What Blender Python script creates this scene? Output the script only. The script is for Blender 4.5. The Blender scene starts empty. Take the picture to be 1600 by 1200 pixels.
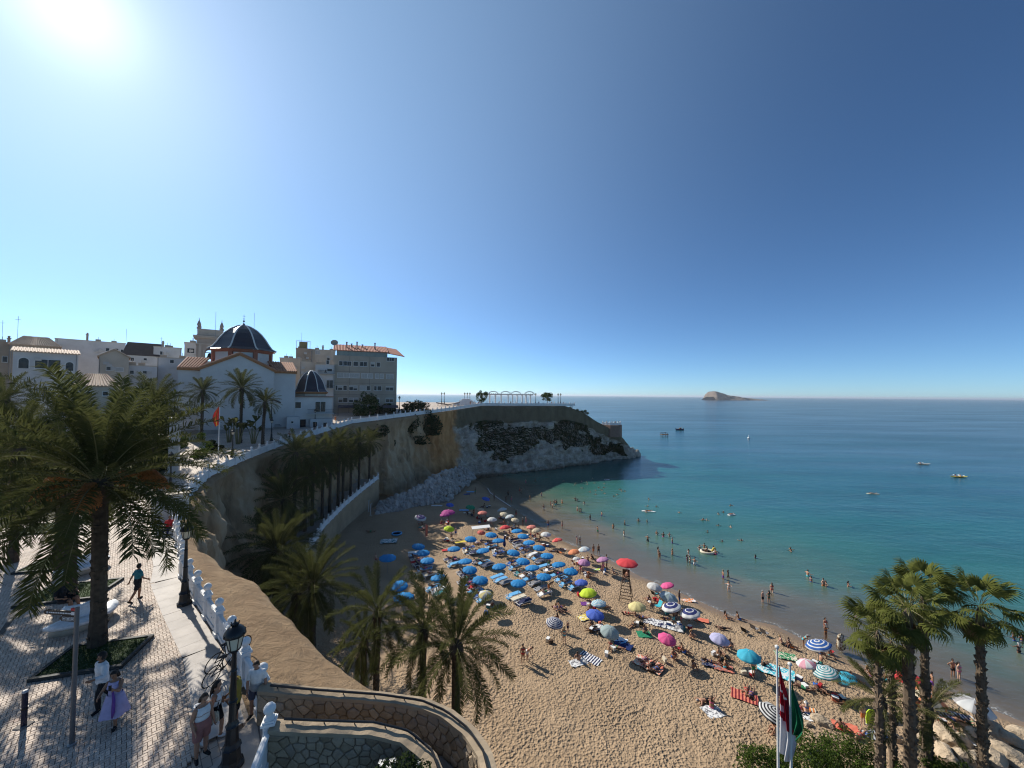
import bpy, bmesh, math, random
import numpy as np
from mathutils import Vector, Matrix, Euler
random.seed(7); np.random.seed(7)
R = math.radians
scene = bpy.context.scene
col = scene.collection

# ------------------------------------------------------------------ camera
CAM = Vector((0, 0, 26.0)); FPX = 600.0
PITCH, ROLL = R(1.62), R(0.49)
_f = Vector((0, math.cos(PITCH), math.sin(PITCH)))
_u0 = Vector((0, -math.sin(PITCH), math.cos(PITCH))); _r0 = Vector((1, 0, 0))
_r = _r0*math.cos(ROLL) + _u0*math.sin(ROLL)
_u = -_r0*math.sin(ROLL) + _u0*math.cos(ROLL)
cd = bpy.data.cameras.new('camera'); cam = bpy.data.objects.new('camera', cd); col.objects.link(cam)
cam.matrix_world = Matrix(((_r.x, _u.x, -_f.x, CAM.x), (_r.y, _u.y, -_f.y, CAM.y), (_r.z, _u.z, -_f.z, CAM.z), (0, 0, 0, 1)))
cd.sensor_width = 36; cd.lens = 36*FPX/1600; cd.clip_start = 0.1; cd.clip_end = 80000
scene.camera = cam

def ray(px, py):
    return _f + _r*((px-800)/FPX) + _u*((600-py)/FPX)
def at(px, py, Y):                       # the point on a sight line at a given distance Y
    d = ray(px, py); return CAM + d*(Y/d.y)
def gz(px, py, z=0.0):                   # where a sight line meets the level z
    d = ray(px, py); return CAM + d*((z-CAM.z)/d.z)

# ------------------------------------------------------------------ light
LOBE1, LOBE2, LOBE3 = (2.3, 3.3, 4.1), (1.4, 1.1, .8), (4.5, 4.3, 3.8)
SUN_EL = math.atan2(ray(112, 8).z, math.hypot(ray(112, 8).x, ray(112, 8).y))
SUN_AZ = math.atan2(ray(112, 8).x, ray(112, 8).y)          # left of +Y is negative
w = bpy.data.worlds.new('World'); scene.world = w; w.use_nodes = True
nt = w.node_tree; nt.nodes.clear()
sky = nt.nodes.new('ShaderNodeTexSky'); sky.sky_type = 'NISHITA'; sky.sun_disc = False
sky.sun_elevation = SUN_EL; sky.sun_rotation = SUN_AZ
sky.altitude = 0; sky.air_density = 0.56; sky.dust_density = 0.15; sky.ozone_density = 6
bg = nt.nodes.new('ShaderNodeBackground'); bg.inputs[1].default_value = 0.06
wo = nt.nodes.new('ShaderNodeOutputWorld')
hs = nt.nodes.new('ShaderNodeHueSaturation'); hs.inputs['Saturation'].default_value = 1.0
tint = nt.nodes.new('ShaderNodeMix'); tint.data_type = 'RGBA'; tint.blend_type = 'MULTIPLY'; tint.inputs[0].default_value = 1; tint.inputs[7].default_value = (1.16, 1.36, 1.35, 1)
gm = nt.nodes.new('ShaderNodeGamma'); gm.inputs[1].default_value = 1.0
nt.links.new(sky.outputs[0], gm.inputs[0]); nt.links.new(gm.outputs[0], hs.inputs['Color']); nt.links.new(hs.outputs[0], tint.inputs[6]); 
# aureole: air lights up towards the sun, in a broad blue lobe and a tight white core
def sky_lobe(prev, power, c):
    tc = nt.nodes.new('ShaderNodeTexCoord'); d = nt.nodes.new('ShaderNodeVectorMath'); d.operation = 'DOT_PRODUCT'
    d.inputs[1].default_value = (math.sin(SUN_AZ)*math.cos(SUN_EL), math.cos(SUN_AZ)*math.cos(SUN_EL), math.sin(SUN_EL)); nt.links.new(tc.outputs['Generated'], d.inputs[0])
    mx = nt.nodes.new('ShaderNodeMath'); mx.operation = 'MAXIMUM'; mx.inputs[1].default_value = 0; nt.links.new(d.outputs['Value'], mx.inputs[0])
    pw = nt.nodes.new('ShaderNodeMath'); pw.operation = 'POWER'; pw.inputs[1].default_value = power; nt.links.new(mx.outputs[0], pw.inputs[0])
    sc = nt.nodes.new('ShaderNodeMix'); sc.data_type = 'RGBA'; sc.inputs[6].default_value = (0, 0, 0, 1); sc.inputs[7].default_value = (*c, 1); nt.links.new(pw.outputs[0], sc.inputs[0])
    ad = nt.nodes.new('ShaderNodeMix'); ad.data_type = 'RGBA'; ad.blend_type = 'ADD'; ad.inputs[0].default_value = 1; nt.links.new(prev, ad.inputs[6]); nt.links.new(sc.outputs[2], ad.inputs[7]); return ad.outputs[2]
_sk = sky_lobe(sky_lobe(sky_lobe(tint.outputs[2], 2.6, LOBE1), 40, LOBE2), 450, LOBE3)
nt.links.new(_sk, bg.inputs[0]); nt.links.new(bg.outputs[0], wo.inputs[0])
sl = bpy.data.lights.new('sun', 'SUN'); sl.energy = 4.3; sl.angle = R(0.53); sl.color = (1.0, 0.94, 0.84)
so = bpy.data.objects.new('sun', sl); col.objects.link(so)
_sd = Vector((math.sin(SUN_AZ)*math.cos(SUN_EL), math.cos(SUN_AZ)*math.cos(SUN_EL), math.sin(SUN_EL)))
so.rotation_euler = _sd.to_track_quat('Z', 'Y').to_euler(); so.location = (0, 0, 80)
vs = scene.view_settings; vs.view_transform = 'Standard'; vs.look = 'None'; vs.gamma = 1; vs.use_curve_mapping = False
vs.exposure = 0.69
scene.render.engine = 'CYCLES'
scene.cycles.max_bounces = 6; scene.cycles.diffuse_bounces = 3; scene.cycles.glossy_bounces = 2
scene.cycles.transmission_bounces = 3; scene.cycles.transparent_max_bounces = 12
scene.cycles.use_denoising = True; scene.cycles.filter_width = 1.15; scene.cycles.volume_bounces = 0
scene.cycles.sample_clamp_indirect = 4

# ------------------------------------------------------------------ materials
def C(h):
    h = h.lstrip('#'); o = []
    for i in (0, 2, 4):
        c = int(h[i:i+2], 16)/255
        o.append(c/12.92 if c <= .04045 else ((c+.055)/1.055)**2.4)
    return tuple(o)
_mats = {}
def nodes_of(name):
    m = bpy.data.materials.new(name); m.use_nodes = True
    nt = m.node_tree; nt.nodes.clear()
    out = nt.nodes.new('ShaderNodeOutputMaterial')
    return m, nt, out
def ramp(nt, fac, stops):
    n = nt.nodes.new('ShaderNodeValToRGB'); e = n.color_ramp.elements
    while len(e) < len(stops): e.new(0.5)
    for k, (p, c) in enumerate(stops): e[k].position = p; e[k].color = (*c, 1) if len(c) == 3 else c
    nt.links.new(fac, n.inputs[0]); return n.outputs[0]
def noise(nt, vec, scale, detail=4, rough=.55, dist=0):
    n = nt.nodes.new('ShaderNodeTexNoise'); n.inputs['Scale'].default_value = scale
    n.inputs['Detail'].default_value = detail; n.inputs['Roughness'].default_value = rough; n.inputs['Distortion'].default_value = dist
    if vec is not None: nt.links.new(vec, n.inputs['Vector'])
    return n.outputs['Fac']
def coords(nt, kind='Object', scale=None):
    t = nt.nodes.new('ShaderNodeTexCoord'); v = t.outputs[kind]
    if kind == 'World':
        pass
    if scale:
        mp = nt.nodes.new('ShaderNodeMapping'); mp.inputs['Scale'].default_value = scale
        nt.links.new(v, mp.inputs[0]); v = mp.outputs[0]
    return v
def wpos(nt, scale=None):
    g = nt.nodes.new('ShaderNodeNewGeometry'); v = g.outputs['Position']
    if scale:
        mp = nt.nodes.new('ShaderNodeMapping'); mp.inputs['Scale'].default_value = scale
        nt.links.new(v, mp.inputs[0]); v = mp.outputs[0]
    return v
def mixc(nt, a, b, fac, mode='MIX'):
    n = nt.nodes.new('ShaderNodeMix'); n.data_type = 'RGBA'; n.blend_type = mode
    for s, v in ((6, a), (7, b)):
        if isinstance(v, tuple): n.inputs[s].default_value = (*v[:3], 1)
        else: nt.links.new(v, n.inputs[s])
    if isinstance(fac, (int, float)): n.inputs[0].default_value = fac
    else: nt.links.new(fac, n.inputs[0])
    return n.outputs[2]
def math_(nt, op, a, b=None, clamp=False):
    n = nt.nodes.new('ShaderNodeMath'); n.operation = op; n.use_clamp = clamp
    for i, v in enumerate((a, b)):
        if v is None: continue
        if isinstance(v, (int, float)): n.inputs[i].default_value = v
        else: nt.links.new(v, n.inputs[i])
    return n.outputs[0]
def bumpn(nt, h, strength, dist, normal=None):
    b = nt.nodes.new('ShaderNodeBump'); b.inputs['Strength'].default_value = strength; b.inputs['Distance'].default_value = dist
    nt.links.new(h, b.inputs['Height'])
    if normal is not None: nt.links.new(normal, b.inputs['Normal'])
    return b.outputs[0]
def attr(nt, name):
    a = nt.nodes.new('ShaderNodeAttribute'); a.attribute_name = name; return a
def principled(nt, out, colr, rough=.7, normal=None, metal=0, spec=.3):
    p = nt.nodes.new('ShaderNodeBsdfPrincipled')
    if isinstance(colr, tuple): p.inputs['Base Color'].default_value = (*colr, 1)
    else: nt.links.new(colr, p.inputs['Base Color'])
    p.inputs['Roughness'].default_value = rough; p.inputs['Metallic'].default_value = metal
    p.inputs['Specular IOR Level'].default_value = spec
    if normal is not None: nt.links.new(normal, p.inputs['Normal'])
    if out is not None: nt.links.new(p.outputs[0], out.inputs[0])
    return p
def M(name, c, rough=.7, var=.18, scale=3.0, bump=.0, bscale=25, metal=0, spec=.3, world=False, dirt=0.0, bdist=.02):
    """an ordinary surface: colour, slow mottling, fine grain, optional dirt"""
    if name in _mats: return _mats[name]
    if isinstance(c, str): c = C(c)
    m, nt, out = nodes_of(name)
    v = wpos(nt) if world else coords(nt)
    n1 = noise(nt, v, scale, 5)
    k = ramp(nt, n1, [(.3, tuple(x*(1-var) for x in c)), (.7, tuple(min(1, x*(1+var)) for x in c))])
    if dirt:
        n3 = noise(nt, v, scale*.35, 6, .7)
        f = ramp(nt, n3, [(.5, (0, 0, 0)), (.75, (dirt,)*3)])
        k = mixc(nt, k, tuple(x*.45 for x in c), f)
    nrm = None
    if bump: nrm = bumpn(nt, noise(nt, v, bscale, 6 if bdist > .02 else 4, .65 if bdist > .02 else .55), bump, bdist)
    principled(nt, out, k, rough, nrm, metal, spec)
    _mats[name] = m; return m
def leafmat(name, c, c2=None, trans=.35, rough=.5):
    if name in _mats: return _mats[name]
    if isinstance(c, str): c = C(c)
    c2 = C(c2) if isinstance(c2, str) else (c2 or tuple(x*1.7 for x in c))
    m, nt, out = nodes_of(name)
    g = nt.nodes.new('ShaderNodeNewGeometry')
    k = mixc(nt, c, c2, g.outputs['Random Per Island'])
    k2 = mixc(nt, k, c2, noise(nt, wpos(nt), .6, 2))
    p = nt.nodes.new('ShaderNodeBsdfDiffuse'); nt.links.new(k2, p.inputs[0])
    t = nt.nodes.new('ShaderNodeBsdfTranslucent'); nt.links.new(k2, t.inputs[0])
    mx = nt.nodes.new('ShaderNodeMixShader'); mx.inputs[0].default_value = trans
    nt.links.new(p.outputs[0], mx.inputs[1]); nt.links.new(t.outputs[0], mx.inputs[2]); nt.links.new(mx.outputs[0], out.inputs[0])
    _mats[name] = m; return m

# ------------------------------------------------------------------ mesh helpers
class MB:
    def __init__(s): s.v = []; s.f = []; s.mi = []; s.m = 0; s.sm = []; s.smooth = False
    def add(s, vs, fs, m=None):
        o = len(s.v); s.v.extend([tuple(p) for p in vs])
        for f in fs: s.f.append(tuple(i+o for i in f)); s.mi.append(s.m if m is None else m); s.sm.append(s.smooth)
        return s
    def box(s, c, d, rz=0, m=None, top=1.0):
        x, y, z = d[0]/2, d[1]/2, d[2]/2; cs, sn = math.cos(rz), math.sin(rz); vs = []
        for k, t in ((-z, 1), (z, top)):
            for a, b in ((-x, -y), (x, -y), (x, y), (-x, y)):
                a *= t; b *= t; vs.append((c[0]+a*cs-b*sn, c[1]+a*sn+b*cs, c[2]+k))
        return s.add(vs, [(3, 2, 1, 0), (4, 5, 6, 7), (0, 1, 5, 4), (1, 2, 6, 5), (2, 3, 7, 6), (3, 0, 4, 7)], m)
    def tube(s, pts, rad, n=8, m=None, cap=True, flat=1.0):
        pts = [Vector(p) for p in pts]; N = len(pts)
        if not hasattr(rad, '__len__'): rad = [rad]*N
        vs = []; up = None
        for i, p in enumerate(pts):
            t = (pts[min(i+1, N-1)]-pts[max(i-1, 0)])
            t = t.normalized() if t.length > 1e-9 else Vector((0, 0, 1))
            if up is None: up = t.orthogonal().normalized() if abs(t.z) > .9 else Vector((0, 0, 1))
            a = t.cross(up); a = a.normalized() if a.length > 1e-6 else t.orthogonal().normalized()
            b = a.cross(t).normalized(); up = b
            for k in range(n):
                th = 2*math.pi*k/n; vs.append(p + a*math.cos(th)*rad[i] + b*math.sin(th)*rad[i]*flat)
        fs = [(i*n+k, i*n+(k+1) % n, (i+1)*n+(k+1) % n, (i+1)*n+k) for i in range(N-1) for k in range(n)]
        if cap: fs += [tuple(range(n-1, -1, -1)), tuple(range((N-1)*n, N*n))]
        return s.add(vs, fs, m)
    def lathe(s, prof, n=12, c=(0, 0, 0), m=None, a0=0.0, cap=True):
        vs = []
        for r, z in prof:
            for k in range(n):
                th = a0+2*math.pi*k/n; vs.append((c[0]+r*math.cos(th), c[1]+r*math.sin(th), c[2]+z))
        N = len(prof); fs = [(i*n+k, i*n+(k+1) % n, (i+1)*n+(k+1) % n, (i+1)*n+k) for i in range(N-1) for k in range(n)]
        if cap:
            if prof[0][0] > 1e-4: fs.append(tuple(range(n-1, -1, -1)))
            if prof[-1][0] > 1e-4: fs.append(tuple(range((N-1)*n, N*n)))
        return s.add(vs, fs, m)
    def ball(s, c, r, n=10, m=None):
        rr = r if hasattr(r, '__len__') else (r, r, r); h = n//2+1; vs = []; fs = []
        for i in range(1, h):
            ph = math.pi*i/h
            for k in range(n):
                th = 2*math.pi*k/n; vs.append((c[0]+rr[0]*math.sin(ph)*math.cos(th), c[1]+rr[1]*math.sin(ph)*math.sin(th), c[2]+rr[2]*math.cos(ph)))
        t = len(vs); vs += [(c[0], c[1], c[2]+rr[2]), (c[0], c[1], c[2]-rr[2])]
        for i in range(h-2):
            for k in range(n): fs.append((i*n+k, (i+1)*n+k, (i+1)*n+(k+1) % n, i*n+(k+1) % n))
        for k in range(n): fs.append((t, k, (k+1) % n)); fs.append((t+1, (h-2)*n+(k+1) % n, (h-2)*n+k))
        return s.add(vs, fs, m)
    def prism(s, poly, z0, z1, m=None):              # vertical prism over a CCW polygon
        n = len(poly); vs = [(p[0], p[1], z0) for p in poly]+[(p[0], p[1], z1) for p in poly]
        return s.add(vs, [tuple(range(n-1, -1, -1)), tuple(range(n, 2*n))]+[(i, (i+1) % n, n+(i+1) % n, n+i) for i in range(n)], m)
    def extr(s, poly, a, b, m=None):                 # prism along y over a polygon given in x,z
        n = len(poly); vs = [(p[0], a, p[1]) for p in poly]+[(p[0], b, p[1]) for p in poly]
        return s.add(vs, [tuple(range(n)), tuple(range(2*n-1, n-1, -1))]+[((i+1) % n, i, n+i, n+(i+1) % n) for i in range(n)], m)
    def mesh(s, name, mats):
        me = bpy.data.meshes.new(name); me.from_pydata(s.v, [], s.f)
        for mt in (mats if isinstance(mats, (list, tuple)) else [mats]): me.materials.append(mt)
        me.polygons.foreach_set('material_index', s.mi); me.polygons.foreach_set('use_smooth', s.sm); me.update(); return me
    def build(s, name, mats, parent=None, loc=(0, 0, 0), rz=0, label=None):
        return link(name, s.mesh(name, mats), parent, loc, rz, label)
def link(name, me, parent=None, loc=(0, 0, 0), rz=0, label=None, scale=None, rot=None):
    o = bpy.data.objects.new(name, me); col.objects.link(o); o.location = loc
    o.rotation_euler = rot if rot is not None else (0, 0, rz)
    if scale is not None: o.scale = scale if hasattr(scale, '__len__') else (scale,)*3
    if parent is not None: o.parent = parent
    if label: o['label'] = label
    return o
_tagged = []
def tag(o, label, cat, group=None, kind=None):
    o['label'] = label; o['category'] = cat
    if group: o['group'] = group
    if kind: o['kind'] = kind
    _tagged.append(o); return o
def thing(name, label, cat, loc=(0, 0, 0), rz=0, group=None, scale=None):
    return tag(link(name, None, None, loc, rz, None, scale), label, cat, group)
def structure(o): o['kind'] = 'structure'; return o
def stuff(o, label=None, cat=None):
    o['kind'] = 'stuff'
    if label: tag(o, label, cat, None, 'stuff')
    return o
def omat(o, m, k=0):
    o.material_slots[k].link = 'OBJECT'; o.material_slots[k].material = m; return o
def copy_tree(o, parent=None):
    c = o.copy(); col.objects.link(c)
    if parent is not None: c.parent = parent
    for ch in list(o.children): copy_tree(ch, c)
    return c
def npmesh(name, V, F, mats, smooth=True):
    me = bpy.data.meshes.new(name); me.from_pydata(V.tolist() if hasattr(V, 'tolist') else V, [], F.tolist() if hasattr(F, 'tolist') else F)
    for mt in (mats if isinstance(mats, (list, tuple)) else [mats]): me.materials.append(mt)
    me.polygons.foreach_set('use_smooth', [smooth]*len(me.polygons)); me.update(); return me
def gridfaces(n, m, flip=False):
    i, j = np.meshgrid(np.arange(n-1), np.arange(m-1), indexing='ij'); a = (i*m+j).ravel()
    F = np.stack([a, a+1, a+m+1, a+m], 1) if not flip else np.stack([a, a+m, a+m+1, a+1], 1)
    return F
# value noise in numpy
def _h(ix, iy, iz, seed):
    n = (ix*374761393 + iy*668265263 + iz*2147483647*7 + seed*1274126177) & 0xffffffff
    n = ((n ^ (n >> 13))*1274126177) & 0xffffffff
    return ((n ^ (n >> 16)) & 0xffff)/65535.0
def vnoise(P, seed=0):
    P = np.asarray(P, float); I = np.floor(P).astype(np.int64); f = P-I; f = f*f*(3-2*f); r = 0
    for dx in (0, 1):
        for dy in (0, 1):
            for dz in (0, 1):
                wgt = (f[..., 0] if dx else 1-f[..., 0])*(f[..., 1] if dy else 1-f[..., 1])*(f[..., 2] if dz else 1-f[..., 2])
                r = r+wgt*_h(I[..., 0]+dx, I[..., 1]+dy, I[..., 2]+dz, seed)
    return r*2-1
def fbm(P, oct=4, seed=0, gain=.5):
    P = np.asarray(P, float); a = 1; r = 0
    for k in range(oct): r = r+a*vnoise(P*(2**k)+k*17.3, seed+k); a *= gain
    return r
def worley(P2, seed=0):
    I = np.floor(P2).astype(np.int64); best = np.full(P2.shape[:-1], 9.0)
    for dx in (-1, 0, 1):
        for dy in (-1, 0, 1):
            cx, cy = I[..., 0]+dx, I[..., 1]+dy
            qx = cx+_h(cx, cy, cx*0, seed); qy = cy+_h(cx, cy, cx*0+1, seed)
            best = np.minimum(best, np.hypot(P2[..., 0]-qx, P2[..., 1]-qy))
    return best
def interp_poly(pts, n):                  # resample a polyline of vectors evenly
    P = np.array([list(p) for p in pts], float); L = np.r_[0, np.cumsum(np.linalg.norm(np.diff(P, axis=0), axis=1))]
    t = np.linspace(0, L[-1], n); return np.stack([np.interp(t, L, P[:, k]) for k in range(P.shape[1])], 1)
# ------------------------------------------------------------------ shoreline and beach
_sh = [(748, 752), (761, 763), (785, 782), (814, 803), (852, 828), (880, 846), (911, 860), (950, 874), (1002, 902), (1047, 919), (1104, 945),
       (1141, 962), (1212, 978), (1252, 998), (1300, 1020), (1347, 1039), (1403, 1056), (1473, 1076), (1544, 1107), (1600, 1129)]
SH = [np.array(gz(x, y, 0)[:2]) for x, y in _sh]
SH = [np.array((-25.0, 132.0)), np.array((-15.0, 121.0))]+SH+[SH[-1]+np.array((8., -5.)), SH[-1]+np.array((60., -50.)), SH[-1]+np.array((400., -380.))]
SH = np.array(SH)
_shL = np.r_[0, np.cumsum(np.linalg.norm(np.diff(SH, axis=0), axis=1))]
def shore_dist(P):
    """signed distance: positive on the beach side"""
    P = np.asarray(P, float); best = np.full(P.shape[:-1], 1e9); sg = np.ones(P.shape[:-1])
    for a, b in zip(SH[:-1], SH[1:]):
        d = b-a; L2 = d@d; t = np.clip(((P-a)@d)/L2, 0, 1); q = a+t[..., None]*d; v = P-q
        ds = np.hypot(v[..., 0], v[..., 1]); cr = d[0]*(P[..., 1]-a[1])-d[1]*(P[..., 0]-a[0])
        m = ds < best-1e-9; best = np.where(m, ds, best); sg = np.where(m, np.where(cr > 0, -1, 1), sg)
    return best*sg
def beach_z(d):
    return np.where(d > 0, 1.1*(1-np.exp(-d/9.0))+1.3*(1-np.exp(-d/26.0)), np.maximum(d*0.07, -4.0))
def bz(x, y):
    return float(beach_z(shore_dist(np.array([[x, y]])))[0])
def onbeach(px, py, h=0.0):               # point of the beach under a sight line, h above the sand
    z = 2.0
    for _ in range(6):
        p = gz(px, py, z+h); z = max(bz(p.x, p.y), 0)
    return Vector((p.x, p.y, z))
def shore_dir(x, y):
    k = int(np.argmin(np.linalg.norm(SH-np.array((x, y)), axis=1))); k = min(max(k, 1), len(SH)-2)
    d = SH[k+1]-SH[k-1]; return d/np.linalg.norm(d)

def nz3(nt, v, s):
    n = nt.nodes.new('ShaderNodeTexNoise'); n.inputs['Scale'].default_value = s; nt.links.new(v, n.inputs['Vector']); return n.outputs['Color']
def sand_material():
    m, nt, out = nodes_of('sand'); v = wpos(nt)
    a = attr(nt, 'shore').outputs['Fac']
    dry = ramp(nt, noise(nt, v, .25, 5), [(.3, (.290, .203, .124)), (.7, (.36, .257, .162))])
    fine = ramp(nt, noise(nt, v, 9, 3), [(.25, (.78, .78, .78)), (.75, (1.1, 1.1, 1.1))])
    dry = mixc(nt, dry, fine, .8, 'MULTIPLY')
    wob = math_(nt, 'ADD', a, math_(nt, 'MULTIPLY', math_(nt, 'SUBTRACT', noise(nt, v, .35, 4), .5), 2.2))
    wet = ramp(nt, math_(nt, 'MULTIPLY', wob, .1), [(.06, (1, 1, 1)), (.26, (0, 0, 0))])
    k = mixc(nt, dry, (.20, .135, .08), wet)
    vo = nt.nodes.new('ShaderNodeTexVoronoi'); vo.feature = 'SMOOTH_F1'; vo.inputs['Scale'].default_value = 4.9; vo.inputs['Smoothness'].default_value = .35; nt.links.new(mixc(nt, v, nz3(nt, v, 2.0), .12), vo.inputs['Vector'])
    v2 = nt.nodes.new('ShaderNodeTexVoronoi'); v2.feature = 'SMOOTH_F1'; v2.inputs['Scale'].default_value = 7.5; v2.inputs['Smoothness'].default_value = .4; nt.links.new(v, v2.inputs['Vector'])
    dryk = math_(nt, 'SUBTRACT', 1.0, wet); hh = math_(nt, 'MULTIPLY', math_(nt, 'ADD', vo.outputs['Distance'], math_(nt, 'MULTIPLY', v2.outputs['Distance'], .55)), math_(nt, 'MULTIPLY', dryk, ramp(nt, noise(nt, wpos(nt, (.20, .11, 1)), 1, 5, .62, .8), [(.34, (.25,)*3), (.62, (1, 1, 1))])))
    n = bumpn(nt, hh, 1.0, .16); n = bumpn(nt, noise(nt, v, 14, 3), .5, .02, n)
    p = principled(nt, out, k, .9, n, 0, .25)
    rr = mixc(nt, (.92,)*3, (.35,)*3, wet); nt.links.new(rr, p.inputs['Roughness'])
    return m
def build_beach():
    nu, ny = 560, 520
    u = np.linspace(-.93, 1.75, nu); Y = np.exp(np.linspace(math.log(13.0), math.log(140.0), ny))
    U, YY = np.meshgrid(u, Y, indexing='ij'); X = U*YY
    P = np.stack([X, YY], -1); d = shore_dist(P); z = beach_z(d)
    P3 = np.stack([X, YY, X*0], -1)
    foot = 1-np.clip(worley(P/.42, 3)/.62, 0, 1); foot2 = 1-np.clip(worley(P/.27+9, 5)/.7, 0, 1)
    patch = np.clip(.75+.6*fbm(P3/5.0, 3, 11), .25, 1.2)
    amp = np.clip((d-1.5)/5, 0, 1)*np.clip(1-np.exp(-(YY)/9), 0, 1)
    z = z-amp*patch*(.075*foot+.03*foot2)+amp*.05*fbm(P3/1.7, 3, 2)+amp*.10*fbm(P3/7, 2, 8)
    V = np.stack([X, YY, z], -1).reshape(-1, 3)
    me = npmesh('beach', V, gridfaces(nu, ny, True), sand_material())
    at_ = me.attributes.new('shore', 'FLOAT', 'POINT'); at_.data.foreach_set('value', d.ravel().astype(np.float32))
    return structure(link('beach', me))
beach = build_beach()

# ------------------------------------------------------------------ sea
def sea_material():
    m, nt, out = nodes_of('sea_water')
    dep = attr(nt, 'offshore').outputs['Fac']                 # metres from the waterline
    v = wpos(nt)
    wv = math_(nt, 'ADD', dep, math_(nt, 'MULTIPLY', math_(nt, 'SUBTRACT', noise(nt, v, .05, 5, .6), .5), 34))
    wv = math_(nt, 'MAXIMUM', math_(nt, 'MINIMUM', wv, math_(nt, 'MULTIPLY', dep, 1.7)), 0)
    lg = math_(nt, 'DIVIDE', math_(nt, 'LOGARITHM', math_(nt, 'ADD', wv, 1.0), 2.718), 8.0)   # ln(1+d)/8
    k = ramp(nt, lg, [(.17, (.20, .165, .115)), (.275, (.155, .150, .105)), (.347, (.080, .145, .105)), (.43, (.034, .140, .113)), (.514, (.014, .122, .122)), (.60, (.009, .094, .125)), (.75, (.011, .062, .105)), (1, (.012, .05, .085))])
    pt = ramp(nt, noise(nt, wpos(nt, (.03, .07, 1)), 1, 5, .65), [(.45, (1, 1, 1)), (.72, (.55, .6, .66))])
    k = mixc(nt, k, pt, 1.0, 'MULTIPLY')
    fe = math_(nt, 'ADD', dep, math_(nt, 'MULTIPLY', math_(nt, 'SUBTRACT', noise(nt, v, .55, 5, .6), .5), 3.4))
    foam = math_(nt, 'MULTIPLY', ramp(nt, fe, [(.12, (0, 0, 0)), (.3, (1, 1, 1)), (.55, (.4,)*3), (.95, (0, 0, 0))]), ramp(nt, noise(nt, v, 6, 4, .7), [(.42, (0, 0, 0)), (.6, (1, 1, 1))]))
    k = mixc(nt, k, (.62, .62, .60), foam)
    alpha = ramp(nt, math_(nt, 'DIVIDE', dep, 14.0), [(0, (.12,)*3), (.25, (.5,)*3), (.75, (.93,)*3), (1, (1, 1, 1))])
    alpha = math_(nt, 'MAXIMUM', alpha, math_(nt, 'MULTIPLY', foam, .8))
    # ripples: short close in, long swell far out
    s1 = noise(nt, wpos(nt, (1.0, 1.5, 1)), 1.5, 3, .6)
    s2 = noise(nt, wpos(nt, (.28, .62, 1)), 1, 4, .6)
    s3 = noise(nt, wpos(nt, (.035, .11, 1)), 1, 4, .62)
    far = math_(nt, 'DIVIDE', 60.0, math_(nt, 'ADD', dep, 60.0))
    h = math_(nt, 'ADD', math_(nt, 'MULTIPLY', s1, math_(nt, 'MULTIPLY', far, .17)), math_(nt, 'ADD', math_(nt, 'MULTIPLY', s2, .30), math_(nt, 'MULTIPLY', s3, .42)))
    nrm = bumpn(nt, h, .55, 1.0)
    dif = nt.nodes.new('ShaderNodeBsdfDiffuse'); nt.links.new(k, dif.inputs[0])
    tr = nt.nodes.new('ShaderNodeBsdfTransparent'); tr.inputs[0].default_value = (.86, .93, .93, 1)
    mx = nt.nodes.new('ShaderNodeMixShader'); nt.links.new(alpha, mx.inputs[0]); nt.links.new(tr.outputs[0], mx.inputs[1]); nt.links.new(dif.outputs[0], mx.inputs[2])
    gl = nt.nodes.new('ShaderNodeBsdfGlossy'); gl.inputs['Roughness'].default_value = .12; nt.links.new(nrm, gl.inputs['Normal'])
    fr = nt.nodes.new('ShaderNodeFresnel'); fr.inputs[0].default_value = 1.33; nt.links.new(nrm, fr.inputs['Normal'])
    m2 = nt.nodes.new('ShaderNodeMixShader'); nt.links.new(math_(nt, 'MULTIPLY', fr.outputs[0], math_(nt, 'MULTIPLY', ramp(nt, noise(nt, wpos(nt, (.006, .03, 1)), 1, 5, .6), [(.35, (.72,)*3), (.62, (1.1,)*3)]), math_(nt, 'SUBTRACT', .60, math_(nt, 'MULTIPLY', far, .42)))), m2.inputs[0])
    nt.links.new(mx.outputs[0], m2.inputs[1]); nt.links.new(gl.outputs[0], m2.inputs[2]); nt.links.new(m2.outputs[0], out.inputs[0])
    return m
def build_sea():
    ang = np.linspace(R(-100), R(100), 300); rad = np.exp(np.linspace(math.log(18), math.log(60000), 330))
    A, RR = np.meshgrid(ang, rad, indexing='ij'); X = RR*np.sin(A); Y = RR*np.cos(A)
    d = -shore_dist(np.stack([X, Y], -1)); d = np.where(d < 0, 0, d)
    V = np.stack([X, Y, X*0], -1).reshape(-1, 3)
    me = npmesh('sea', V, gridfaces(300, 330), sea_material())
    a = me.attributes.new('offshore', 'FLOAT', 'POINT'); a.data.foreach_set('value', d.ravel().astype(np.float32))
    return structure(link('sea', me))
sea = build_sea()

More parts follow.
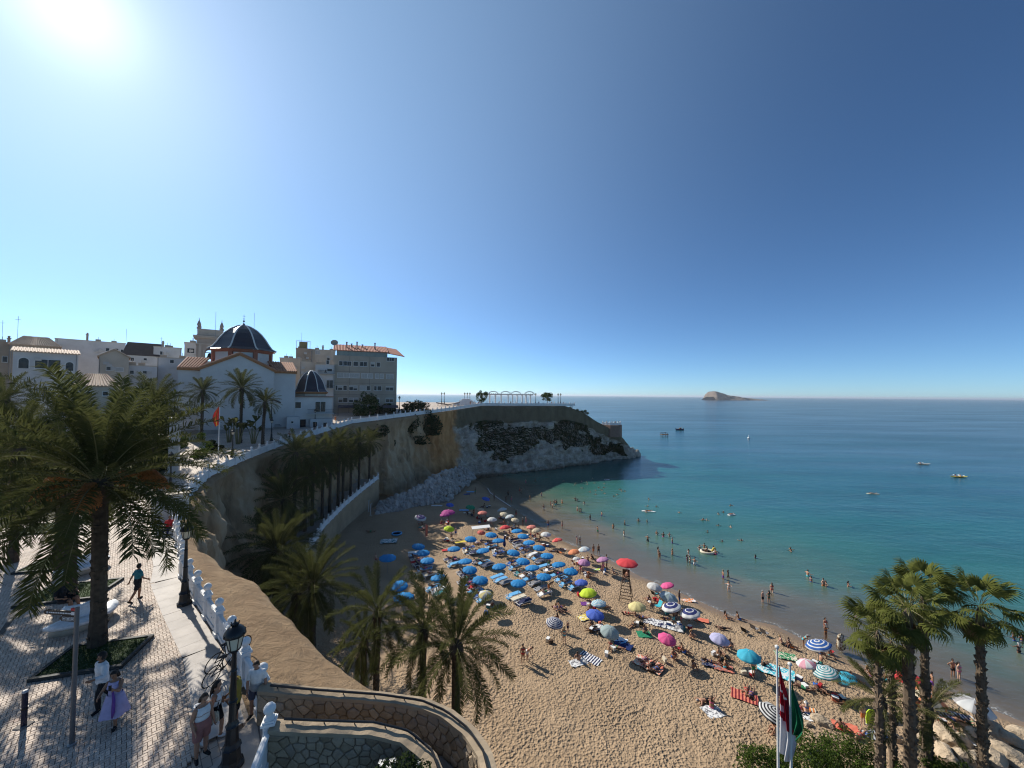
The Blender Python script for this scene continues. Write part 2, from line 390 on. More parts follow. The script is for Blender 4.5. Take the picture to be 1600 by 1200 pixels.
# ------------------------------------------------------------------ promenade
# stations along the cliff edge: fence base, lip edge, foot of the cliff
ST = [((-7.9, 12.05, 15.9), (-4.2, 13.9, 15.35), (-3.2, 16.5, 2.0)),
      ((-11.4, 15.6, 15.95), (-8.1, 16.5, 15.2), (-6.0, 19, 2.0)),
      ((-14.6, 18.3, 15.95), (-11.7, 19.4, 15.4), (-10, 22, 2.0)),
      ((-17.8, 21.1, 15.95), (-13.9, 21.5, 15.4), (-12.3, 24.5, 2.0)),
      ((-19.4, 23.0, 15.95), (-16.9, 22.9, 15.4), (-15.5, 26.5, 2.0)),
      ((-22.0, 25.6, 15.95), (-20.9, 26.2, 15.5), (-18.5, 29, 2.2)),
      ((-28.0, 32.0, 15.95), (-27.2, 32.7, 15.6), (-24, 34, 3)),
      ((-31.0, 37.5, 16.0), (-30.2, 38.0, 15.7), (-27.0, 39, 4)),
      ((-34.5, 44.0, 16.3), (-33.6, 44.3, 15.9), (-30.5, 45, 4.5)),
      ((-36.0, 51.6, 16.8), (-35.1, 51.7, 16.4), (-32.0, 52, 4.5)),
      ((-36.8, 61.4, 17.5), (-36.0, 61.5, 17.1), (-33.6, 61.5, 5)),
      ((-37.0, 74.0, 18.2), (-36.3, 74.0, 17.8), (-33.8, 74, 5.5)),
      ((-37.0, 89.0, 19.0), (-36.3, 88.6, 18.6), (-33.2, 86.5, 4.5)),
      ((-29.0, 97.0, 20.0), (-28.7, 96.3, 19.5), (-27.3, 90.5, 2.0)),
      ((-23.0, 112.0, 20.5), (-22.4, 111.5, 20.0), (-20.5, 104, 1.5)),
      ((-17.0, 125.0, 21.2), (-16.6, 124.2, 20.7), (-13.8, 116.5, 0.5)),
      ((-11.0, 137.0, 22.0), (-10.6, 136.0, 21.5), (-6.0, 124, -.6)),
      ((5.0, 141.0, 22.0), (5.0, 140.0, 21.5), (9.0, 131, -.8)),
      ((20.0, 145.0, 22.0), (20.2, 144.0, 21.5), (23.5, 142, -.8)),
      ((27.0, 149.0, 19.8), (27.4, 148.3, 19.2), (33.5, 149, -.8)),
      ((33.5, 152.0, 15.8), (34.0, 151.4, 14.8), (41.0, 156, -.8)),
      ((43.5, 157.0, 11.0), (44.0, 157.0, 10.0), (48.0, 160, -.8)),
      ((50.2, 166.0, 5.0), (50.5, 166.0, 4.0), (54.6, 165.0, -.9)),
      ((52.0, 176.0, 3.0), (52.5, 177.0, 2.0), (57.0, 180.0, -.9))]
FENCE = [Vector(s[0]) for s in ST]
def promenade_z(x, y):
    P = np.array([f[:] for f in FENCE[:19]]); k = int(np.argmin(np.hypot(P[:, 0]-x, P[:, 1]-y)))
    best = None
    for a, b in ((k-1, k), (k, k+1)):
        if a < 0 or b >= len(P): continue
        d = P[b, :2]-P[a, :2]; t = float(np.clip(((np.array((x, y))-P[a, :2])@d)/(d@d), 0, 1)); q = P[a]+(P[b]-P[a])*t
        ds = math.hypot(q[0]-x, q[1]-y)
        if best is None or ds < best[0]: best = (ds, q[2])
    return best[1]
def onprom(px, py):
    z = 16.0
    for _ in range(8):
        p = gz(px, py, z); z = promenade_z(p.x, p.y)
    return Vector((p.x, p.y, z if p.y > 26.5 else 16.0))
def paving_material():
    m, nt, out = nodes_of('far_paving')
    br = nt.nodes.new('ShaderNodeTexBrick'); br.inputs['Scale'].default_value = 1.0; br.inputs['Mortar Size'].default_value = .012
    br.inputs['Brick Width'].default_value = .42; br.inputs['Row Height'].default_value = .21
    mp = nt.nodes.new('ShaderNodeMapping'); mp.inputs['Rotation'].default_value = (0, 0, R(45)); g = nt.nodes.new('ShaderNodeNewGeometry')
    nt.links.new(g.outputs['Position'], mp.inputs[0]); nt.links.new(mp.outputs[0], br.inputs['Vector'])
    br.inputs['Color1'].default_value = (.53, .44, .36, 1); br.inputs['Color2'].default_value = (.45, .37, .30, 1); br.inputs['Mortar'].default_value = (.2, .17, .15, 1)
    st = ramp(nt, noise(nt, wpos(nt), .5, 5), [(.3, (.75, .74, .72)), (.7, (1.1, 1.1, 1.1))])
    k = mixc(nt, br.outputs[0], st, .8, 'MULTIPLY')
    principled(nt, out, k, .75, bumpn(nt, br.outputs['Fac'], .3, -.01), 0, .3)
    return m
def paver_material():
    m, nt, out = nodes_of('pavers')
    g = nt.nodes.new('ShaderNodeNewGeometry'); rnd = g.outputs['Random Per Island']
    oi = nt.nodes.new('ShaderNodeObjectInfo')
    f = math_(nt, 'FRACT', math_(nt, 'ADD', rnd, oi.outputs['Random']))
    k = ramp(nt, f, [(0, (.42, .34, .275)), (.5, (.53, .435, .355)), (.9, (.59, .48, .385)), (1, (.46, .34, .27))])
    st = ramp(nt, noise(nt, wpos(nt), .7, 6, .65), [(.3, (.7, .69, .67)), (.65, (1.08, 1.08, 1.08))])
    k = mixc(nt, k, st, .8, 'MULTIPLY')
    principled(nt, out, k, .72, bumpn(nt, noise(nt, wpos(nt), 60, 3), .25, .01), 0, .3)
    return m
def build_promenade():
    mp = paving_material()
    V = []; n = 19
    for k in range(n):
        f = FENCE[k]; V.append((f.x, f.y, f.z))
        V.append((-210, f.y*1.0+(-6 if k == 0 else 0) + (40 if k >= 16 else 0), f.z))
    mb = MB()
    mb.add([(-7.9, -2, 15.95), (-210, -2, 15.95)]+V, [(2*i, 2*i+2, 2*i+3, 2*i+1) for i in range(n)])
    # plateau of the headland behind its fence
    mb.add([(-11, 137, 21.99), (5, 141, 21.99), (20, 145, 21.99), (27, 149, 19.8), (27, 175, 19.8), (-20, 190, 21.99), (-210, 190, 21.99), (-210, 177, 21.99)], [(0, 1, 2, 3, 4, 5, 6, 7)])
    o = mb.build('promenade', mp); structure(o)
    # smooth kerb slabs along the fence
    mk = M('kerb_slabs', (.46, .42, .38), .75, .15, 1.2, .2, 40, world=True, dirt=.4)
    mk2 = MB(); P = interp_poly([f for f in FENCE[:10]], 60)
    for i in range(59):
        a, b = Vector(P[i]), Vector(P[i+1]); t = (b-a).normalized(); nrm = Vector((-t.y, t.x, 0))
        g = .006
        q = [a+t*g+nrm*.16, b-t*g+nrm*.16, b-t*g+nrm*1.25, a+t*g+nrm*1.25]
        mk2.add([(p.x, p.y, max(16.008, p.z+.012)) for p in q], [(0, 1, 2, 3)])
        mk2.add([(p.x, p.y, max(16.008, p.z+.012)) for p in (q[3], q[2])]+[(q[2].x, q[2].y, 15.95), (q[3].x, q[3].y, 15.95)], [(0, 1, 2, 3)])
    k = mk2.build('kerb', mk); structure(k)
    return o
promenade = build_promenade()
def build_pavers():
    """herringbone pavers, each its own block; the nearest 300 are separate parts of the promenade"""
    mt = paver_material(); W = .105
    th = R(45); cs, sn = math.cos(th), math.sin(th)
    near = []; P = np.array([f[:2] for f in FENCE[:8]])
    def inside(x, y):
        if x > -7.2 or y < 9.0: return False
        for a, b in zip(P[:-1], P[1:]):
            if min(a[1], b[1]) <= y <= max(a[1], b[1]):
                t = (y-a[1])/(b[1]-a[1]); xf = a[0]+(b[0]-a[0])*t
                return x < xf-1.55
        return y < P[0, 1] and x < -8.6-(.0)
    for i in range(-80, 425):
        for j in range(-335, 206):
            d = (i-j) % 4
            if d == 0: lx, ly, sx, sy = i*W+W, j*W+W/2, 2*W, W
            elif d == 3: lx, ly, sx, sy = i*W+W/2, j*W+W, W, 2*W
            else: continue
            x, y = lx*cs-ly*sn-30, lx*sn+ly*cs+14
            if y > 26 or x/y < -1.42 or not inside(x, y): continue
            near.append((math.hypot(x, y), x, y, sx, sy))
    near.sort()
    rnd = random.Random(3); G = .010
    def block(mb, x, y, sx, sy, z0=16.0, loc=False):
        a, b = sx/2-G/2, sy/2-G/2; c = .008; h = z0+rnd.uniform(-.004, .003); vs = []
        for (ax, by, zz) in ((a, b, 15.955), (a, b, h-c), (a-c, b-c, h)):
            for s, t in ((-1, -1), (1, -1), (1, 1), (-1, 1)):
                lx, ly = s*ax, t*by; vs.append((x+lx*cs-ly*sn, y+lx*sn+ly*cs, zz))
        fs = [(8, 9, 10, 11)]+[(r*4+k, r*4+(k+1) % 4, r*4+4+(k+1) % 4, r*4+4+k) for r in (0, 1) for k in range(4)]
        mb.add(vs, fs)
    big = MB()
    # the first ones must lie inside the picture: bottom edge of the frame
    vis = [n for n in near if True]
    def infr(n):
        d = Vector((n[1], n[2], 16.0))-CAM; px = 800+600*d.dot(_r)/d.dot(_f); py = 600-600*d.dot(_u)/d.dot(_f); return -5 < px < 1600 and py < 1205
    shown = [n for n in near if infr(n)]
    single = set(shown[:300]); cache = {}
    for n in near:
        if n in single:
            k = n[3] > n[4]
            if k not in cache:
                b = MB(); block(b, 0, 0, n[3], n[4]); cache[k] = b.mesh('paver', mt)
            link('paver', cache[k], promenade, (n[1], n[2], rnd.uniform(-.003, .003)), 0)
        else: block(big, n[1], n[2], n[3], n[4])
    o = big.build('pavers', mt, promenade); o['kind'] = 'stuff'
    return len(near)
build_pavers()

def build_garden():
    E = [onprom(*q) for q in ((-420, 905), (-120, 850), (20, 822), (120, 806), (175, 795), (215, 776), (240, 758), (262, 738), (280, 722), (296, 711))]; mb = MB()
    for a, b in zip(E[:-1], E[1:]): mb.add([(a.x, a.y, a.z+.03), (b.x, b.y, b.z+.03), (-200, b.y, b.z+.03), (-200, a.y, a.z+.03)], [(0, 1, 2, 3)])
    structure(mb.build('garden_soil', M('garden_earth', (.045, .040, .022), .95, .4, .6, .6, 12, world=True)))
build_garden()
# ------------------------------------------------------------------ cliff
def cliff_material():
    m, nt, out = nodes_of('cliff_rock')
    v = wpos(nt); U = math_(nt, 'ADD', attr(nt, 'run').outputs['Fac'], math_(nt, 'MULTIPLY', math_(nt, 'SUBTRACT', noise(nt, v, .16, 5), .5), .05)); Tt = attr(nt, 'drop').outputs['Fac']
    vv = wpos(nt, (.5, .5, .09))
    # sprayed concrete and clay of the near cliff
    clay = ramp(nt, noise(nt, vv, 1.0, 6, .62), [(.28, (.17, .115, .068)), (.5, (.40, .28, .165)), (.72, (.55, .43, .29))])
    lip = ramp(nt, noise(nt, v, .8, 6, .65), [(.3, (.22, .145, .085)), (.7, (.32, .225, .135))])
    near = mixc(nt, lip, clay, ramp(nt, Tt, [(.10, (0, 0, 0)), (.30, (1, 1, 1))]))
    orange = ramp(nt, noise(nt, vv, 1.3, 5), [(.3, (.32, .14, .05)), (.7, (.62, .33, .14))])
    near = mixc(nt, near, orange, ramp(nt, U, [(.585, (0, 0, 0)), (.615, (1, 1, 1)), (.645, (1, 1, 1)), (.66, (0, 0, 0))]))
    # limestone of the headland under a sprayed band
    rk = ramp(nt, noise(nt, wpos(nt, (.35, .35, .5)), 1.0, 8, .68, .6), [(.28, (.19, .155, .12)), (.48, (.42, .36, .29)), (.62, (.60, .52, .43)), (.75, (.46, .34, .22))])
    crack = ramp(nt, noise(nt, wpos(nt, (.9, .9, .5)), 1.4, 6, .7, 1.2), [(.44, (1, 1, 1)), (.5, (.5, .5, .5)), (.56, (1, 1, 1))])
    rk = mixc(nt, rk, crack, .7, 'MULTIPLY')
    band = ramp(nt, noise(nt, wpos(nt, (.4, .4, .15)), 1.2, 6, .6), [(.3, (.105, .085, .055)), (.7, (.18, .145, .09))])
    edge = math_(nt, 'ADD', Tt, math_(nt, 'MULTIPLY', math_(nt, 'SUBTRACT', noise(nt, v, .18, 4), .5), .16))
    hd = mixc(nt, band, rk, ramp(nt, edge, [(.355, (0, 0, 0)), (.375, (1, 1, 1))]))
    wl = ramp(nt, Tt, [(.935, (1, 1, 1)), (.97, (.35, .3, .26))])
    hd = mixc(nt, hd, wl, 1, 'MULTIPLY')
    k = mixc(nt, near, hd, ramp(nt, U, [(.640, (0, 0, 0)), (.652, (1, 1, 1))]))
    n = bumpn(nt, noise(nt, wpos(nt, (1, 1, .45)), 1.4, 9, .72, .5), .9, .5); n = bumpn(nt, noise(nt, v, 9, 5, .7), .45, .05, n)
    principled(nt, out, k, .92, n, 0, .15)
    return m
def build_cliff():
    S = np.array(ST, float); n = len(S); cum = np.r_[0, np.cumsum(np.linalg.norm(np.diff(S[:, 1, :2], axis=0), axis=1))]
    nu = 620; t = np.linspace(0, cum[-1], nu); A = np.stack([[np.interp(t, cum, S[:, r, c]) for c in range(3)] for r in range(3)], 0)  # 3,3,nu
    F, L, B = (A[r].T for r in range(3))
    run = np.interp(t, cum, np.arange(n))/(n-1); nv = 74; T = np.linspace(0, 1, nv); G = np.zeros((nu, nv, 3))
    head = np.clip((run-.635)/.03, 0, 1)
    for j, tt in enumerate(T):
        a = .16
        if tt < a:
            s = tt/a; p = F*(1-s)+L*s; p = p+np.array((0, 0, 1))*(.18*math.sin(math.pi*s))
        else:
            s = (tt-a)/(1-a); p = L*(1-s)+B*s
            out = (B-L).copy(); out[:, 2] = 0; ln = np.linalg.norm(out, axis=1, keepdims=True); out = out/np.maximum(ln, .3)
            prof = (s**1.7-s)                                        # hollow: steep on top, talus below
            hp = np.where(s < .27, -.30*s/.27*0.5, -.15+(s-.27)/.73*.15)+.12*math.sin(max(0, (s-.27)/.73)*math.pi)
            p = p+out*ln*((prof*(1-head)+hp*head)[:, None])
        G[:, j] = p
    d_u = np.gradient(G, axis=0); d_v = np.gradient(G, axis=1); N = np.cross(d_v, d_u); N /= np.maximum(np.linalg.norm(N, axis=2, keepdims=True), 1e-6)
    w_ = np.clip(T/.10, 0, 1)[None, :]*np.ones((nu, 1))
    flute = 1.5*fbm(G*np.array((.35, .35, .07)), 4, 21)+.5*(.5-np.abs(fbm(G*np.array((.55, .55, .10)), 3, 25))); rough = fbm(G*np.array((.22, .22, .2)), 5, 31); fine = fbm(G*np.array((.9, .9, .8)), 3, 41)
    rg = 1-np.abs(fbm(G*np.array((.3, .3, .4)), 4, 51))
    face = np.clip((T-.16)/.12, 0, 1)[None, :]
    H = head[:, None]
    bandm = H*np.clip((.37-T[None, :])/.03, 0, 1)
    disp = w_*((1-H)*(face*(1.0*flute+.35*fine)+.20*rough+.06*fine)+H*(1-bandm*.85)*(1.9*rough+.6*fine+1.6*(rg-.6)))
    nearlip = np.clip(1-run[:, None]/.2, 0, 1)*np.clip((.3-T[None, :])/.1, 0, 1)
    disp *= (1-.35*nearlip)
    G = G+N*disp[..., None]
    me = npmesh('cliff', G.reshape(-1, 3), gridfaces(nu, nv, True), cliff_material())
    for nm, val in (('run', np.repeat(run, nv)), ('drop', np.tile(T, nu))):
        a = me.attributes.new(nm, 'FLOAT', 'POINT'); a.data.foreach_set('value', val.astype(np.float32))
    o = structure(link('cliff', me)); return o, G, run, T, N
cliff, CG, CRUN, CT, CN = build_cliff()
# back of the headland, out of sight from the beach
mbk = MB(); mbk.add([(51, 176, 3), (55.5, 180, -1), (30, 190, -1), (27, 175, 19.8), (27, 149, 19.8), (33.5, 152, 15.8), (43.5, 157, 11), (50, 166, 5), (-20, 190, 22), (-20, 200, -1)],
    [(0, 1, 2, 3), (3, 4, 5), (3, 5, 6), (3, 6, 7), (3, 7, 0), (3, 2, 9, 8)])
structure(mbk.build('headland_back', _mats.get('cliff_back') or M('cliff_back', (.26, .23, .19), .9, .3, .3, .5, 1.5, world=True)))
# the island far out at sea
def build_island():
    Y = 3000.0; x0 = at(1110, 622, Y).x; x1 = at(1200, 622, Y).x; W = x1-x0
    nu, nv = 90, 40; V = []
    prof = [(0, .35), (.015, .62), (.035, .95), (.06, 1.0), (.16, .84), (.3, .58), (.5, .34), (.7, .2), (.9, .09), (1, 0)]
    U = np.linspace(0, 1, nu); Hh = np.interp(U, *zip(*prof))*68
    G = np.zeros((nu, nv, 3))
    for j in range(nv):
        s = j/(nv-1); y = Y+(-90+260*s); h = Hh*np.clip(np.sin(min(1, s*3.2)*math.pi/2), 0, 1)*(1 if s < .55 else max(0, 1-(s-.55)/.45))
        G[:, j] = np.stack([x0+U*W+ (6*np.sin(s*7)), np.full(nu, y), h-1.5], 1)
    G[..., 2] += 3.5*fbm(G/38, 4, 77)*np.clip(G[..., 2]/20, 0, 1); G[..., 1] += 14*fbm(G/40+5, 3, 79)
    m, nt, out = nodes_of('island_rock'); v = wpos(nt, (.035, .02, .06))
    k = ramp(nt, noise(nt, v, 1.6, 7, .7, .8), [(.35, (.06, .05, .035)), (.5, (.17, .13, .10)), (.62, (.07, .045, .032)), (.7, (.22, .175, .14))])
    principled(nt, out, k, .9)
    o = link('island', npmesh('island', G.reshape(-1, 3), gridfaces(nu, nv, True), m)); return structure(o)
build_island()
# ------------------------------------------------------------------ palms and plants
LEAF = leafmat('palm_leaf', (.030, .043, .015), (.094, .098, .034), .36, .6)
LEAF_FAN = leafmat('fan_leaf', (.036, .056, .013), (.125, .135, .036), .36, .55)
LEAF_DEAD = leafmat('dead_leaf', (.16, .105, .055), (.24, .17, .09), .2)
BUSH = leafmat('bush_leaf', (.022, .048, .012), (.075, .11, .022), .3)
BUSH_DARK = leafmat('dark_bush_leaf', (.012, .022, .009), (.035, .05, .018), .2)
TREE_LEAF = leafmat('tree_leaf', (.025, .045, .015), (.06, .09, .028), .3)
RACHIS = M('leaf_stalk', (.17, .15, .06), .6, .2)
TRUNK = M('palm_trunk', (.060, .046, .033), .95, .4, 6, .6, 18)
TRUNK_FAN = M('fan_palm_trunk', (.115, .085, .058), .95, .4, 6, .6, 18)
BARK = M('bark', (.10, .075, .05), .95, .35, 5, .5, 20)
DATES = M('date_fruit', (.40, .14, .03), .5, .4, 9)

def feather(name, L, elev, droop, leaf=.42, n=62, seed=0, mats=(None, None)):
    """a pinnate frond growing along +x from the origin, one mesh"""
    rnd = random.Random(seed); mb = MB(); pts = []; a = elev; p = Vector((0, 0, 0)); st = L/14
    for i in range(15):
        pts.append(p.copy()); p = p+Vector((math.cos(a), 0, math.sin(a)))*st; a -= droop/14*(.45+1.1*i/14)
    mb.m = 1
    mb.tube(pts, [.030*(1-.85*i/14)*(L/4) for i in range(15)], 4, cap=False)
    mb.m = 0
    P = np.array([list(q) for q in pts])
    for k in range(n):
        t = .10+.90*(k/(n-1))**.95; f = t*14; i = min(13, int(f)); q = Vector(P[i]*(1-(f-i))+P[i+1]*(f-i)); tan = (pts[min(14, i+1)]-pts[i]).normalized()
        up = Vector((0, 1, 0)).cross(tan); up = -up if up.z < 0 else up
        ln = leaf*(math.sin(math.pi*min(1, .16+.84*(1-t)**.75*1.0))**.6*.9+.1)*rnd.uniform(.85, 1.1)*(.6 if t < .2 else 1)
        for sd in (-1, 1):
            fw = rnd.uniform(.55, .95); ou = Vector((0, sd, 0))
            d = (tan*fw+ou*rnd.uniform(.6, 1.0)+up*rnd.uniform(-.25, .85)).normalized()
            wv = d.cross(up).normalized()*(.019*L/4)
            m1 = q+d*ln*.55; tip = q+d*ln+Vector((0, 0, -1))*ln*rnd.uniform(.08, .3)
            mb.add([q-wv*.5, q+wv*.5, m1+wv, m1-wv, tip], [(0, 1, 2, 3), (3, 2, 4)])
    return mb.mesh(name, mats)
def fanleaf(name, L, rad, seed, mats):
    """a palmate leaf: stalk along +x and a folded fan whose tips hang"""
    rnd = random.Random(seed); mb = MB(); mb.m = 1; droop = .55
    pts = [Vector((L*t, 0, -droop*L*.25*t*t)) for t in (0, .33, .66, 1)]
    mb.tube(pts, [.022, .018, .015, .012], 4, cap=False); mb.m = 0; c = pts[-1]; n = 26
    for k in range(n):
        a = R(-125+250*k/(n-1)); d = Vector((math.cos(a), math.sin(a), .10*math.cos(3*a)-.12)).normalized(); w = Vector((-math.sin(a), math.cos(a), 0))
        r = rad*rnd.uniform(.85, 1.05)*(1-.18*abs(a)/2.2); ww = rad*.075; z = Vector((0, 0, .025*(1 if k % 2 else -1)))
        p1 = c+d*r*.5+z; p2 = c+d*r*.78+Vector((0, 0, -.10*r)); p3 = c+d*r*.9+Vector((0, 0, -r*rnd.uniform(.35, .65)))
        mb.add([c, p1+w*ww*.8, p1-w*ww*.8, p2+w*ww*.4, p2-w*ww*.4, p3], [(0, 2, 1), (1, 2, 4, 3), (3, 4, 5)])
    return mb.mesh(name, mats)
_fr = {}
def fronds_for(kind):
    if kind in _fr: return _fr[kind]
    if kind == 'date':
        mt = [LEAF, RACHIS]; big = [feather('frond', 4.0, R(70-16*k), R(42+9*k), .55, 112, k, mt) for k in range(6)]
        r = {'live': big, 'dead': [feather('frond', 3.4, R(-35), R(60), .40, 44, 31, [LEAF_DEAD, RACHIS])]}
    else:
        r = {'live': [fanleaf('fan_leaf', 1.25, 1.05, k, [LEAF_FAN, RACHIS]) for k in range(4)], 'dead': [fanleaf('fan_leaf', 1.0, .95, 9, [LEAF_DEAD, RACHIS])]}
    _fr[kind] = r; return r
def palm(base, height, label, group, spread=4.0, n=44, r0=.26, kind='date', seed=0, lean=(0, 0), dates=0, low=R(-58), dead=3, full=1.0, top=R(80)):
    rnd = random.Random(seed); F = fronds_for(kind)
    t = thing('palm_tree' if kind == 'date' else 'fan_palm', label, 'palm tree', base, 0, group)
    cr = Vector((lean[0], lean[1], height)); mb = MB()
    steps = max(10, int(height/(.16 if kind != 'date' else .2))); pts = []; rad = []
    for i in range(steps+1):
        s = i/steps; pts.append(Vector((lean[0]*s*s, lean[1]*s*s, height*s-.15*(1-s)))); rad.append(r0*(1.22-.3*min(1, s*4)+.05*(i % 2)) if kind == 'date' else r0*(1.1-.35*s))
    if kind != 'date': rad[-1] *= .25; rad[-2] *= .6
    mb.tube(pts, rad, 9)
    boots = int(height*(11 if kind == 'date' else 17))                     # stubs of cut leaves up the trunk
    for k in range(boots):
        s = rnd.uniform(.03, 1.0)
        if kind != 'date': s = rnd.uniform(.03, .86)
        a = k*2.399; c = Vector((lean[0]*s*s, lean[1]*s*s, height*s)); i = min(steps, int(s*steps)); rr = rad[i]
        d = Vector((math.cos(a), math.sin(a), 0)); w = Vector((-d.y, d.x, 0))
        o = c+d*rr*.86; hh = .15 if kind == 'date' else .22; pr = .07 if kind == 'date' else rnd.uniform(.05, .14)
        mb.add([o-w*.075, o+w*.075, o+d*pr+w*.05+Vector((0, 0, hh)), o+d*pr-w*.05+Vector((0, 0, hh)), o+Vector((0, 0, hh*1.15))+w*.05, o+Vector((0, 0, hh*1.15))-w*.05],
               [(0, 1, 2, 3), (3, 2, 4, 5), (0, 3, 5), (1, 4, 2)])
    mb.build('trunk', TRUNK if kind == 'date' else TRUNK_FAN, t)
    if kind == 'date':                                              # swollen leaf bases under the crown
        b = MB(); b.lathe([(r0*.9, -.9), (r0*1.5, -.45), (r0*1.65, -.1), (r0*1.1, .25), (.02, .5)], 10, cr); b.build('crown_base', TRUNK, t)
    for k in range(n):
        u = (k+.5)/n; a = k*2.39996+rnd.uniform(-.2, .2)
        el = top+(low-top)*(u**full)+rnd.uniform(-.10, .10)
        if kind == 'date':
            live = F['live']; i = min(5, max(0, int((R(75)-el)/R(25)))); me = live[i]; e0 = R(70-16*i)
            sc = spread/4.0*rnd.uniform(.86, 1.08)
        else:
            me = F['live'][k % 4]; e0 = 0; sc = spread/2.0*rnd.uniform(.85, 1.12)
        off = Vector((math.cos(a), math.sin(a), 0))*r0*.7
        link('frond' if kind == 'date' else 'fan_leaf', me, t, cr+off+Vector((0, 0, .25*math.sin(el))), 0, None, sc, Euler((rnd.uniform(-.25, .25), -(el-e0), a), 'XYZ'))
    for k in range(dead):
        a = rnd.uniform(0, 6.28); link('frond' if kind == 'date' else 'fan_leaf', F['dead'][0], t, cr+Vector((math.cos(a), math.sin(a), 0))*r0*.8-Vector((0, 0, .35)), 0, 'dry brown leaf hanging below the crown', spread/(4.6 if kind == 'date' else 2.2), Euler((rnd.uniform(-.3, .3), R(20 if kind == 'date' else 55), a), 'XYZ'))
    for k in range(dates):
        a = k*2.1+.7; d = Vector((math.cos(a), math.sin(a), 0)); b = MB(); p0 = cr+d*.3
        for q in range(46):
            e = (q*2.4) % 6.28; L = rnd.uniform(.7, 1.25); o = Vector((math.cos(e), math.sin(e), 0))*rnd.uniform(.05, .30)
            m = p0+d*(.85*L+.3)+Vector((0, 0, .30))+o*.5; en = m+d*.35+o-Vector((0, 0, .75*L))
            b.tube([p0, m, (m+en)/2+d*.12, en], [.012, .008, .014, .012], 3, cap=False)
            for w in range(5):
                b.ball(m+(en-m)*(.4+.14*w)+Vector((rnd.uniform(-.05, .05), rnd.uniform(-.05, .05), 0)), .026, 4)
        b.build('date_cluster', DATES, t, label='hanging orange brown bunch of dates')
    return t
def clump_mesh(name, R3, n, size, mat, seed, dens=.35, flat=.0, base=None):
    """leaf cloud: many small leaf faces in lumps through a volume"""
    rnd = random.Random(seed); mb = MB(); cs = []
    for i in range(max(5, n//90)):
        while True:
            q = Vector((rnd.uniform(-1, 1), rnd.uniform(-1, 1), rnd.uniform(-1, 1)))
            if q.length < 1: break
        if q.length < .45: q = q.normalized()*rnd.uniform(.5, .95)
        cs.append((q, rnd.uniform(.18, .38)))
    for k in range(n):
        c, r = cs[k % len(cs)]; v = Vector((rnd.gauss(0, 1), rnd.gauss(0, 1), rnd.gauss(0, 1))).normalized()*r*rnd.uniform(.5, 1)**.5
        p = c+v
        if flat and p.z < -flat: p.z = -flat+rnd.uniform(0, .1)
        p = Vector((p.x*R3[0], p.y*R3[1], p.z*R3[2])); s = size*rnd.uniform(.6, 1.3)
        a = Vector((rnd.gauss(0, 1), rnd.gauss(0, 1), rnd.gauss(0, .7))).normalized(); b = a.orthogonal().normalized()*.5
        b = Matrix.Rotation(rnd.uniform(0, 6.28), 3, a) @ b
        mb.add([p-a*s, p+b*s*.8, p+a*s, p-b*s*.8], [(0, 1, 2, 3)])
    return mb.mesh(name, mat)
def tree(base, h, R3, label, group=None, mat=None, n=1500, size=.22, seed=0, trunk_r=.16, name='tree', cat='tree', stems=3):
    rnd = random.Random(seed); t = thing(name, label, cat, base, rnd.uniform(0, 6), group); mb = MB(); cz = h-R3[2]*.75
    mb.tube([(0, 0, -.2), (.05, 0, cz*.5), (0, .06, cz*.95)], [trunk_r, trunk_r*.8, trunk_r*.6], 7)
    for k in range(stems):
        a = k*6.28/stems+.4; mb.tube([(0, .03, cz*.7), (math.cos(a)*R3[0]*.3, math.sin(a)*R3[1]*.3, cz), (math.cos(a)*R3[0]*.6, math.sin(a)*R3[1]*.6, cz+R3[2]*.45)], [trunk_r*.55, trunk_r*.4, trunk_r*.12], 5)
    mb.build('trunk', BARK, t)
    link('crown', clump_mesh('crown', R3, n, size, mat or TREE_LEAF, seed), t, (0, 0, cz)); return t
def bush(base, R3, label, group=None, mat=None, n=1200, size=.14, seed=0):
    t = thing('bush', label, 'bush', base, 0, group); rnd = random.Random(seed)
    link('foliage', clump_mesh('foliage', R3, n, size, mat or BUSH, seed, flat=.55), t, (0, 0, R3[2]*.5))
    mb = MB()
    for k in range(6):
        a = k*1.05; mb.tube([(0, 0, -.1), (math.cos(a)*R3[0]*.3, math.sin(a)*R3[1]*.3, R3[2]*.4), (math.cos(a)*R3[0]*.6, math.sin(a)*R3[1]*.6, R3[2]*.9)], [.05, .03, .01], 4)
    mb.build('stem', BARK, t); return t

# --- the tall date palm in front and those beside it on the promenade
GP = 'date palms along the promenade'
b = onprom(152, 1012); _bp = palm(b, 6.3, 'large date palm with orange fruit bunches rising from the near green planting bed', GP, 4.4, 84, .25, seed=1, dates=9, lean=(-.15, .1), low=R(-28), dead=0, full=1.15, top=R(84))
_bp.rotation_euler.z = R(24)
b = onprom(108, 930); palm(b, 5.6, 'date palm whose trunk stands just behind the big fruiting palm, in the second green bed', GP, 3.2, 18, .24, seed=2, dates=2, low=R(-50), dead=2)
b = onprom(92, 892); palm(b, 6.2, 'date palm third along the promenade, at the far green bed behind two trunks', GP, 3.0, 16, .24, seed=3, dates=0, low=R(-50), dead=2)
b = onprom(20, 880); palm(b, 6.6, 'slim date palm at the left side of the promenade beyond the grey drain', GP, 3.4, 40, .2, seed=4, low=R(-55), dead=2)
b = onprom(-60, 850); palm(b, 7.5, 'date palm partly cut off by the left picture edge, crown level with the town houses', GP, 3.8, 44, .26, seed=5, low=R(-55), dead=2)
b = Vector((-19.5, 9.2, 16)); palm(b, 5.2, 'date palm standing just outside the left picture edge by the blue bollard', GP, 3.2, 22, .26, seed=6, low=R(-30), dead=0)
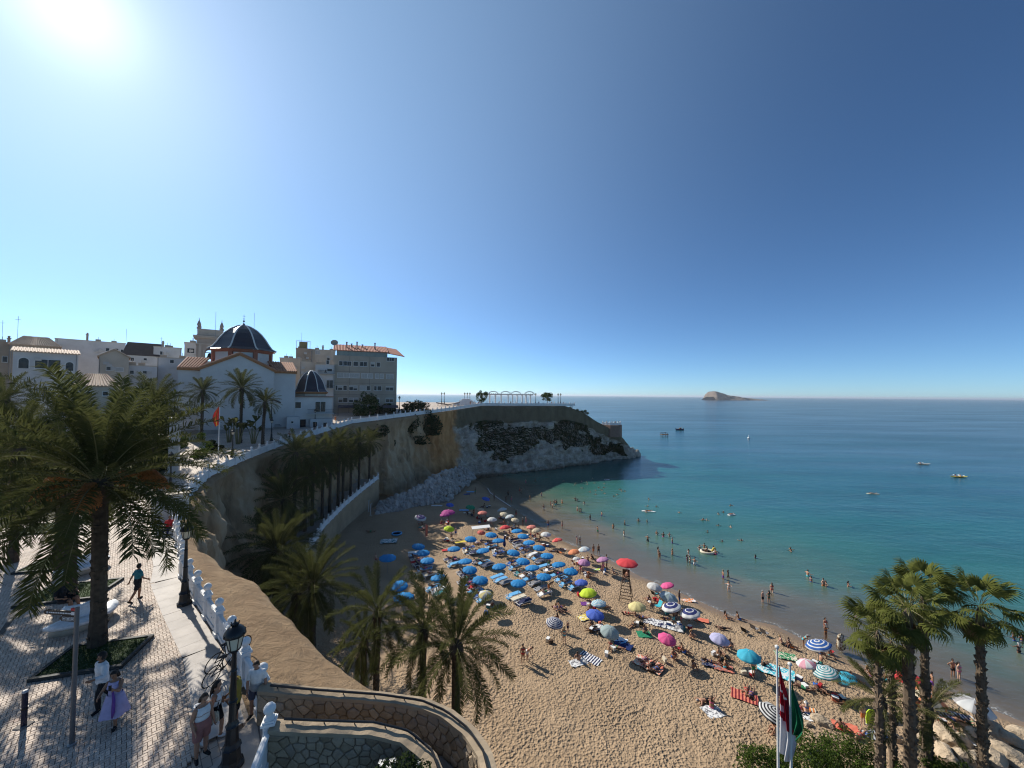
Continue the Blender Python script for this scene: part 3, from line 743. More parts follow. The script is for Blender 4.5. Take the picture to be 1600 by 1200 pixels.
b = Vector((-62, 47, 16.4)); palm(b, 8.5, 'date palm in the garden before the white house with arched windows', GP, 3.8, 40, .28, seed=7, low=R(-55), dead=3)
b = at(240, 690, 50); b.z = 16.7; palm(b, 7.8, 'dark bushy date palm left of the church front, over the small tiled roof', GP, 4.2, 58, .34, seed=8, low=R(-60), dead=5)
# --- palms before the church
GC = 'palms in front of the church'
for px, pyc, Y, hgt, sp, lab in ((317, 612, 66, 0, 2.6, 'left slender palm in front of the white church wall'), (378, 608, 64, 0, 3.3, 'tallest palm in front of the church, right of the flagpole'), (412, 630, 63, 0, 2.5, 'right leaning palm in front of the church wall beside the street lamp')):
    p = at(px, pyc, Y); zb = 17.3; palm(Vector((p.x, p.y, zb)), p.z-zb, lab, GC, sp, 50, .24, seed=int(px), low=R(-40), full=1.2, dead=2, lean=(.0 if px < 400 else .25, 0))
# --- beach palms
GB = 'date palms at the foot of the cliff'
def beach_palm(px, pyb, pyc, label, sp, n, r0=.28, Y=None, seed=0, zb=None, **kw):
    if Y is None: g = onbeach(px, pyb)
    else:
        g = at(px, pyb, Y); g.z = bz(g.x, g.y) if zb is None else zb
    c = at(px, pyc, g.y); return palm(g, c.z-g.z, label, GB, sp, n, r0, seed=seed, **kw)
beach_palm(712, 1095, 1010, 'lone date palm on the open sand nearest the camera, right of the others', 3.7, 44, .27, seed=11, low=R(-46), dead=0, top=R(86), full=1.05, Y=23.2, zb=2.3)
beach_palm(660, 1088, 985, 'date palm on the sand just left of the lone near palm', 3.1, 30, .22, seed=12, low=R(-42), full=1.1, Y=25.0, zb=2.4, dead=1)
beach_palm(588, 1062, 958, 'upright date palm above the end of the brown rock lip', 3.3, 30, .22, seed=13, low=R(-42), full=1.1, Y=27, zb=2.4, dead=1)
beach_palm(568, 1058, 1005, 'short shaggy date palm with dry fronds left of the upright one', 2.4, 30, .2, seed=14, low=R(-60), dead=5, Y=28, zb=2.4)
beach_palm(488, 1010, 915, 'date palm behind the crest of the brown rock lip', 4.3, 50, .28, full=1.3, seed=15, low=R(-50), dead=2, Y=36)
beach_palm(462, 990, 930, 'low date palm tucked against the cliff below the rock lip', 3.2, 38, .28, seed=16, low=R(-50), dead=2, Y=36.5)
beach_palm(430, 960, 862, 'broad date palm with a thick drooping crown in the cliff corner', 4.9, 84, .34, full=1.2, seed=17, low=R(-62), dead=4, Y=44)
beach_palm(442, 860, 782, 'date palm rising behind the broad drooping one', 4.6, 62, .28, full=1.2, seed=18, low=R(-50), dead=3, Y=53, zb=4.5)
for k, (px, pyc, Y, sp) in enumerate(((462, 716, 56, 3.3), (490, 718, 61, 3.3), (517, 712, 67, 3.3), (537, 722, 72, 3.2), (562, 700, 79, 3.0), (578, 698, 84, 3.0), (478, 755, 58.7, 2.8), (549, 712, 75.5, 3), (505, 740, 64, 2.8), (530, 700, 70, 3.0))):
    names = ('first', 'third', 'fifth', 'seventh', 'ninth', 'last', 'second', 'eighth', 'fourth', 'sixth'); c = at(px, pyc-7, Y)
    palm(Vector((c.x, c.y, 5.0)), c.z-5.0, f'{names[k]} palm of the shaded row between cliff and white ramp railing', GB, sp*1.08, 46, .24, full=1.2, seed=30+k, low=R(-52), dead=3)
# --- fan palms at the right
GF = 'fan palms at the right edge of the beach'
for k, (px, pyc, Y, r0, sp, lab) in enumerate(((1371, 985, 22.5, .17, 1.6, 'leftmost fan palm with a thin trunk and a low crown'), (1418, 950, 22.0, .28, 1.7, 'thick trunked fan palm in the middle of the right group'), (1443, 928, 24.5, .22, 1.8, 'tallest fan palm standing behind the thick trunked one'), (1392, 1000, 25.0, .17, 1.45, 'small fan palm hidden between the two left trunks'), (1530, 948, 22.5, .22, 1.7, 'rightmost fan palm standing alone near the boulders'))):
    c = at(px, pyc, Y); palm(Vector((c.x, c.y, 2.6)), c.z-2.6, lab, GF, sp, 27, r0, 'fan', 50+k, low=R(-72), dead=6, top=R(84))
c = at(1378, 1095, 24); palm(Vector((c.x, c.y, 2.5)), c.z-2.5, 'young feathery palm between the trunks of the fan palms', GF, 2.5, 26, .16, seed=61, low=R(-30), dead=0)
c = at(1452, 1110, 25); palm(Vector((c.x, c.y, 2.5)), c.z-2.5, 'young feathery palm right of the thick fan palm trunk', GF, 2.3, 26, .16, seed=62, low=R(-35), dead=0)
# --- bushes at the lower right
for k, (px, py, Y, R3, lab) in enumerate(((1195, 1195, 24.0, (1.5, 1.3, 1.6), 'green bush at the foot of the red and white flag'), (1262, 1185, 24.3, (1.7, 1.4, 2.1), 'green bush right of the flagpoles'), (1330, 1190, 24.5, (1.6, 1.4, 1.8), 'green bush left of the fan palm trunks'), (1420, 1195, 23.0, (1.3, 1.1, 1.4), 'low green bush between the fan palm trunks'), (1485, 1200, 23.5, (1.4, 1.1, 1.4), 'low green bush before the boulders'))):
    p = at(px, py, Y); bush(Vector((p.x, p.y, 2.2)), R3, lab, 'bushes behind the beach', BUSH, 7000, .085, 70+k)
# --- cliff top shrubs and trees
for k, (px, py, Y, R3, lab, h) in enumerate(((572, 634, 104, (4.2, 3, 3.2), 'leafy tree before the grey apartment block', 6), (650, 640, 113, (4.3, 3, 3.0), 'dark tree overhanging the cliff edge', 5.5), (603, 642, 110, (3, 2.5, 2.2), 'small dark tree right of the apartment block', 4.0))):
    p = at(px, py, Y); tree(Vector((p.x, p.y, p.z-h+R3[2]*.7)), h, R3, lab, 'trees on the cliff top', BUSH_DARK if k else TREE_LEAF, 4200, .30, 80+k)
for k, (px, py, Y, R3, lab) in enumerate(((640, 676, 104.5, (5.6, 2.4, 4.6), 'dark shrub hanging over the cliff beside the orange rock'), (664, 664, 108.5, (4.2, 2.4, 4.2), 'dark shrub on the cliff edge above the orange rock'), (578, 672, 93, (4.2, 1.8, 2.4), 'dark shrub under the corner of the white fence'), (604, 690, 97, (1.8, 1.2, 2.0), 'small dark shrub halfway down the clay cliff'))):
    p = at(px, py, Y); bush(p-Vector((0, 0, R3[2]*.6)), R3, lab, 'shrubs on the cliff', BUSH_DARK, 4200, .34, 90+k)
for k, (px, py, Y, R3, lab, h) in enumerate(((855, 622, 150, (2.4, 2.2, 1.7), 'small round tree standing alone on the headland', 4.6), (753, 624, 141, (2.0, 1.8, 2.2), 'ragged small tree at the left end of the white pergola', 5))):
    p = at(px, py, Y); tree(Vector((p.x, p.y, 22)), h, R3, lab, 'trees on the headland', TREE_LEAF, 2600, .22, 100+k)
for k, (px, py, Y) in enumerate(((905, 640, 148), (893, 634, 147.5), (915, 646, 150))):
    p = at(px, py, Y); bush(p-Vector((0, 0, .9)), (1.8, 1.2, 1.3), ('dark shrub spilling over the end of the headland wall', 'dark shrub at the foot of the last headland railing', 'lowest dark shrub on the headland shoulder')[k], 'shrubs on the headland', BUSH_DARK, 500, .25, 110+k)
for k, (px, Y, R3, h) in enumerate(((20, 40, (2.8, 2.4, 2.2), 5.2), (85, 42, (2.6, 2.4, 2.0), 4.6), (140, 45, (2.8, 2.4, 2.0), 4.4), (195, 48, (2.6, 2.2, 1.9), 4.0), (-50, 37, (3, 2.6, 2.4), 5.4), (55, 52, (3.2, 2.6, 2.2), 5.0), (165, 56, (3.2, 2.6, 2.2), 4.6), (235, 52, (2.0, 1.8, 1.6), 3.2))):
    p = at(px, 740, Y); tree(Vector((p.x, p.y, promenade_z(p.x, p.y))), h, R3, 'dark garden tree behind the big fruiting palm', 'garden trees behind the big palm', BUSH_DARK if k % 2 else TREE_LEAF, 2600, .26, 140+k)
for k, (px, py, R3) in enumerate(((30, 800, (1.8, 1.4, 1.3)), (-60, 810, (2.2, 1.6, 1.6)), (120, 785, (1.8, 1.3, 1.2)), (180, 770, (1.6, 1.2, 1.1)), (215, 752, (1.5, 1.2, 1.0)), (235, 735, (1.6, 1.2, 1.2)), (255, 722, (1.5, 1.2, 1.1)), (75, 770, (2.2, 1.6, 1.5)), (150, 745, (2.2, 1.6, 1.4)), (10, 770, (2.4, 1.8, 1.7)))):
    p = onprom(px, py); bush(p, R3, 'dark garden shrub behind the big fruiting palm', 'garden shrubs behind the big palm', BUSH_DARK if k % 3 else BUSH, 1500, .2, 160+k)
# --- garden in front of the church
def banana(base, h, label, seed):
    rnd = random.Random(seed); t = thing('bird_of_paradise_plant', label, 'plant', base, 0, 'broad leaved plants by the church')
    st = MB(); 
    for k in range(7):
        a = k*2.4; r = .55; top = Vector((math.cos(a)*r*1.4, math.sin(a)*r*1.4, h*rnd.uniform(.45, .85))); st.tube([(math.cos(a)*r*.4, math.sin(a)*r*.4, 0), top*.6, top], [.09, .07, .04], 5)
        for j in range(5):
            b = a+rnd.uniform(-1.2, 1.2); mb = MB(); L = rnd.uniform(1.3, 1.9); d = Vector((math.cos(b)*.55, math.sin(b)*.55, rnd.uniform(.5, 1.0))).normalized(); s = Vector((-math.sin(b), math.cos(b), 0))*.22
            q0 = top; q1 = q0+d*L*.4; q2 = q0+d*L*.75+Vector((0, 0, -.12)); q3 = q0+d*L*.95+Vector((0, 0, -.35))
            mb.add([q0, q1-s*.8, q1+s*.8, q2-s, q2+s, q3], [(0, 1, 2), (2, 1, 3, 4), (4, 3, 5)]); mb.build('leaf', LEAF, t)
    st.build('stem', RACHIS, t)
for px, Y, h, lab in ((358, 64.5, 4.4, 'clump of broad leaved plants between flagpole and tall palm'), (372, 63, 5.0, 'tall clump of broad leaved plants under the tallest church palm'), (396, 63.5, 4.4, 'clump of broad leaved plants left of the leaning church palm')):
    p = at(px, 690, Y); banana(Vector((p.x, p.y, 17.4)), h, lab, int(px))
for k, (px, Y, R3, lab) in enumerate(((302, 54, (2.6, 2, 2.2), 'dark rounded bush left of the flagpole'), (250, 60, (3.2, 2.2, 3.0), 'dark leafy mass under the bushy palm'), (200, 62, (4, 2.5, 3.4), 'shrubbery below the small tiled roof'), (120, 60, (4.5, 2.5, 3.2), 'shrubbery before the white house'), (40, 58, (4.5, 2.5, 3.2), 'shrubbery at the left edge before the arched house'), (-30, 50, (5, 3, 3.4), 'shrubbery cut by the left picture edge'), (330, 58, (1.6, 1.2, 1.2), 'low bush at the foot of the church wall'))):
    p = at(px, 700, Y); bush(Vector((p.x, p.y, 16.8)), R3, lab, 'garden bushes by the church', BUSH_DARK if k != 0 else BUSH, 1500, .24, 120+k)
# --- flowering oleander below the stair wall
def oleander(base, R3, label, seed):
    t = bush(base, R3, label, None, BUSH_DARK, 2600, .055, seed); t.name = 'flowering_bush'; rnd = random.Random(seed); fm = M('white_petals', (.8, .78, .74), .6, .1)
    for k in range(26):
        a = rnd.uniform(0, 6.28); q = Vector((math.cos(a)*R3[0]*rnd.uniform(.1, .95), math.sin(a)*R3[1]*rnd.uniform(.1, .95), R3[2]*rnd.uniform(.75, 1.25))); mb = MB()
        for j in range(7):
            o = q+Vector((rnd.uniform(-.06, .06), rnd.uniform(-.06, .06), rnd.uniform(-.05, .05)))
            for c in range(5):
                e = c*1.2566; d = Vector((math.cos(e), math.sin(e), .3))*.03; s = Vector((-math.sin(e), math.cos(e), 0))*.013; mb.add([o, o+d-s, o+d*1.3, o+d+s], [(0, 1, 2, 3)])
        mb.build('flower', fm, t)
    return t
oleander(Vector((-3.0, 10.25, 14.95)), (1.15, .42, 1.1), 'dark flowering bush with white blossoms below the stone stair wall', 5)
# ------------------------------------------------------------------ buildings
WHITEW = M('white_render', (.52, .515, .50), .85, .09, .35, .2, 25, dirt=.45)
CREAMW = M('cream_render', (.50, .43, .34), .85, .1, .4, .2, 30, dirt=.3)
TANW = M('tan_render', (.36, .28, .21), .9, .15, .4, .2, 30, dirt=.3)
GREYW = M('grey_concrete', (.37, .32, .255), .9, .1, .35, .2, 30, dirt=.35)
STONEW = M('tower_stone', (.40, .31, .24), .9, .15, .6, .3, 12, dirt=.3)
OCHRE = M('ochre_cornice', (.34, .15, .06), .8, .15, 1, .2, 20)
DARKT = M('dark_roof_sheet', (.055, .032, .028), .8, .2, 1, .2, 10)
GLASS = M('window_glass', (.014, .016, .02), .22, .1, 1, 0, 1, 0, .3)
SHUT = M('pale_shutter', (.46, .45, .42), .6, .1, 2)
FRAMEW = M('white_frame', (.6, .6, .58), .6, .08, 2)
IRON = M('dark_iron', (.02, .02, .022), .5, .2, 5, .1, 30, .3)
STEEL = M('grey_metal', (.25, .25, .25), .45, .15, 4, 0, 1, .6)
BLUET = M('blue_glazed_tile', (.010, .012, .026), .33, .35, 3, .5, 9, 0, .6)
RIBW = M('white_rib', (.62, .61, .58), .6, .1, 2)
def tile_material(name, c):
    m, nt, out = nodes_of(name); g = nt.nodes.new('ShaderNodeNewGeometry')
    k = mixc(nt, tuple(x*.72 for x in c), tuple(min(1, x*1.3) for x in c), noise(nt, wpos(nt), 2.2, 6, .7))
    k = mixc(nt, k, tuple(x*.5 for x in c), ramp(nt, noise(nt, wpos(nt), .5, 5), [(.5, (0, 0, 0)), (.75, (.6, .6, .6))]))
    principled(nt, out, k, .8, bumpn(nt, noise(nt, wpos(nt), 14, 3), .4, .03)); return m
TILE = tile_material('clay_tile', (.42, .20, .115)); TILEP = tile_material('pale_clay_tile', (.46, .33, .23)); TILER = tile_material('red_clay_tile', (.36, .125, .075))
def roof_slab(mb, a, b, c, d, pitch=.34, h=.11, thick=.14, m=None):
    """barrel tiled roof plane: a-b is the eave, d-c the ridge; rounded ribs run from eave to ridge in short courses"""
    a, b, c, d = map(Vector, (a, b, c, d)); n = max(3, int((b-a).length/pitch)); nr = (b-a).cross(d-a).normalized()
    if nr.z < 0: nr = -nr
    mb.add([a, b, c, d, a-nr*thick, b-nr*thick, c-nr*thick, d-nr*thick], [(0, 1, 2, 3), (7, 6, 5, 4), (0, 4, 5, 1), (1, 5, 6, 2), (2, 6, 7, 3), (3, 7, 4, 0)], m)
    for k in range(n):
        t0, t1 = (k+.12)/n, (k+.88)/n
        e0, e1 = a.lerp(b, t0), a.lerp(b, t1); r0, r1 = d.lerp(c, t0), d.lerp(c, t1); em, rm = (e0+e1)/2+nr*h*1.5, (r0+r1)/2+nr*h*1.5
        e0b, e1b, r0b, r1b = e0.lerp(em, .5)+nr*h*.55, e1.lerp(em, .5)+nr*h*.55, r0.lerp(rm, .5)+nr*h*.55, r1.lerp(rm, .5)+nr*h*.55
        mb.add([e0, e0b, em, e1b, e1, r0, r0b, rm, r1b, r1], [(0, 1, 6, 5), (1, 2, 7, 6), (2, 3, 8, 7), (3, 4, 9, 8), (0, 4, 3, 2, 1)], m)
def window(parent, x, z, w, h, y=0.0, pane=GLASS, frame=FRAMEW, mull=1, shutter=0, deep=.10, bars=False):
    """window on a wall whose outer face is the plane y; local -y looks outward"""
    f = MB(); t = .09; yo = y-deep/2-.003
    for (cx, cz, ww, hh) in ((x, z+h/2+t/2, w+2*t, t), (x, z-h/2-t/2, w+2*t, t), (x-w/2-t/2, z, t, h), (x+w/2+t/2, z, t, h)): f.box((cx, yo, cz), (ww, deep, hh))
    f.box((x, y-.09, z-h/2-t-.03), (w+3*t, .18, .06))
    for k in range(mull): f.box((x-w/2+w*(k+1)/(mull+1), y-.036, z), (.06, .04, h))
    fo = f.build('window', frame, parent)
    p = MB(); p.box((x, y-.014, z), (w-.01, .02, h-.01)); p.build('pane', pane, fo)
    if shutter:
        s = MB(); hs = h*shutter; n = max(3, int(hs/.12))
        for k in range(n): s.box((x, y-.05, z+h/2-(k+.5)*hs/n), (w-.012, .022, hs/n*.86))
        s.build('shutter', SHUT, fo)
    if bars:
        s = MB()
        for k in range(int(w/.14)): s.box((x-w/2+.07+k*.14, y-.13, z), (.02, .02, h))
        s.build('grille', IRON, fo)
    return fo
def arch_poly(x, z0, w, h, n=8):
    pts = [(x-w/2, z0)]+[(x-w/2*math.cos(math.pi*k/n), z0+h-w/2+w/2*math.sin(math.pi*k/n)) for k in range(n+1)]+[(x+w/2, z0)]
    return pts[::-1]
def mast(base, h, label, cat='antenna', kind=0):
    t = thing('antenna_mast', label, cat, base); mb = MB(); mb.tube([(0, 0, 0), (0, 0, h)], .035, 5); mb.build('mast', STEEL, t)
    if kind:
        b = MB(); b.tube([(-.7*kind, 0, h*.86), (.7*kind, 0, h*.86)], .02, 4)
        for k in range(6): b.tube([(-.6*kind+k*.24*kind, -.25, h*.86), (-.6*kind+k*.24*kind, .25, h*.86)], .012, 4)
        b.build('aerial', STEEL, t)
    return t
def frame_at(px, Y, az):
    """origin on the sight line, local x to the right along a face square to the view azimuth"""
    p = at(px, 615, Y); return Vector((p.x, p.y, 0)), az
# --- church
az = R(35.4); org = Vector((-53.7, 75.0, 0))
church = thing('church', 'white church with a dark blue tiled dome and ochre cornices', 'church', org, az)
zb, ze, za = 16.9, 30.4, 33.5
w_ = MB(); w_.extr([(-5.67, zb), (6.13, zb), (6.13, ze), (.3, za), (-5.67, ze)], 0, 2.0)
w_.build('front_wall', WHITEW, church)
w_ = MB(); w_.box((-7.3, 1.4+13, (zb+ze-.1)/2), (3.2, 26, ze-.1-zb)); w_.box((8.15, 1.4+13, (zb+ze-.1)/2), (3.98, 26, ze-.1-zb)); w_.box((.2, 15, (zb+ze-.2)/2), (11.7, 25, ze-.2-zb)); w_.build('wall', WHITEW, church)
pl = MB(); pl.box((.25, -.03, zb+1.0), (12.0, .10, 2.0)); pl.box((-7.3, 1.33, zb+1.0), (3.26, .12, 2.0)); pl.box((8.15, 1.33, zb+1.0), (4.0, .12, 2.0)); pl.build('plinth', M('plinth_stone', (.30, .27, .24), .9, .2, .8, .3, 15), church)
cn = MB()
def strip(p, q, hgt, y0, y1):
    (x0, z0), (x1, z1) = p, q; cn.extr([(x0, z0-hgt), (x1, z1-hgt), (x1, z1), (x0, z0)], y0, y1)
strip((-6.0, ze+.16), (.3, za+.30), .52, -.30, 2.1); strip((.3, za+.30), (6.5, ze+.16), .52, -.30, 2.1)
cn.box((-7.5, 1.2, ze-.08), (3.2, .5, .46)); cn.box((8.4, 1.2, ze-.08), (3.9, .5, .46)); cn.build('cornice', OCHRE, church)
r_ = MB()
roof_slab(r_, (-9.1, .9, ze+.18), (-5.9, .9, ze+.18), (-4.6, 6.4, ze+2.5), (-8.2, 6.4, ze+2.5), .36, .09)
roof_slab(r_, (6.3, .9, ze+.18), (10.4, .9, ze+.18), (10.1, 6.4, ze+2.4), (5.2, 6.4, ze+2.4), .36, .09)
ro = r_.build('roof', TILE, church); ro['kind'] = 'stuff'
r_ = MB(); roof_slab(r_, (-6.0, -.36, ze+.2), (-6.0, 8, ze+.2), (.3, 8, za+.34), (.3, -.36, za+.34), .36, .09); roof_slab(r_, (6.5, 8, ze+.2), (6.5, -.36, ze+.2), (.3, -.36, za+.34), (.3, 8, za+.34), .36, .09)
ro = r_.build('roof', TILE, church); ro['kind'] = 'stuff'
DC = (.85, 9.3); d_ = MB(); d_.lathe([(5.35, 29.5), (5.35, 34.9)], 8, (DC[0], DC[1], 0), a0=R(22.5)); dr = d_.build('drum', WHITEW, church)
d_ = MB()
for k in range(8):
    a = R(22.5+45*k); d_.box((DC[0]+5.3*math.cos(a), DC[1]+5.3*math.sin(a), 32.2), (.75, .75, 5.3), a)
d_.lathe([(5.5, 34.35), (5.85, 34.6), (6.05, 34.95), (5.4, 35.0)], 8, (DC[0], DC[1], 0), a0=R(22.5)); d_.build('pilaster', M('terracotta_trim', (.30, .10, .06), .8, .15, 1), church)
prof = [(6.45, 34.95), (6.1, 35.12), (5.55, 35.45), (4.95, 36.3), (4.3, 37.4), (3.45, 38.55), (2.45, 39.5), (1.3, 40.2), (.45, 40.5), (.02, 40.58)]
def dome_rows(mb, prof, c, n, rows=26):
    P = interp_poly([Vector((r, 0, z)) for r, z in prof], rows+1); vs = []
    for i in range(rows):
        (r0, _, z0), (r1, _, z1) = P[i], P[i+1]
        mb.lathe([(r0+.045, z0), (r1+.01, z1)], n, c, a0=R(22.5), cap=False)
d_ = MB(); dome_rows(d_, prof, (DC[0], DC[1], 0), 8); do = d_.build('dome', BLUET, church)
for k in range(8):
    a = R(22.5+45*k); s = MB(); s.tube([(DC[0]+(r+.06)*math.cos(a), DC[1]+(r+.06)*math.sin(a), z+.05) for r, z in prof], .15, 6); s.build('rib', RIBW, do)
s = MB(); s.lathe([(.4, 40.4), (.25, 40.8), (.12, 41.0), (.05, 41.2), (.03, 42.2)], 8, (DC[0], DC[1], 0)); s.ball((DC[0], DC[1], 41.5), .2, 8); s.ball((DC[0], DC[1], 42.0), .12, 8); s.box((DC[0], DC[1], 42.5), (.06, .06, .9)); s.box((DC[0], DC[1], 42.6), (.5, .06, .06)); s.build('cross_finial', IRON, do)
s = MB(); s.tube([(3.6, -.16, 25.6), (7.4, -.16, 24.0)], .14, 4); s.tube([(3.6, -.16, 25.6), (3.4, -.16, 25.2)], .1, 4); s.build('canopy_rail', DARKT, church)
for k, (w0, z0) in enumerate(((1.0, 19.35), (1.3, 19.1))):   # dark painted street plate on the wall
    s = MB(); s.box((7.0+k*.1, 1.38-.01, z0), (w0, .03, .14)); s.build('wall_plate', M('plate_dark', (.10, .10, .11), .6), church)
# --- bell tower
to = at(326, 613, 96); t = thing('bell_tower', 'sandstone bell tower with an arched belfry beside the blue dome', 'tower', (to.x, to.y, -1.9), R(38))
b_ = MB(); b_.box((0, 0, 26), (5.2, 5.2, 19)); 
for sx in (-1, 1):
    b_.box((sx*1.75, -2.2, 37.5), (1.7, .8, 4.0)); b_.box((sx*1.75, 2.2, 37.5), (1.7, .8, 4.0)); b_.box((sx*2.2, 0, 37.5), (.8, 3.59, 4.0))
poly = arch_poly(0, 35.5, 1.8, 3.2); top = [(-.9, 39.5), (.9, 39.5)]
b_.extr([(-.9, 38.6-.8)]+[(-.9*math.cos(math.pi*k/8), 37.8+.9*math.sin(math.pi*k/8)) for k in range(1, 8)]+[(.9, 37.8), (.9, 39.5), (-.9, 39.5)], -2.6, -1.8)
b_.extr([(-.9, 37.8)]+[(-.9*math.cos(math.pi*k/8), 37.8+.9*math.sin(math.pi*k/8)) for k in range(1, 8)]+[(.9, 37.8), (.9, 39.5), (-.9, 39.5)], 1.8, 2.6)
b_.box((0, 0, 40.7), (5.2, 5.2, 2.4)); b_.build('wall', STONEW, t)
c_ = MB(); c_.box((0, 0, 39.65), (5.5, 5.5, .3)); c_.box((0, 0, 41.2), (6.0, 6.0, .3)); c_.box((0, 0, 41.5), (6.5, 6.5, .3)); c_.box((0, 0, 42.5), (5.0, 5.0, 1.7)); 
for sx in (-1, 1): c_.box((sx*1.9, -2.68, 37.4), (.5, .16, 4.2)); c_.box((sx*1.15, -2.64, 36.8), (.24, .1, 2.7))
c_.build('cornice', M('tower_trim', (.50, .40, .31), .9, .12, .8, .2, 15), t)
for sx in (-1, 1):
    for sy in (-1, 1):
        p_ = MB(); p_.lathe([(.45, 43.3), (.45, 43.7), (.25, 43.9), (.42, 44.3), (.3, 44.8), (.08, 45.4), (.03, 46.0)], 8, (sx*2.2, sy*2.2, 0)); p_.build('pinnacle', STONEW, t)
p_ = MB(); p_.lathe([(.75, 36.2), (.68, 36.5), (.45, 37.0), (.38, 37.5), (.1, 37.7)], 10); p_.tube([(-1.6, 0, 37.8), (1.6, 0, 37.8)], .09, 5); p_.build('bell', IRON, t)
mast(at(336, 535, 93), at(336, 487, 93).z-at(336, 535, 93).z, 'thin mast rising behind the bell tower top', 'mast')
mast(at(396, 550, 100), at(396, 489, 100).z-at(396, 550, 100).z, 'thin mast rising behind the right side of the big dome', 'mast')
# --- chapel with the small dome, and the white house under it
o, a = at(487, 614, 86), R(31)
t = thing('chapel', 'small blue domed chapel with white ribs right of the church', 'chapel', (o.x, o.y, 0), a)
m_ = MB(); m_.lathe([(3.35, 17.5), (3.35, 26.4)], 8, (0, 3.4, 0), a0=R(22.5)); m_.build('wall', CREAMW, t)
pr = [(3.75, 26.3), (3.45, 26.55), (3.15, 27.0), (2.9, 27.9), (2.45, 29.0), (1.75, 30.1), (.95, 30.85), (.3, 31.15), (.02, 31.2)]
m_ = MB(); m_.lathe([(3.5, 25.85), (3.8, 26.05), (3.75, 26.32), (3.4, 26.34)], 8, (0, 3.4, 0), a0=R(22.5)); m_.build('cornice', OCHRE, t)
m_ = MB(); dome_rows(m_, pr, (0, 3.4, 0), 8, 20); dm = m_.build('dome', BLUET, t)
for k in range(8):
    aa = R(22.5+45*k); s = MB(); s.tube([((r+.04)*math.cos(aa), 3.4+(r+.04)*math.sin(aa), z+.04) for r, z in pr], .10, 5); s.build('rib', RIBW, dm)
h = thing('white_house', 'white two storey house with balcony below the small blue dome', 'house', (o.x, o.y-2.6, 0), a)
m_ = MB(); m_.box((1.0, 3, 21.3), (8.8, 5.6, 7.6)); m_.box((-2.2, -1.0, 19.3), (2.4, 2.4, 3.4)); m_.box((3.2, -.55, 18.9), (4.4, 1.5, 3.0)); m_.build('wall', WHITEW, h)
m_ = MB(); m_.box((1.0, 2.9, 25.22), (9.3, 6.1, .22)); m_.build('roof', M('flat_roof_edge', (.24, .16, .12), .9), h)
window(h, -1.9, 23.4, 2.2, 1.3, .2, mull=1); window(h, 3.0, 23.0, 2.0, 2.2, .2, mull=1); 
m_ = MB(); m_.box((3.0, -.45, 21.5), (5.2, 1.5, .18)); 
bo = m_.build('balcony', WHITEW, h); s = MB()
for k in range(34): s.box((.5+k*.152, -1.15, 22.05), (.02, .02, .9))
s.box((3.0, -1.15, 22.5), (5.2, .05, .05)); s.build('railing', IRON, bo)
for x, w0, hh in ((1.9, .8, 1.6), (3.9, .8, 1.2)): window(h, x, 19.0, w0, hh, -1.3, mull=0)
d_ = MB(); d_.box((-.35, .14, 19.0), (1.1, .08, 2.6)); d_.build('door', DARKT, h)
window(h, -2.4, 19.9, .4, .4, -2.2, mull=0)
# --- apartment block
o = at(570, 612, 112); a = R(21)
t = thing('apartment_block', 'grey five storey apartment block with a red tiled roof', 'building', (o.x, o.y, 0), a)
m_ = MB(); m_.box((.2, 6, 28.3), (17.4, 12, 17.2)); m_.build('wall', GREYW, t)
m_ = MB()
for z in (22.4, 25.7, 29.0, 32.3): m_.box((.2, -.012, z), (17.3, .05, .08))
for x in (-4.2, 1.2): m_.box((x, -.013, 28.6), (.10, .06, 16.4))
m_.build('panel_joint', M('joint_dark', (.16, .15, .14), .9), t)
m_ = MB(); m_.box((-.8, 2.2, 37.6), (13.8, 4.4, 1.5)); m_.build('attic_wall', M('attic_glass', (.20, .24, .22), .3, .15, 1), t)
r_ = MB(); roof_slab(r_, (-8.6, -.5, 38.3), (6.5, -.5, 38.3), (6.0, 5.5, 40.6), (-8.9, 5.5, 40.6), .4, .07); roof_slab(r_, (6.0, -.9, 38.0), (11.0, -.9, 37.2), (9.0, 5, 39.9), (5.6, 5, 40.4), .4, .07)
ro = r_.build('roof', TILER, t); ro['kind'] = 'stuff'
for k, (x, y, zz, hh) in enumerate(((-5.2, 2.5, 39.6, 1.7), (-3.9, 3.5, 39.9, 1.1), (-2.4, 2.5, 39.6, 1.9), (-.9, 3.5, 39.9, 1.0), (2.6, 2.2, 39.5, 1.9))):
    c_ = MB(); c_.box((x, y, zz+hh/2-.3), (.36, .36, hh)); c_.box((x, y, zz+hh-.24), (.55, .55, .14)); c_.build('chimney', TANW, ro)
rows = [(34.6, [(-6.4, 1.2, 0), (-4.9, 2.2, 0), (-2.6, 1.2, 0), (-1.0, .9, 0), (.0, .9, 0), (2.0, .9, .5), (3.6, .9, 0)]),
        (31.2, [(-6.6, 1.5, 1), (-5.0, 1.5, 1), (-2.9, 2.6, 1), (-.2, 1.6, 1), (1.4, 1.3, 1), (3.3, .9, 1), (4.6, .9, 1), (6.9, 1.9, .9)]),
        (27.6, [(-7.5, .4, 0), (-6.6, 1.1, .5), (-5.3, .9, 0), (-3.7, 1.0, .3), (-2.6, 1.0, .6), (-.5, 1.6, 1), (1.0, .9, 0), (2.9, .7, 0), (4.0, 1.1, 0), (6.9, 2.0, .3)]),
        (24.1, [(-6.4, 1.1, .4), (-5.2, 1.2, 0), (-3.6, 1.2, .5), (-2.4, 1.2, .4), (.2, 2.0, .2), (3.4, 1.2, .3), (6.9, 2.0, .3)])]
for z, ws in rows:
    for x, w0, sh in ws: window(t, x, z, w0, 1.25, 0, mull=1 if w0 > 1.4 else 0, shutter=sh)
window(t, 7.0, 36.3, 2.0, 1.0, 0, mull=2); 
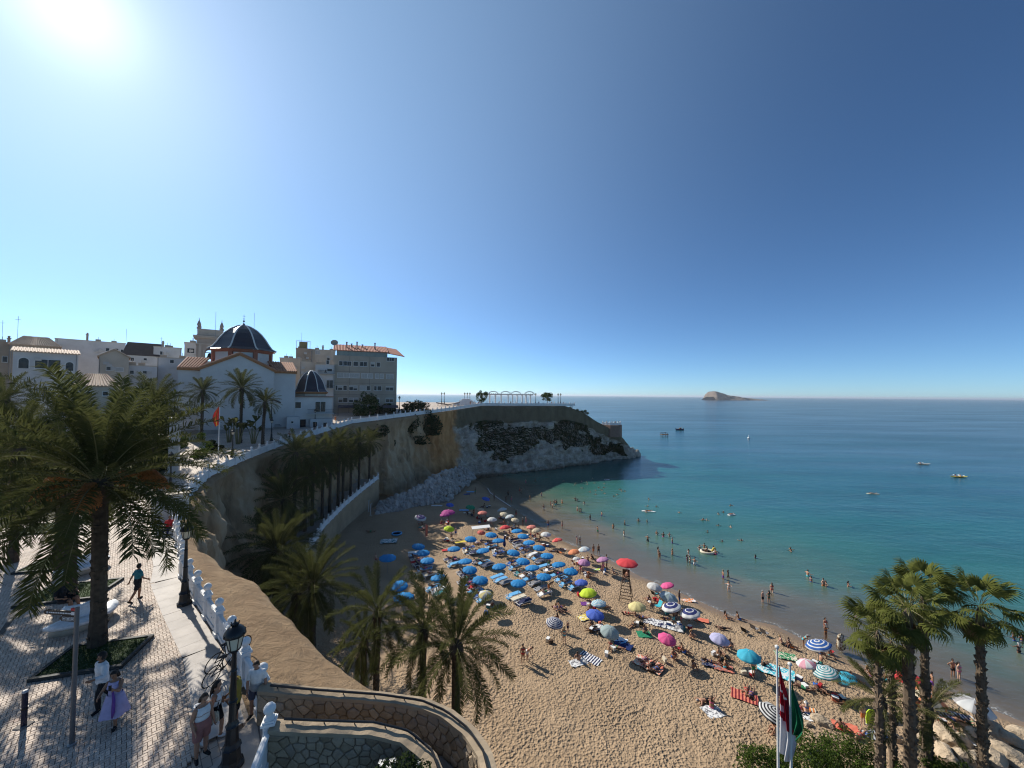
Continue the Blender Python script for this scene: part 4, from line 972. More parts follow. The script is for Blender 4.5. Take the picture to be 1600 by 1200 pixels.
b_ = MB(); b_.box((-2.6, -.55, 22.0), (8, 1.2, .15)); b_.box((-2.6, -1.1, 22.4), (8, .06, .8)); b_.build('balcony', SHUT, t)
d_ = thing('satellite_dish', 'large pale satellite dish on the left end of the red roof', 'dish', (o.x-8.2, o.y-2, 39.6), 0, None, .75); b_ = MB(); b_.lathe([(.05, .1), (.8, .25), (1.25, .62), (1.3, .7), (1.2, .66), (.7, .34), (.02, .2)], 14); bo = b_.build('reflector', GREYW, d_); bo.rotation_euler = (R(60), 0, R(20)); bo.location = (0, 0, .9)
b_ = MB(); b_.tube([(0, 0, -.5), (0, 0, 1.0)], .08, 6); b_.build('stand', STEEL, d_)
# awnings and clutter at street level before the block
for k, (px, Y, w0, lab) in enumerate(((545, 103, 5.0, 'dark cafe awning left of the leafy tree by the apartment block'), (610, 105, 4.0, 'dark cafe awning right of the leafy tree by the apartment block'))):
    p = at(px, 640, Y); t = thing('awning', lab, 'awning', (p.x, p.y, 20.0), R(18)); b_ = MB(); b_.add([(-w0/2, 0, 2.9), (w0/2, 0, 2.9), (w0/2, -2.4, 2.3), (-w0/2, -2.4, 2.3), (-w0/2, 0, 2.8), (w0/2, 0, 2.8), (w0/2, -2.4, 2.2), (-w0/2, -2.4, 2.2)], [(0, 3, 2, 1), (4, 5, 6, 7), (3, 7, 6, 2), (0, 1, 5, 4), (0, 4, 7, 3), (1, 2, 6, 5)]); b_.build('canopy', M('awning_dark', (.035, .035, .05), .8), t)
    for sx in (-1, 1): q = MB(); q.tube([(sx*w0/2*.95, -2.3, 0), (sx*w0/2*.95, -2.3, 2.3)], .05, 6); q.build('post', IRON, t)
# --- houses of the old town: boxes with openings, roofs and parapets of their own
def house(px0, px1, py0, py1, Y, label, mat, depth=9, az=None, wins=(), roof=None, name='house', chim=(), par=True, zb=16.5):
    pc = (px0+px1)/2; c = at(pc, 613, Y); a = az if az is not None else math.atan2(-c.x, c.y); k = math.cos(a)
    W = (px1-px0)/600*Y*k; z1 = at(pc, py0, Y).z; t = thing(name, label, 'house', (c.x, c.y, 0), a, 'houses of the old town')
    b_ = MB(); b_.box((0, depth/2, (zb+z1)/2), (W, depth, z1-zb)); b_.build('wall', mat, t)
    if par and not roof:
        b_ = MB(); b_.box((0, depth/2, z1+.08), (W+.2, depth+.2, .16)); b_.build('parapet', mat if mat is not WHITEW else CREAMW, t)
    sc = Y/600*k
    for wn in wins:
        wx, wy, ww, wh = wn[:4]; kind = wn[4] if len(wn) > 4 else 'w'; lx = (wx-pc)*sc; zz = at(wx, wy, Y).z; ww *= sc; wh *= Y/600
        if kind == 'w': window(t, lx, zz, ww, wh, 0, mull=1 if ww > 1.3 else 0, shutter=wn[5] if len(wn) > 5 else 0)
        else:
            f = MB(); o_ = arch_poly(lx, zz-wh/2-.12, ww+.3, wh+.27); i_ = arch_poly(lx, zz-wh/2-.12, ww, wh+.12); n = len(o_)
            vs = [(p[0], -.12, p[1]) for p in o_]+[(p[0], -.12, p[1]) for p in i_]+[(p[0], -.002, p[1]) for p in o_]+[(p[0], -.002, p[1]) for p in i_]
            fs = [(q, q+1, n+q+1, n+q) for q in range(n-1)]+[(q+1, q, 2*n+q, 2*n+q+1) for q in range(n-1)]+[(n+q, n+q+1, 3*n+q+1, 3*n+q) for q in range(n-1)]
            f.add(vs, fs); fo = f.build('arched_window', FRAMEW, t); q = MB(); q.extr(arch_poly(lx, zz-wh/2-.1, ww-.01, wh+.1), -.05, -.004); q.build('pane', GLASS, fo)
            g = MB()
            for s in range(int(ww/.16)): g.box((lx-ww/2+.1+s*.16, -.1, zz-wh/2+.35), (.02, .02, .7))
            g.box((lx, -.1, zz-wh/2+.72), (ww, .03, .03)); g.build('railing', IRON, fo)
    hr = random.Random(int(px0*3+py0))
    for k in range(3):
        x, z = hr.uniform(-.42, .42)*W, z1-hr.uniform(1.2, 3.2); q = MB(); q.box((x, -.17, z), (.85, .32, .6)); q.lathe([(.22, 0), (.22, .01)], 10, (x, 0, z)); q.v[8:] = [(v[0], -.335-(v[2]-z), z+v[1]) for v in q.v[8:]]; q.build('air_conditioner', SHUT, t)
    q = MB(); x = hr.choice((-.47, .47))*W; q.tube([(x, -.06, zb), (x, -.06, z1-.1)], .05, 5); q.build('drainpipe', STEEL, t)
    if not roof:
        for k in range(2): x = hr.uniform(-.35, .35)*W; q = MB(); q.box((x, 3+k, z1+.55), (1.2, .8, .8)); q.lathe([(.05, .9), (.05, 1.7)], 5, (x, 3+k, z1)); q.build('roof_vent', GREYW, t)
    if roof:
        kind, rm, rh = roof; r_ = MB()
        if kind == 'shed': roof_slab(r_, (-W/2-.3, -.5, z1), (W/2+.3, -.5, z1), (W/2+.3, depth*.6, z1+rh), (-W/2-.3, depth*.6, z1+rh), .4, .09)
        elif kind == 'gable': roof_slab(r_, (-W/2-.3, depth+.3, z1), (-W/2-.3, -.4, z1), (0, -.4, z1+rh), (0, depth+.3, z1+rh), .4, .09); roof_slab(r_, (W/2+.3, -.4, z1), (W/2+.3, depth+.3, z1), (0, depth+.3, z1+rh), (0, -.4, z1+rh), .4, .09)
        elif kind == 'hip': roof_slab(r_, (-W/2-.3, -.4, z1), (W/2+.3, -.4, z1), (W/4, depth/2, z1+rh), (-W/4, depth/2, z1+rh), .4, .09); roof_slab(r_, (W/2+.3, -.4, z1), (W/2+.3, depth, z1), (W/4, depth/2, z1+rh), (W/4, depth/2, z1+rh), .4, .09); roof_slab(r_, (-W/2-.3, depth, z1), (-W/2-.3, -.4, z1), (-W/4, depth/2, z1+rh), (-W/4, depth/2, z1+rh), .4, .09)
        ro = r_.build('roof', rm, t); ro['kind'] = 'stuff'
        if kind == 'gable':
            g = MB(); g.extr([(-W/2, z1-.01), (W/2, z1-.01), (0, z1+rh-.1)], .01, .3); g.build('gable', mat, t)
    for cx, chh, cm in chim:
        lx = (cx-pc)*sc; b_ = MB(); b_.box((lx, 2.5, z1+chh/2), (.5, .5, chh)); b_.box((lx, 2.5, z1+chh+.1), (.75, .75, .2)); b_.lathe([(.2, chh+.2), (.2, chh+.5), (.35, chh+.55), (.05, chh+.75)], 8, (lx, 2.5, z1)); b_.build('chimney', cm, t)
    return t, z1
house(-70, 16, 533, 640, 92, 'tan house cut by the left picture edge with an aerial on it', TANW, wins=((6, 560, 8, 9), (-20, 560, 8, 9)), chim=((12, 1.2, TANW),))
house(14, 92, 540, 640, 96, 'tan house with a rounded tile roof behind the arched white house', TANW, roof=('hip', TILEP, 2.6), wins=((50, 548, 12, 7),))
house(20, 122, 551, 640, 72, 'white house with three arched openings and a dark tile eave', WHITEW, roof=('shed', TILEP, 1.1), wins=((36, 568, 15, 15, 'a'), (73, 569, 40, 14), (108, 571, 13, 13, 'a')))
house(85, 196, 533, 640, 118, 'long white flat roofed house behind with one chimney', WHITEW, chim=((133, 2.0, TANW),), wins=((166, 545, 6, 5), (181, 545, 6, 5), (190, 546, 4, 5), (120, 552, 6, 5), (105, 552, 6, 5)))
house(153, 200, 558, 640, 82, 'beige gabled house with a pale tile roof below the brown sheet', CREAMW, roof=('gable', TILEP, 1.7), wins=((170, 576, 10, 5), (185, 577, 12, 5, 'w', 1)))
house(118, 182, 603, 660, 60, 'low house with a pale hipped tile roof seen over the big palm', CREAMW, roof=('hip', TILEP, 2.0), wins=((140, 615, 8, 6), (165, 615, 8, 6)))
t, z1 = house(193, 250, 556, 640, 108, 'house under a big dark brown sloping sheet roof', WHITEW, par=False, wins=((205, 562, 5, 5), (225, 562, 5, 5)))
k = math.cos(math.atan2(70, 108)); W = 57/600*108*k; b_ = MB(); b_.add([(-W/2, -.3, z1), (W/2, -.3, z1), (W/2-.3, 6, z1+4.2), (-W/2+1.0, 6, z1+4.2), (-W/2, 6, z1), (W/2, 6, z1)], [(0, 1, 2, 3), (0, 3, 4), (1, 5, 2), (2, 5, 4, 3), (0, 4, 5, 1)]); b_.build('roof', DARKT, t)
house(238, 282, 543, 640, 112, 'white stepped house right of the brown sheet roof', WHITEW, wins=((262, 562, 5, 6), (250, 552, 4, 5)), chim=((252, 1.4, GREYW),))
house(244, 300, 560, 640, 92, 'white house with a small dark window left of the church roof', WHITEW, wins=((267, 562+3, 6, 5), (283, 570, 5, 6)))
house(286, 312, 536, 640, 102, 'narrow white house left of the bell tower', WHITEW, wins=((296, 548, 11, 7),))
house(195, 245, 572, 640, 86, 'low white terrace house behind the bushy palm', WHITEW, wins=((205, 582, 6, 5), (225, 582, 6, 5)))
# right of the church
house(461, 486, 545, 640, 124, 'sandy stair tower of the houses behind the small dome', TANW, name='house', zb=19)
b = at(474, 540, 125); t = thing('billboard', 'square roof sign frame with an ochre panel above the sandy tower', 'sign', (b.x, b.y, at(474, 546, 125).z), R(28)); b_ = MB()
for sx in (-1, 1): b_.box((sx*1.95, 0, 1.4), (.12, .12, 2.8))
b_.box((0, 0, 2.75), (4.0, .12, .12)); b_.box((0, 0, .06), (4.0, .12, .12)); b_.build('frame', FRAMEW, t); b_ = MB(); b_.box((0, -.03, 1.45), (2.4, .06, 2.1)); b_.build('panel', M('ochre_panel', (.22, .17, .07), .7), t)
house(485, 523, 547, 640, 128, 'pale flat roofed house left of the grey apartment block', CREAMW, wins=((495, 551, 7, 5, 'w', 1), (512, 560, 4, 6)), zb=19, chim=((503, 1.2, TANW),))
house(436, 470, 560, 640, 118, 'low pale house behind the right church roof', CREAMW, zb=18, wins=((452, 570, 6, 5),))
house(468, 493, 566, 640, 108, 'narrow pale house just above the small blue dome', CREAMW, zb=18, wins=())
t, z1 = house(492, 522, 570, 640, 106, 'white stepped house with dark balconies beside the apartment block', WHITEW, zb=18, wins=((511, 566, 4, 6), (508, 580, 4, 5), (515, 600, 10, 12), (514, 578, 8, 4)))
for k, z in enumerate((z1-2.6, z1-6.6)):
    b_ = MB(); b_.box((.4, -.6, z), (4.2, 1.3, .16)); bo = b_.build('balcony', CREAMW, t); s = MB()
    for q in range(18): s.box((-1.6+q*.235, -1.2, z+.5), (.03, .03, .9))
    s.box((.4, -1.2, z+.95), (4.2, .05, .05)); s.build('railing', IRON, bo)
# aerials on the town roofs
p = at(27, 533, 92); mast(p, at(27, 494, 92).z-p.z, 'tall mast with a cross aerial on the far left tan house', kind=1)
p = at(3, 533, 93); mast(p, at(3, 500, 93).z-p.z, 'second mast with a cross aerial at the left picture edge', kind=1)
p = at(197, 534, 117); mast(p, at(197, 514, 117).z-p.z, 'thin aerial at the left end of the brown sheet roof')
p = at(252, 545, 110); mast(p, at(252, 527, 110).z-p.z, 'small aerial with a dish on the white stepped house', kind=.6)
p = at(471, 540, 125); mast(p, at(471, 520, 125).z-p.z, 'thin pole at the left side of the roof sign frame', 'mast')
# plain white garden kiosk and wall on the promenade
p = at(258, 800, 29); t = thing('kiosk', 'small white kiosk wall beside the promenade railing near the person in red', 'kiosk', (p.x-.5, p.y+1.0, 16), R(40)); b_ = MB(); b_.box((0, 0, 1.0), (2.2, .5, 2.0)); b_.build('wall', WHITEW, t); b_ = MB(); b_.box((0, 0, 2.06), (2.4, .7, .12)); b_.build('cap', CREAMW, t)
p = at(272, 715, 44); t = thing('stone_pillar', 'tall pale stone pillar behind the fronds of the big palm', 'pillar', (p.x, p.y, 16.3), R(30)); b_ = MB(); b_.box((0, 0, .3), (1.5, 1.5, .6)); b_.build('base', CREAMW, t); b_ = MB(); b_.box((0, 0, 3.6), (.9, .9, 6.0), top=.9); b_.build('shaft', M('pillar_stone', (.42, .40, .37), .85, .12, 1, .2, 20), t); b_ = MB(); b_.box((0, 0, 6.7), (1.1, 1.1, .22)); b_.build('capital', CREAMW, t)
# ------------------------------------------------------------------ white balustrade
WHITEP = M('white_concrete', (.70, .70, .69), .75, .07, 2.0, .25, 30, dirt=.22)
BLACKI = M('black_cast_iron', (.012, .012, .013), .38, .2, 6, .15, 40, .2, .5)
LAMPG = M('milk_glass', (.62, .56, .42), .35, .06, 3)
def post_meshes():
    p = MB(); p.box((0, 0, .10), (.34, .34, .20)); p.box((0, 0, .62), (.25, .25, .84)); p.box((0, 0, 1.07), (.34, .34, .07)); p.box((0, 0, 1.125), (.28, .28, .05)); 
    f = MB(); f.smooth = True; f.lathe([(.13, 1.14), (.14, 1.19), (.09, 1.23), (.075, 1.27), (.13, 1.33), (.155, 1.40), (.14, 1.47), (.09, 1.53), (.03, 1.56), (0, 1.565)], 12)
    return p.mesh('post', WHITEP), f.mesh('finial', WHITEP)
POST, FINIAL = post_meshes()
def panel_mesh():
    """one bay 1 m long along +x, scaled to fit: bottom rail, pierced slab, rounded top rail"""
    b = MB(); b.box((.5, 0, .12), (1, .15, .14))
    xs = [0, .16, .30, .36, .46, .54, .64, .70, .84, 1.0]; holes = {2: (.50, .56), 4: (.44, .50), 6: (.50, .56)}
    for i in range(9):
        w0 = xs[i+1]-xs[i]; c = (xs[i]+xs[i+1])/2
        if i in holes:
            a, e = holes[i]; 
            if i == 4: segs = [(.19, .40), (.46, .58), (.64, .80)]
            else: segs = [(.19, a-.01), (a+.05, .80)]
            for z0, z1 in segs: b.box((c, 0, (z0+z1)/2), (w0, .07, z1-z0))
        else: b.box((c, 0, .495), (w0, .07, .61))
    r = MB(); r.tube([(0, 0, .88), (1, 0, .88)], .085, 8)
    return b.mesh('panel', WHITEP), r.mesh('rail', WHITEP)
PANEL, RAIL = panel_mesh()
def balustrade(pts, label, bay=1.95, group='white balustrades', first=True, last=True, hs=1.0):
    P = [Vector(p) for p in pts]; L = [0]
    for a, b in zip(P[:-1], P[1:]): L.append(L[-1]+(b-a).length)
    n = max(1, round(L[-1]/bay)); Q = [Vector(q) for q in interp_poly(P, n+1)]
    t = thing('balustrade', label, 'balustrade', P[0], 0, group); o = P[0]
    for k, q in enumerate(Q):
        d = Q[min(k+1, n)]-Q[max(0, k-1)]; a = math.atan2(d.y, d.x)
        if (k > 0 or first) and (k < n or last):
            po = link('post', POST, t, q-o, a, None, (1, 1, hs)); link('finial', FINIAL, po)
        if k < n:
            e = Q[k+1]-q; ln = e.length-.22; a = math.atan2(e.y, e.x); s = q+e.normalized()*.11; tilt = -math.asin(max(-1, min(1, e.z/e.length)))
            pa = link('panel', PANEL, t, s-o, 0, None, (ln, 1, hs), Euler((0, tilt, a), 'XYZ')); link('rail', RAIL, pa)
    return t
balustrade([(-7.75, 12.3, 15.96)]+[tuple(FENCE[k]) for k in range(1, 9)], 'white balustrade along the sunlit near promenade, down to the stair gap')
balustrade([tuple(FENCE[k]) for k in range(8, 13)], 'white balustrade climbing in front of the church')
balustrade([tuple(FENCE[k]) for k in range(12, 15)], 'white balustrade below the apartment block on the cliff corner', 2.1)
balustrade([tuple(FENCE[k]) for k in (14, 15, 16)], 'white balustrade above the orange rock towards the headland', 2.1)
balustrade([tuple(FENCE[k]) for k in (16, 17, 18)]+[(24, 147, 22)], 'white balustrade along the top of the headland', 2.2)
balustrade([(37.0, 156.5, 14.2), (39.5, 154.0, 14.2), (43.0, 154.5, 14.2), (44.5, 157, 14.2)], 'white balustrade round the low terrace at the headland tip', 1.8)
balustrade([(-6.55, 10.75, 15.96), (-5.9, 8.6, 15.96), (-5.4, 6.6, 15.96)], 'white balustrade nearest the camera, beyond the stair gap', 2.2)
# lower terrace of the headland
mb = MB(); mb.prism([(36.6, 156.9), (39.4, 153.6), (43.3, 154.1), (45.0, 157), (44, 162), (37, 162)], 9.5, 14.18); t = mb.build('terrace', M('terrace_wall', (.20, .13, .10), .9, .2, .8, .4, 6)); structure(t)
# --- ramp promenade at the foot of the cliff: retaining wall, walkway, railing
RW = [(-26.2, 50.5, 5.0), (-27.5, 56, 5.0), (-28.5, 60, 5.2), (-29.6, 70, 5.6), (-29.7, 78, 6.2), (-28.9, 85, 7.2)]
t = thing('retaining_wall', 'tan retaining wall carrying the lower ramp above the sand', 'wall', (0, 0, 0)); mb = MB(); P = interp_poly(RW, 60); n = len(P)
vs = []
for q in P: vs += [(q[0], q[1], -.5), (q[0]-.25, q[1], q[2]), (q[0]-.6, q[1], q[2]), (q[0]-6.5, q[1]+.5, q[2]-.02)]
mb.add(vs, [(4*i, 4*i+4, 4*i+5, 4*i+1) for i in range(n-1)]+[(4*i+1, 4*i+5, 4*i+6, 4*i+2) for i in range(n-1)]); mb.add([vs[0], vs[1], vs[2], (vs[2][0], vs[2][1], -.5)], [(0, 1, 2, 3)]); mb.add([vs[-4], vs[-3], vs[-2], (vs[-2][0], vs[-2][1], -.5)], [(3, 2, 1, 0)])
mb.build('wall', M('ramp_wall', (.33, .245, .155), .9, .2, .5, .4, 9, world=True, dirt=.4), t)
mb = MB(); mb.add(vs, [(4*i+2, 4*i+6, 4*i+7, 4*i+3) for i in range(n-1)]); structure(mb.build('ramp', M('ramp_concrete', (.30, .26, .22), .9, .2, .5, .3, 20, world=True)))
balustrade([(q[0]-.42, q[1], q[2]) for q in RW], 'white balustrade on the lower ramp above the shaded sand', 1.9, hs=.95)
for k, (px, py) in enumerate(((576, 800), (579, 806))):
    g = onbeach(px, py); t = thing('shower_post', ('pale beach shower post by the end of the ramp wall', 'second pale shower post right beside the first')[k], 'shower', g); mb = MB(); mb.box((0, 0, .05), (.5, .5, .1)); mb.build('base', GREYW, t); mb = MB(); mb.tube([(0, 0, .1), (0, 0, 2.3), (.25, 0, 2.4)], .07, 6); mb.build('pipe', FRAMEW, t); mb = MB(); mb.lathe([(.03, .1), (.12, 0)], 8, (.3, 0, 2.3)); mb.build('shower_head', STEEL, t)

# ------------------------------------------------------------------ rubble stone stair walls
def clip_poly(poly, nx, ny, d):
    out = []
    for i in range(len(poly)):
        a, b = poly[i], poly[(i+1) % len(poly)]; fa, fb = a[0]*nx+a[1]*ny-d, b[0]*nx+b[1]*ny-d
        if fa <= 0: out.append(a)
        if fa*fb < 0:
            t = fa/(fa-fb); out.append((a[0]+(b[0]-a[0])*t, a[1]+(b[1]-a[1])*t))
    return out
def stone_material():
    m, nt, out = nodes_of('rubble_stone'); oi = nt.nodes.new('ShaderNodeObjectInfo')
    k = ramp(nt, oi.outputs['Random'], [(0, (.24, .185, .125)), (.35, (.33, .26, .18)), (.7, (.40, .32, .23)), (1, (.30, .25, .20))])
    k = mixc(nt, k, ramp(nt, noise(nt, wpos(nt), 5, 6, .7), [(.3, (.7, .68, .65)), (.7, (1.15, 1.12, 1.1))]), .85, 'MULTIPLY')
    principled(nt, out, k, .9, bumpn(nt, noise(nt, wpos(nt), 18, 5), .6, .03)); return m
STONE = stone_material(); MORTAR = M('wall_mortar', (.20, .155, .105), .95, .2, 2, .4, 30, world=True); COPING = M('coping_stone', (.34, .265, .18), .9, .18, 1.5, .5, 14, world=True, dirt=.4)
def stone_wall(path, tops, hgt, label, side, cell, seed, limit=300, thick=.34):
    """path: plan line of the visible face; side +1 puts the wall body to the left of the path"""
    P = interp_poly([Vector((p[0], p[1], z)) for p, z in zip(path, tops)], 60); L = np.r_[0, np.cumsum(np.linalg.norm(np.diff(P[:, :2], axis=0), axis=1))]; T = L[-1]
    def pt(u, v, out=0.0):
        x, y, z = (np.interp(u, L, P[:, k]) for k in range(3)); i = min(58, max(0, int(np.searchsorted(L, u))-1)); d = Vector((P[i+1][0]-P[i][0], P[i+1][1]-P[i][1], 0)).normalized(); nn = Vector((d.y, -d.x, 0))*side
        return Vector((x, y, z-hgt+v))+nn*out
    t = thing('stone_wall', label, 'wall', (0, 0, 0)); mb = MB(); vs = []
    us = np.linspace(0, T, 50)
    for u in us: vs += [pt(u, 0, 0), pt(u, hgt-.02, 0), pt(u, hgt-.02, -thick), pt(u, -1.5, -thick)]
    mb.add(vs, [f for i in range(49) for f in ((4*i, 4*i+4, 4*i+5, 4*i+1), (4*i+1, 4*i+5, 4*i+6, 4*i+2), (4*i+2, 4*i+6, 4*i+7, 4*i+3))])
    mb.add(vs[:4], [(0, 1, 2, 3)]); mb.add(vs[-4:], [(3, 2, 1, 0)]); mb.build('core', MORTAR, t)
    c = MB(); vs = []
    for u in us:
        j = .012*math.sin(u*5)+.012*math.sin(u*13); vs += [pt(u, hgt-.03, .05), pt(u, hgt+.07+j*.5, .045), pt(u, hgt+.085+j*.6, -thick*.5), pt(u, hgt+.06-j*.4, -thick-.05), pt(u, hgt-.03, -thick-.05)]
    c.add(vs, [(5*i+k, 5*i+5+k, 5*i+6+k, 5*i+1+k) for i in range(49) for k in range(4)]); c.build('coping', COPING, t)
    rnd = random.Random(seed); sites = []
    ny = max(2, round(hgt/(cell*.62))); nx = max(3, round(T/cell))
    for j in range(ny):
        for i in range(nx): sites.append(((i+.5+rnd.uniform(-.36, .36)+.5*(j % 2))*T/nx, (j+.5+rnd.uniform(-.32, .32))*hgt/ny))
    G = .010; made = 0; big = MB()
    for i, (sx, sy) in enumerate(sites):
        if not (0 < sx < T): continue
        poly = [(0.0, 0.0), (T, 0.0), (T, hgt-.04), (0.0, hgt-.04)]
        for j, (qx, qy) in enumerate(sites):
            if j == i or abs(qx-sx) > cell*3 or abs(qy-sy) > cell*3: continue
            nx_, ny_ = qx-sx, qy-sy; ln = math.hypot(nx_, ny_); nx_ /= ln; ny_ /= ln; poly = clip_poly(poly, nx_, ny_, (sx+qx)/2*nx_+(sy+qy)/2*ny_-G)
            if len(poly) < 3: break
        if len(poly) < 3: continue
        cx = sum(p[0] for p in poly)/len(poly); cy = sum(p[1] for p in poly)/len(poly); q2 = []
        for a, b in zip(poly, poly[1:]+poly[:1]):            # round the corners
            for s in (.13, .87): q2.append((a[0]+(b[0]-a[0])*s, a[1]+(b[1]-a[1])*s))
        n = len(q2); pr = rnd.uniform(.030, .065); org = pt(cx, cy, 0); vs = [pt(x, y, -.01)-org for x, y in q2]+[pt(cx+(x-cx)*.94, cy+(y-cy)*.94, pr*.7)-org for x, y in q2]+[pt(cx+(x-cx)*.72, cy+(y-cy)*.72, pr+rnd.uniform(-.008, .008))-org for x, y in q2]
        b = MB() if made < limit else big
        if side < 0: fs = [(k, (k+1) % n, n+(k+1) % n, n+k) for k in range(n)]+[(n+k, n+(k+1) % n, 2*n+(k+1) % n, 2*n+k) for k in range(n)]+[tuple(range(2*n, 3*n))]
        else: fs = [((k+1) % n, k, n+k, n+(k+1) % n) for k in range(n)]+[(n+(k+1) % n, n+k, 2*n+k, 2*n+(k+1) % n) for k in range(n)]+[tuple(range(3*n-1, 2*n-1, -1))]
        b.add(vs if b is not big else [v+org for v in vs], fs)
        if b is not big: b.build('stone', STONE, t, org)
        made += 1
    if big.v: o = big.build('stone', STONE, t); o['kind'] = 'stuff'
    return t, pt, T
def handrail(parent, pt, T, hgt, off, z, n=9):
    mb = MB(); us = np.linspace(.3, T-.1, 40); mb.tube([pt(u, hgt+z, off) for u in us], .035, 7); o = mb.build('handrail', BLACKI, parent)
    for u in np.linspace(.5, T-.3, n): s = MB(); s.tube([pt(u, hgt+z, off), pt(u, hgt+z-.10, off-.02), pt(u, hgt-.02, off-.16)], .018, 5); s.build('bracket', BLACKI, o)
OUT = [(-7.6, 11.85), (-6.15, 12.25), (-4.2, 12.6), (-2.9, 12.7), (-2.1, 12.5), (-1.35, 12.0), (-.85, 11.3), (-.62, 10.6), (-.6, 9.4)]
t, pt, T = stone_wall(OUT, (16.95, 16.5, 16.1, 15.85, 15.7, 15.6, 15.6, 15.55, 15.5), 2.3, 'outer curved rubble stone wall of the stairs to the beach', 1, .36, 4)
handrail(t, pt, T, 2.3, -.12, .17, 10)
INN = [(-6.45, 10.55), (-5.2, 10.85), (-3.9, 11.05), (-3.0, 11.05), (-2.35, 10.75), (-2.0, 10.2), (-1.9, 9.4)]
t, pt, T = stone_wall(INN, (16.9, 16.6, 16.4, 16.2, 16.0, 15.9, 15.9), 2.3, 'inner rubble stone wall of the beach stairs, facing the camera', 1, .30, 9)
handrail(t, pt, T, 2.3, -.26, .17, 7)
mb = MB(); mb.prism([(-5.2, 4.0), (-6.42, 10.5), (-7.75, 12.3), (-7.95, 12.3), (-7.95, 4.0)], 14.2, 15.985); structure(mb.build('path', M('landing_paving', (.46, .40, .34), .8, .15, 1.2, .3, 30, world=True, dirt=.4)))
# stair floor between the walls, lower landing, ground below the inner wall
mb = MB(); mo = [(-7.7, 12.0, 16.0), (-6.1, 12.1, 15.5), (-4.2, 12.45, 15.1), (-2.9, 12.5, 14.8), (-2.1, 12.35, 14.65), (-1.45, 11.85, 14.6), (-1.0, 11.2, 14.55), (-.8, 10.4, 14.5), (-.75, 9.0, 14.4)]; mi = [(-6.5, 10.5, 16.0), (-5.1, 11.0, 15.5), (-3.9, 11.2, 15.1), (-3.0, 11.2, 14.8), (-2.5, 11.05, 14.65), (-2.15, 10.8, 14.6), (-1.95, 10.4, 14.55), (-1.9, 10.0, 14.5), (-1.85, 9.0, 14.4)]
for i in range(len(mo)-1):
    mb.add([mo[i], mo[i+1], mi[i+1], mi[i]], [(3, 2, 1, 0)])
structure(mb.build('stair_ramp', M('stair_slab', (.17, .16, .15), .85, .15, 1, .3, 25, world=True)))
t = thing('landing_slab', 'pale stone landing slab in the bend of the beach stairs', 'step', (0, 0, 0)); mb = MB(); mb.prism([(-1.75, 9.0), (-.85, 9.0), (-.95, 10.9), (-1.15, 11.25), (-1.5, 11.25), (-1.75, 10.6)], 14.45, 14.72); mb.build('slab', COPING, t)
for k in range(4):
    s = MB(); s.box((-5.3+k*.62, 11.62+.09*k, 15.62-.13*k-.10), (.62, 1.15, .22), R(10)); s.build('step', COPING, t)
mb = MB(); mb.add([(-7, 2, 14.3), (2.5, 2, 14.0), (-.5, 12.0, 14.0), (-1.2, 12.5, 14.0), (-6.4, 11.5, 14.3)], [(0, 1, 2, 3, 4)]); structure(mb.build('garden_ground', M('garden_soil', (.06, .045, .03), .95, .3, 2, .5, 20, world=True)))
# rough talus under the outer stair wall down to the sand
mb = MB(); A = [(-4.2, 13.9, 15.2), (-2.9, 13.25, 14.0), (-1.6, 12.9, 13.5), (-.6, 12.0, 13.4), (-.1, 10.6, 13.4), (0, 8, 13.3)]; B = [(-3.2, 16.6, 1.8), (-1.9, 16.2, 1.8), (-.3, 15.4, 1.8), (1.2, 14.0, 1.8), (2.2, 11.5, 1.8), (2.4, 8, 1.8)]
C2 = [(-4.9, 12.75, 16.0), (-2.9, 12.9, 14.6), (-1.9, 12.65, 14.5), (-1.15, 12.0, 14.5), (-.65, 10.7, 14.4), (-.55, 8, 14.4)]
PA, PB, PC = interp_poly(A, 40), interp_poly(B, 40), interp_poly(C2, 40); Gd = np.zeros((40, 16, 3))
for j in range(16):
    s = j/15; Gd[:, j] = (PC*(1-s*4)+PA*s*4) if s < .25 else (PA*(1-(s-.25)/.75)+PB*(s-.25)/.75)
Gd += .16*np.stack([fbm(Gd*.9+q, 4, 60+q) for q in range(3)], -1)*np.clip(np.linspace(0, 3, 16), 0, 1)[None, :, None]
structure(link('slope', npmesh('slope', Gd.reshape(-1, 3), gridfaces(40, 16, True), M('slope_rock', (.27, .19, .115), .95, .3, .8, .8, 3, world=True, dirt=.4))))

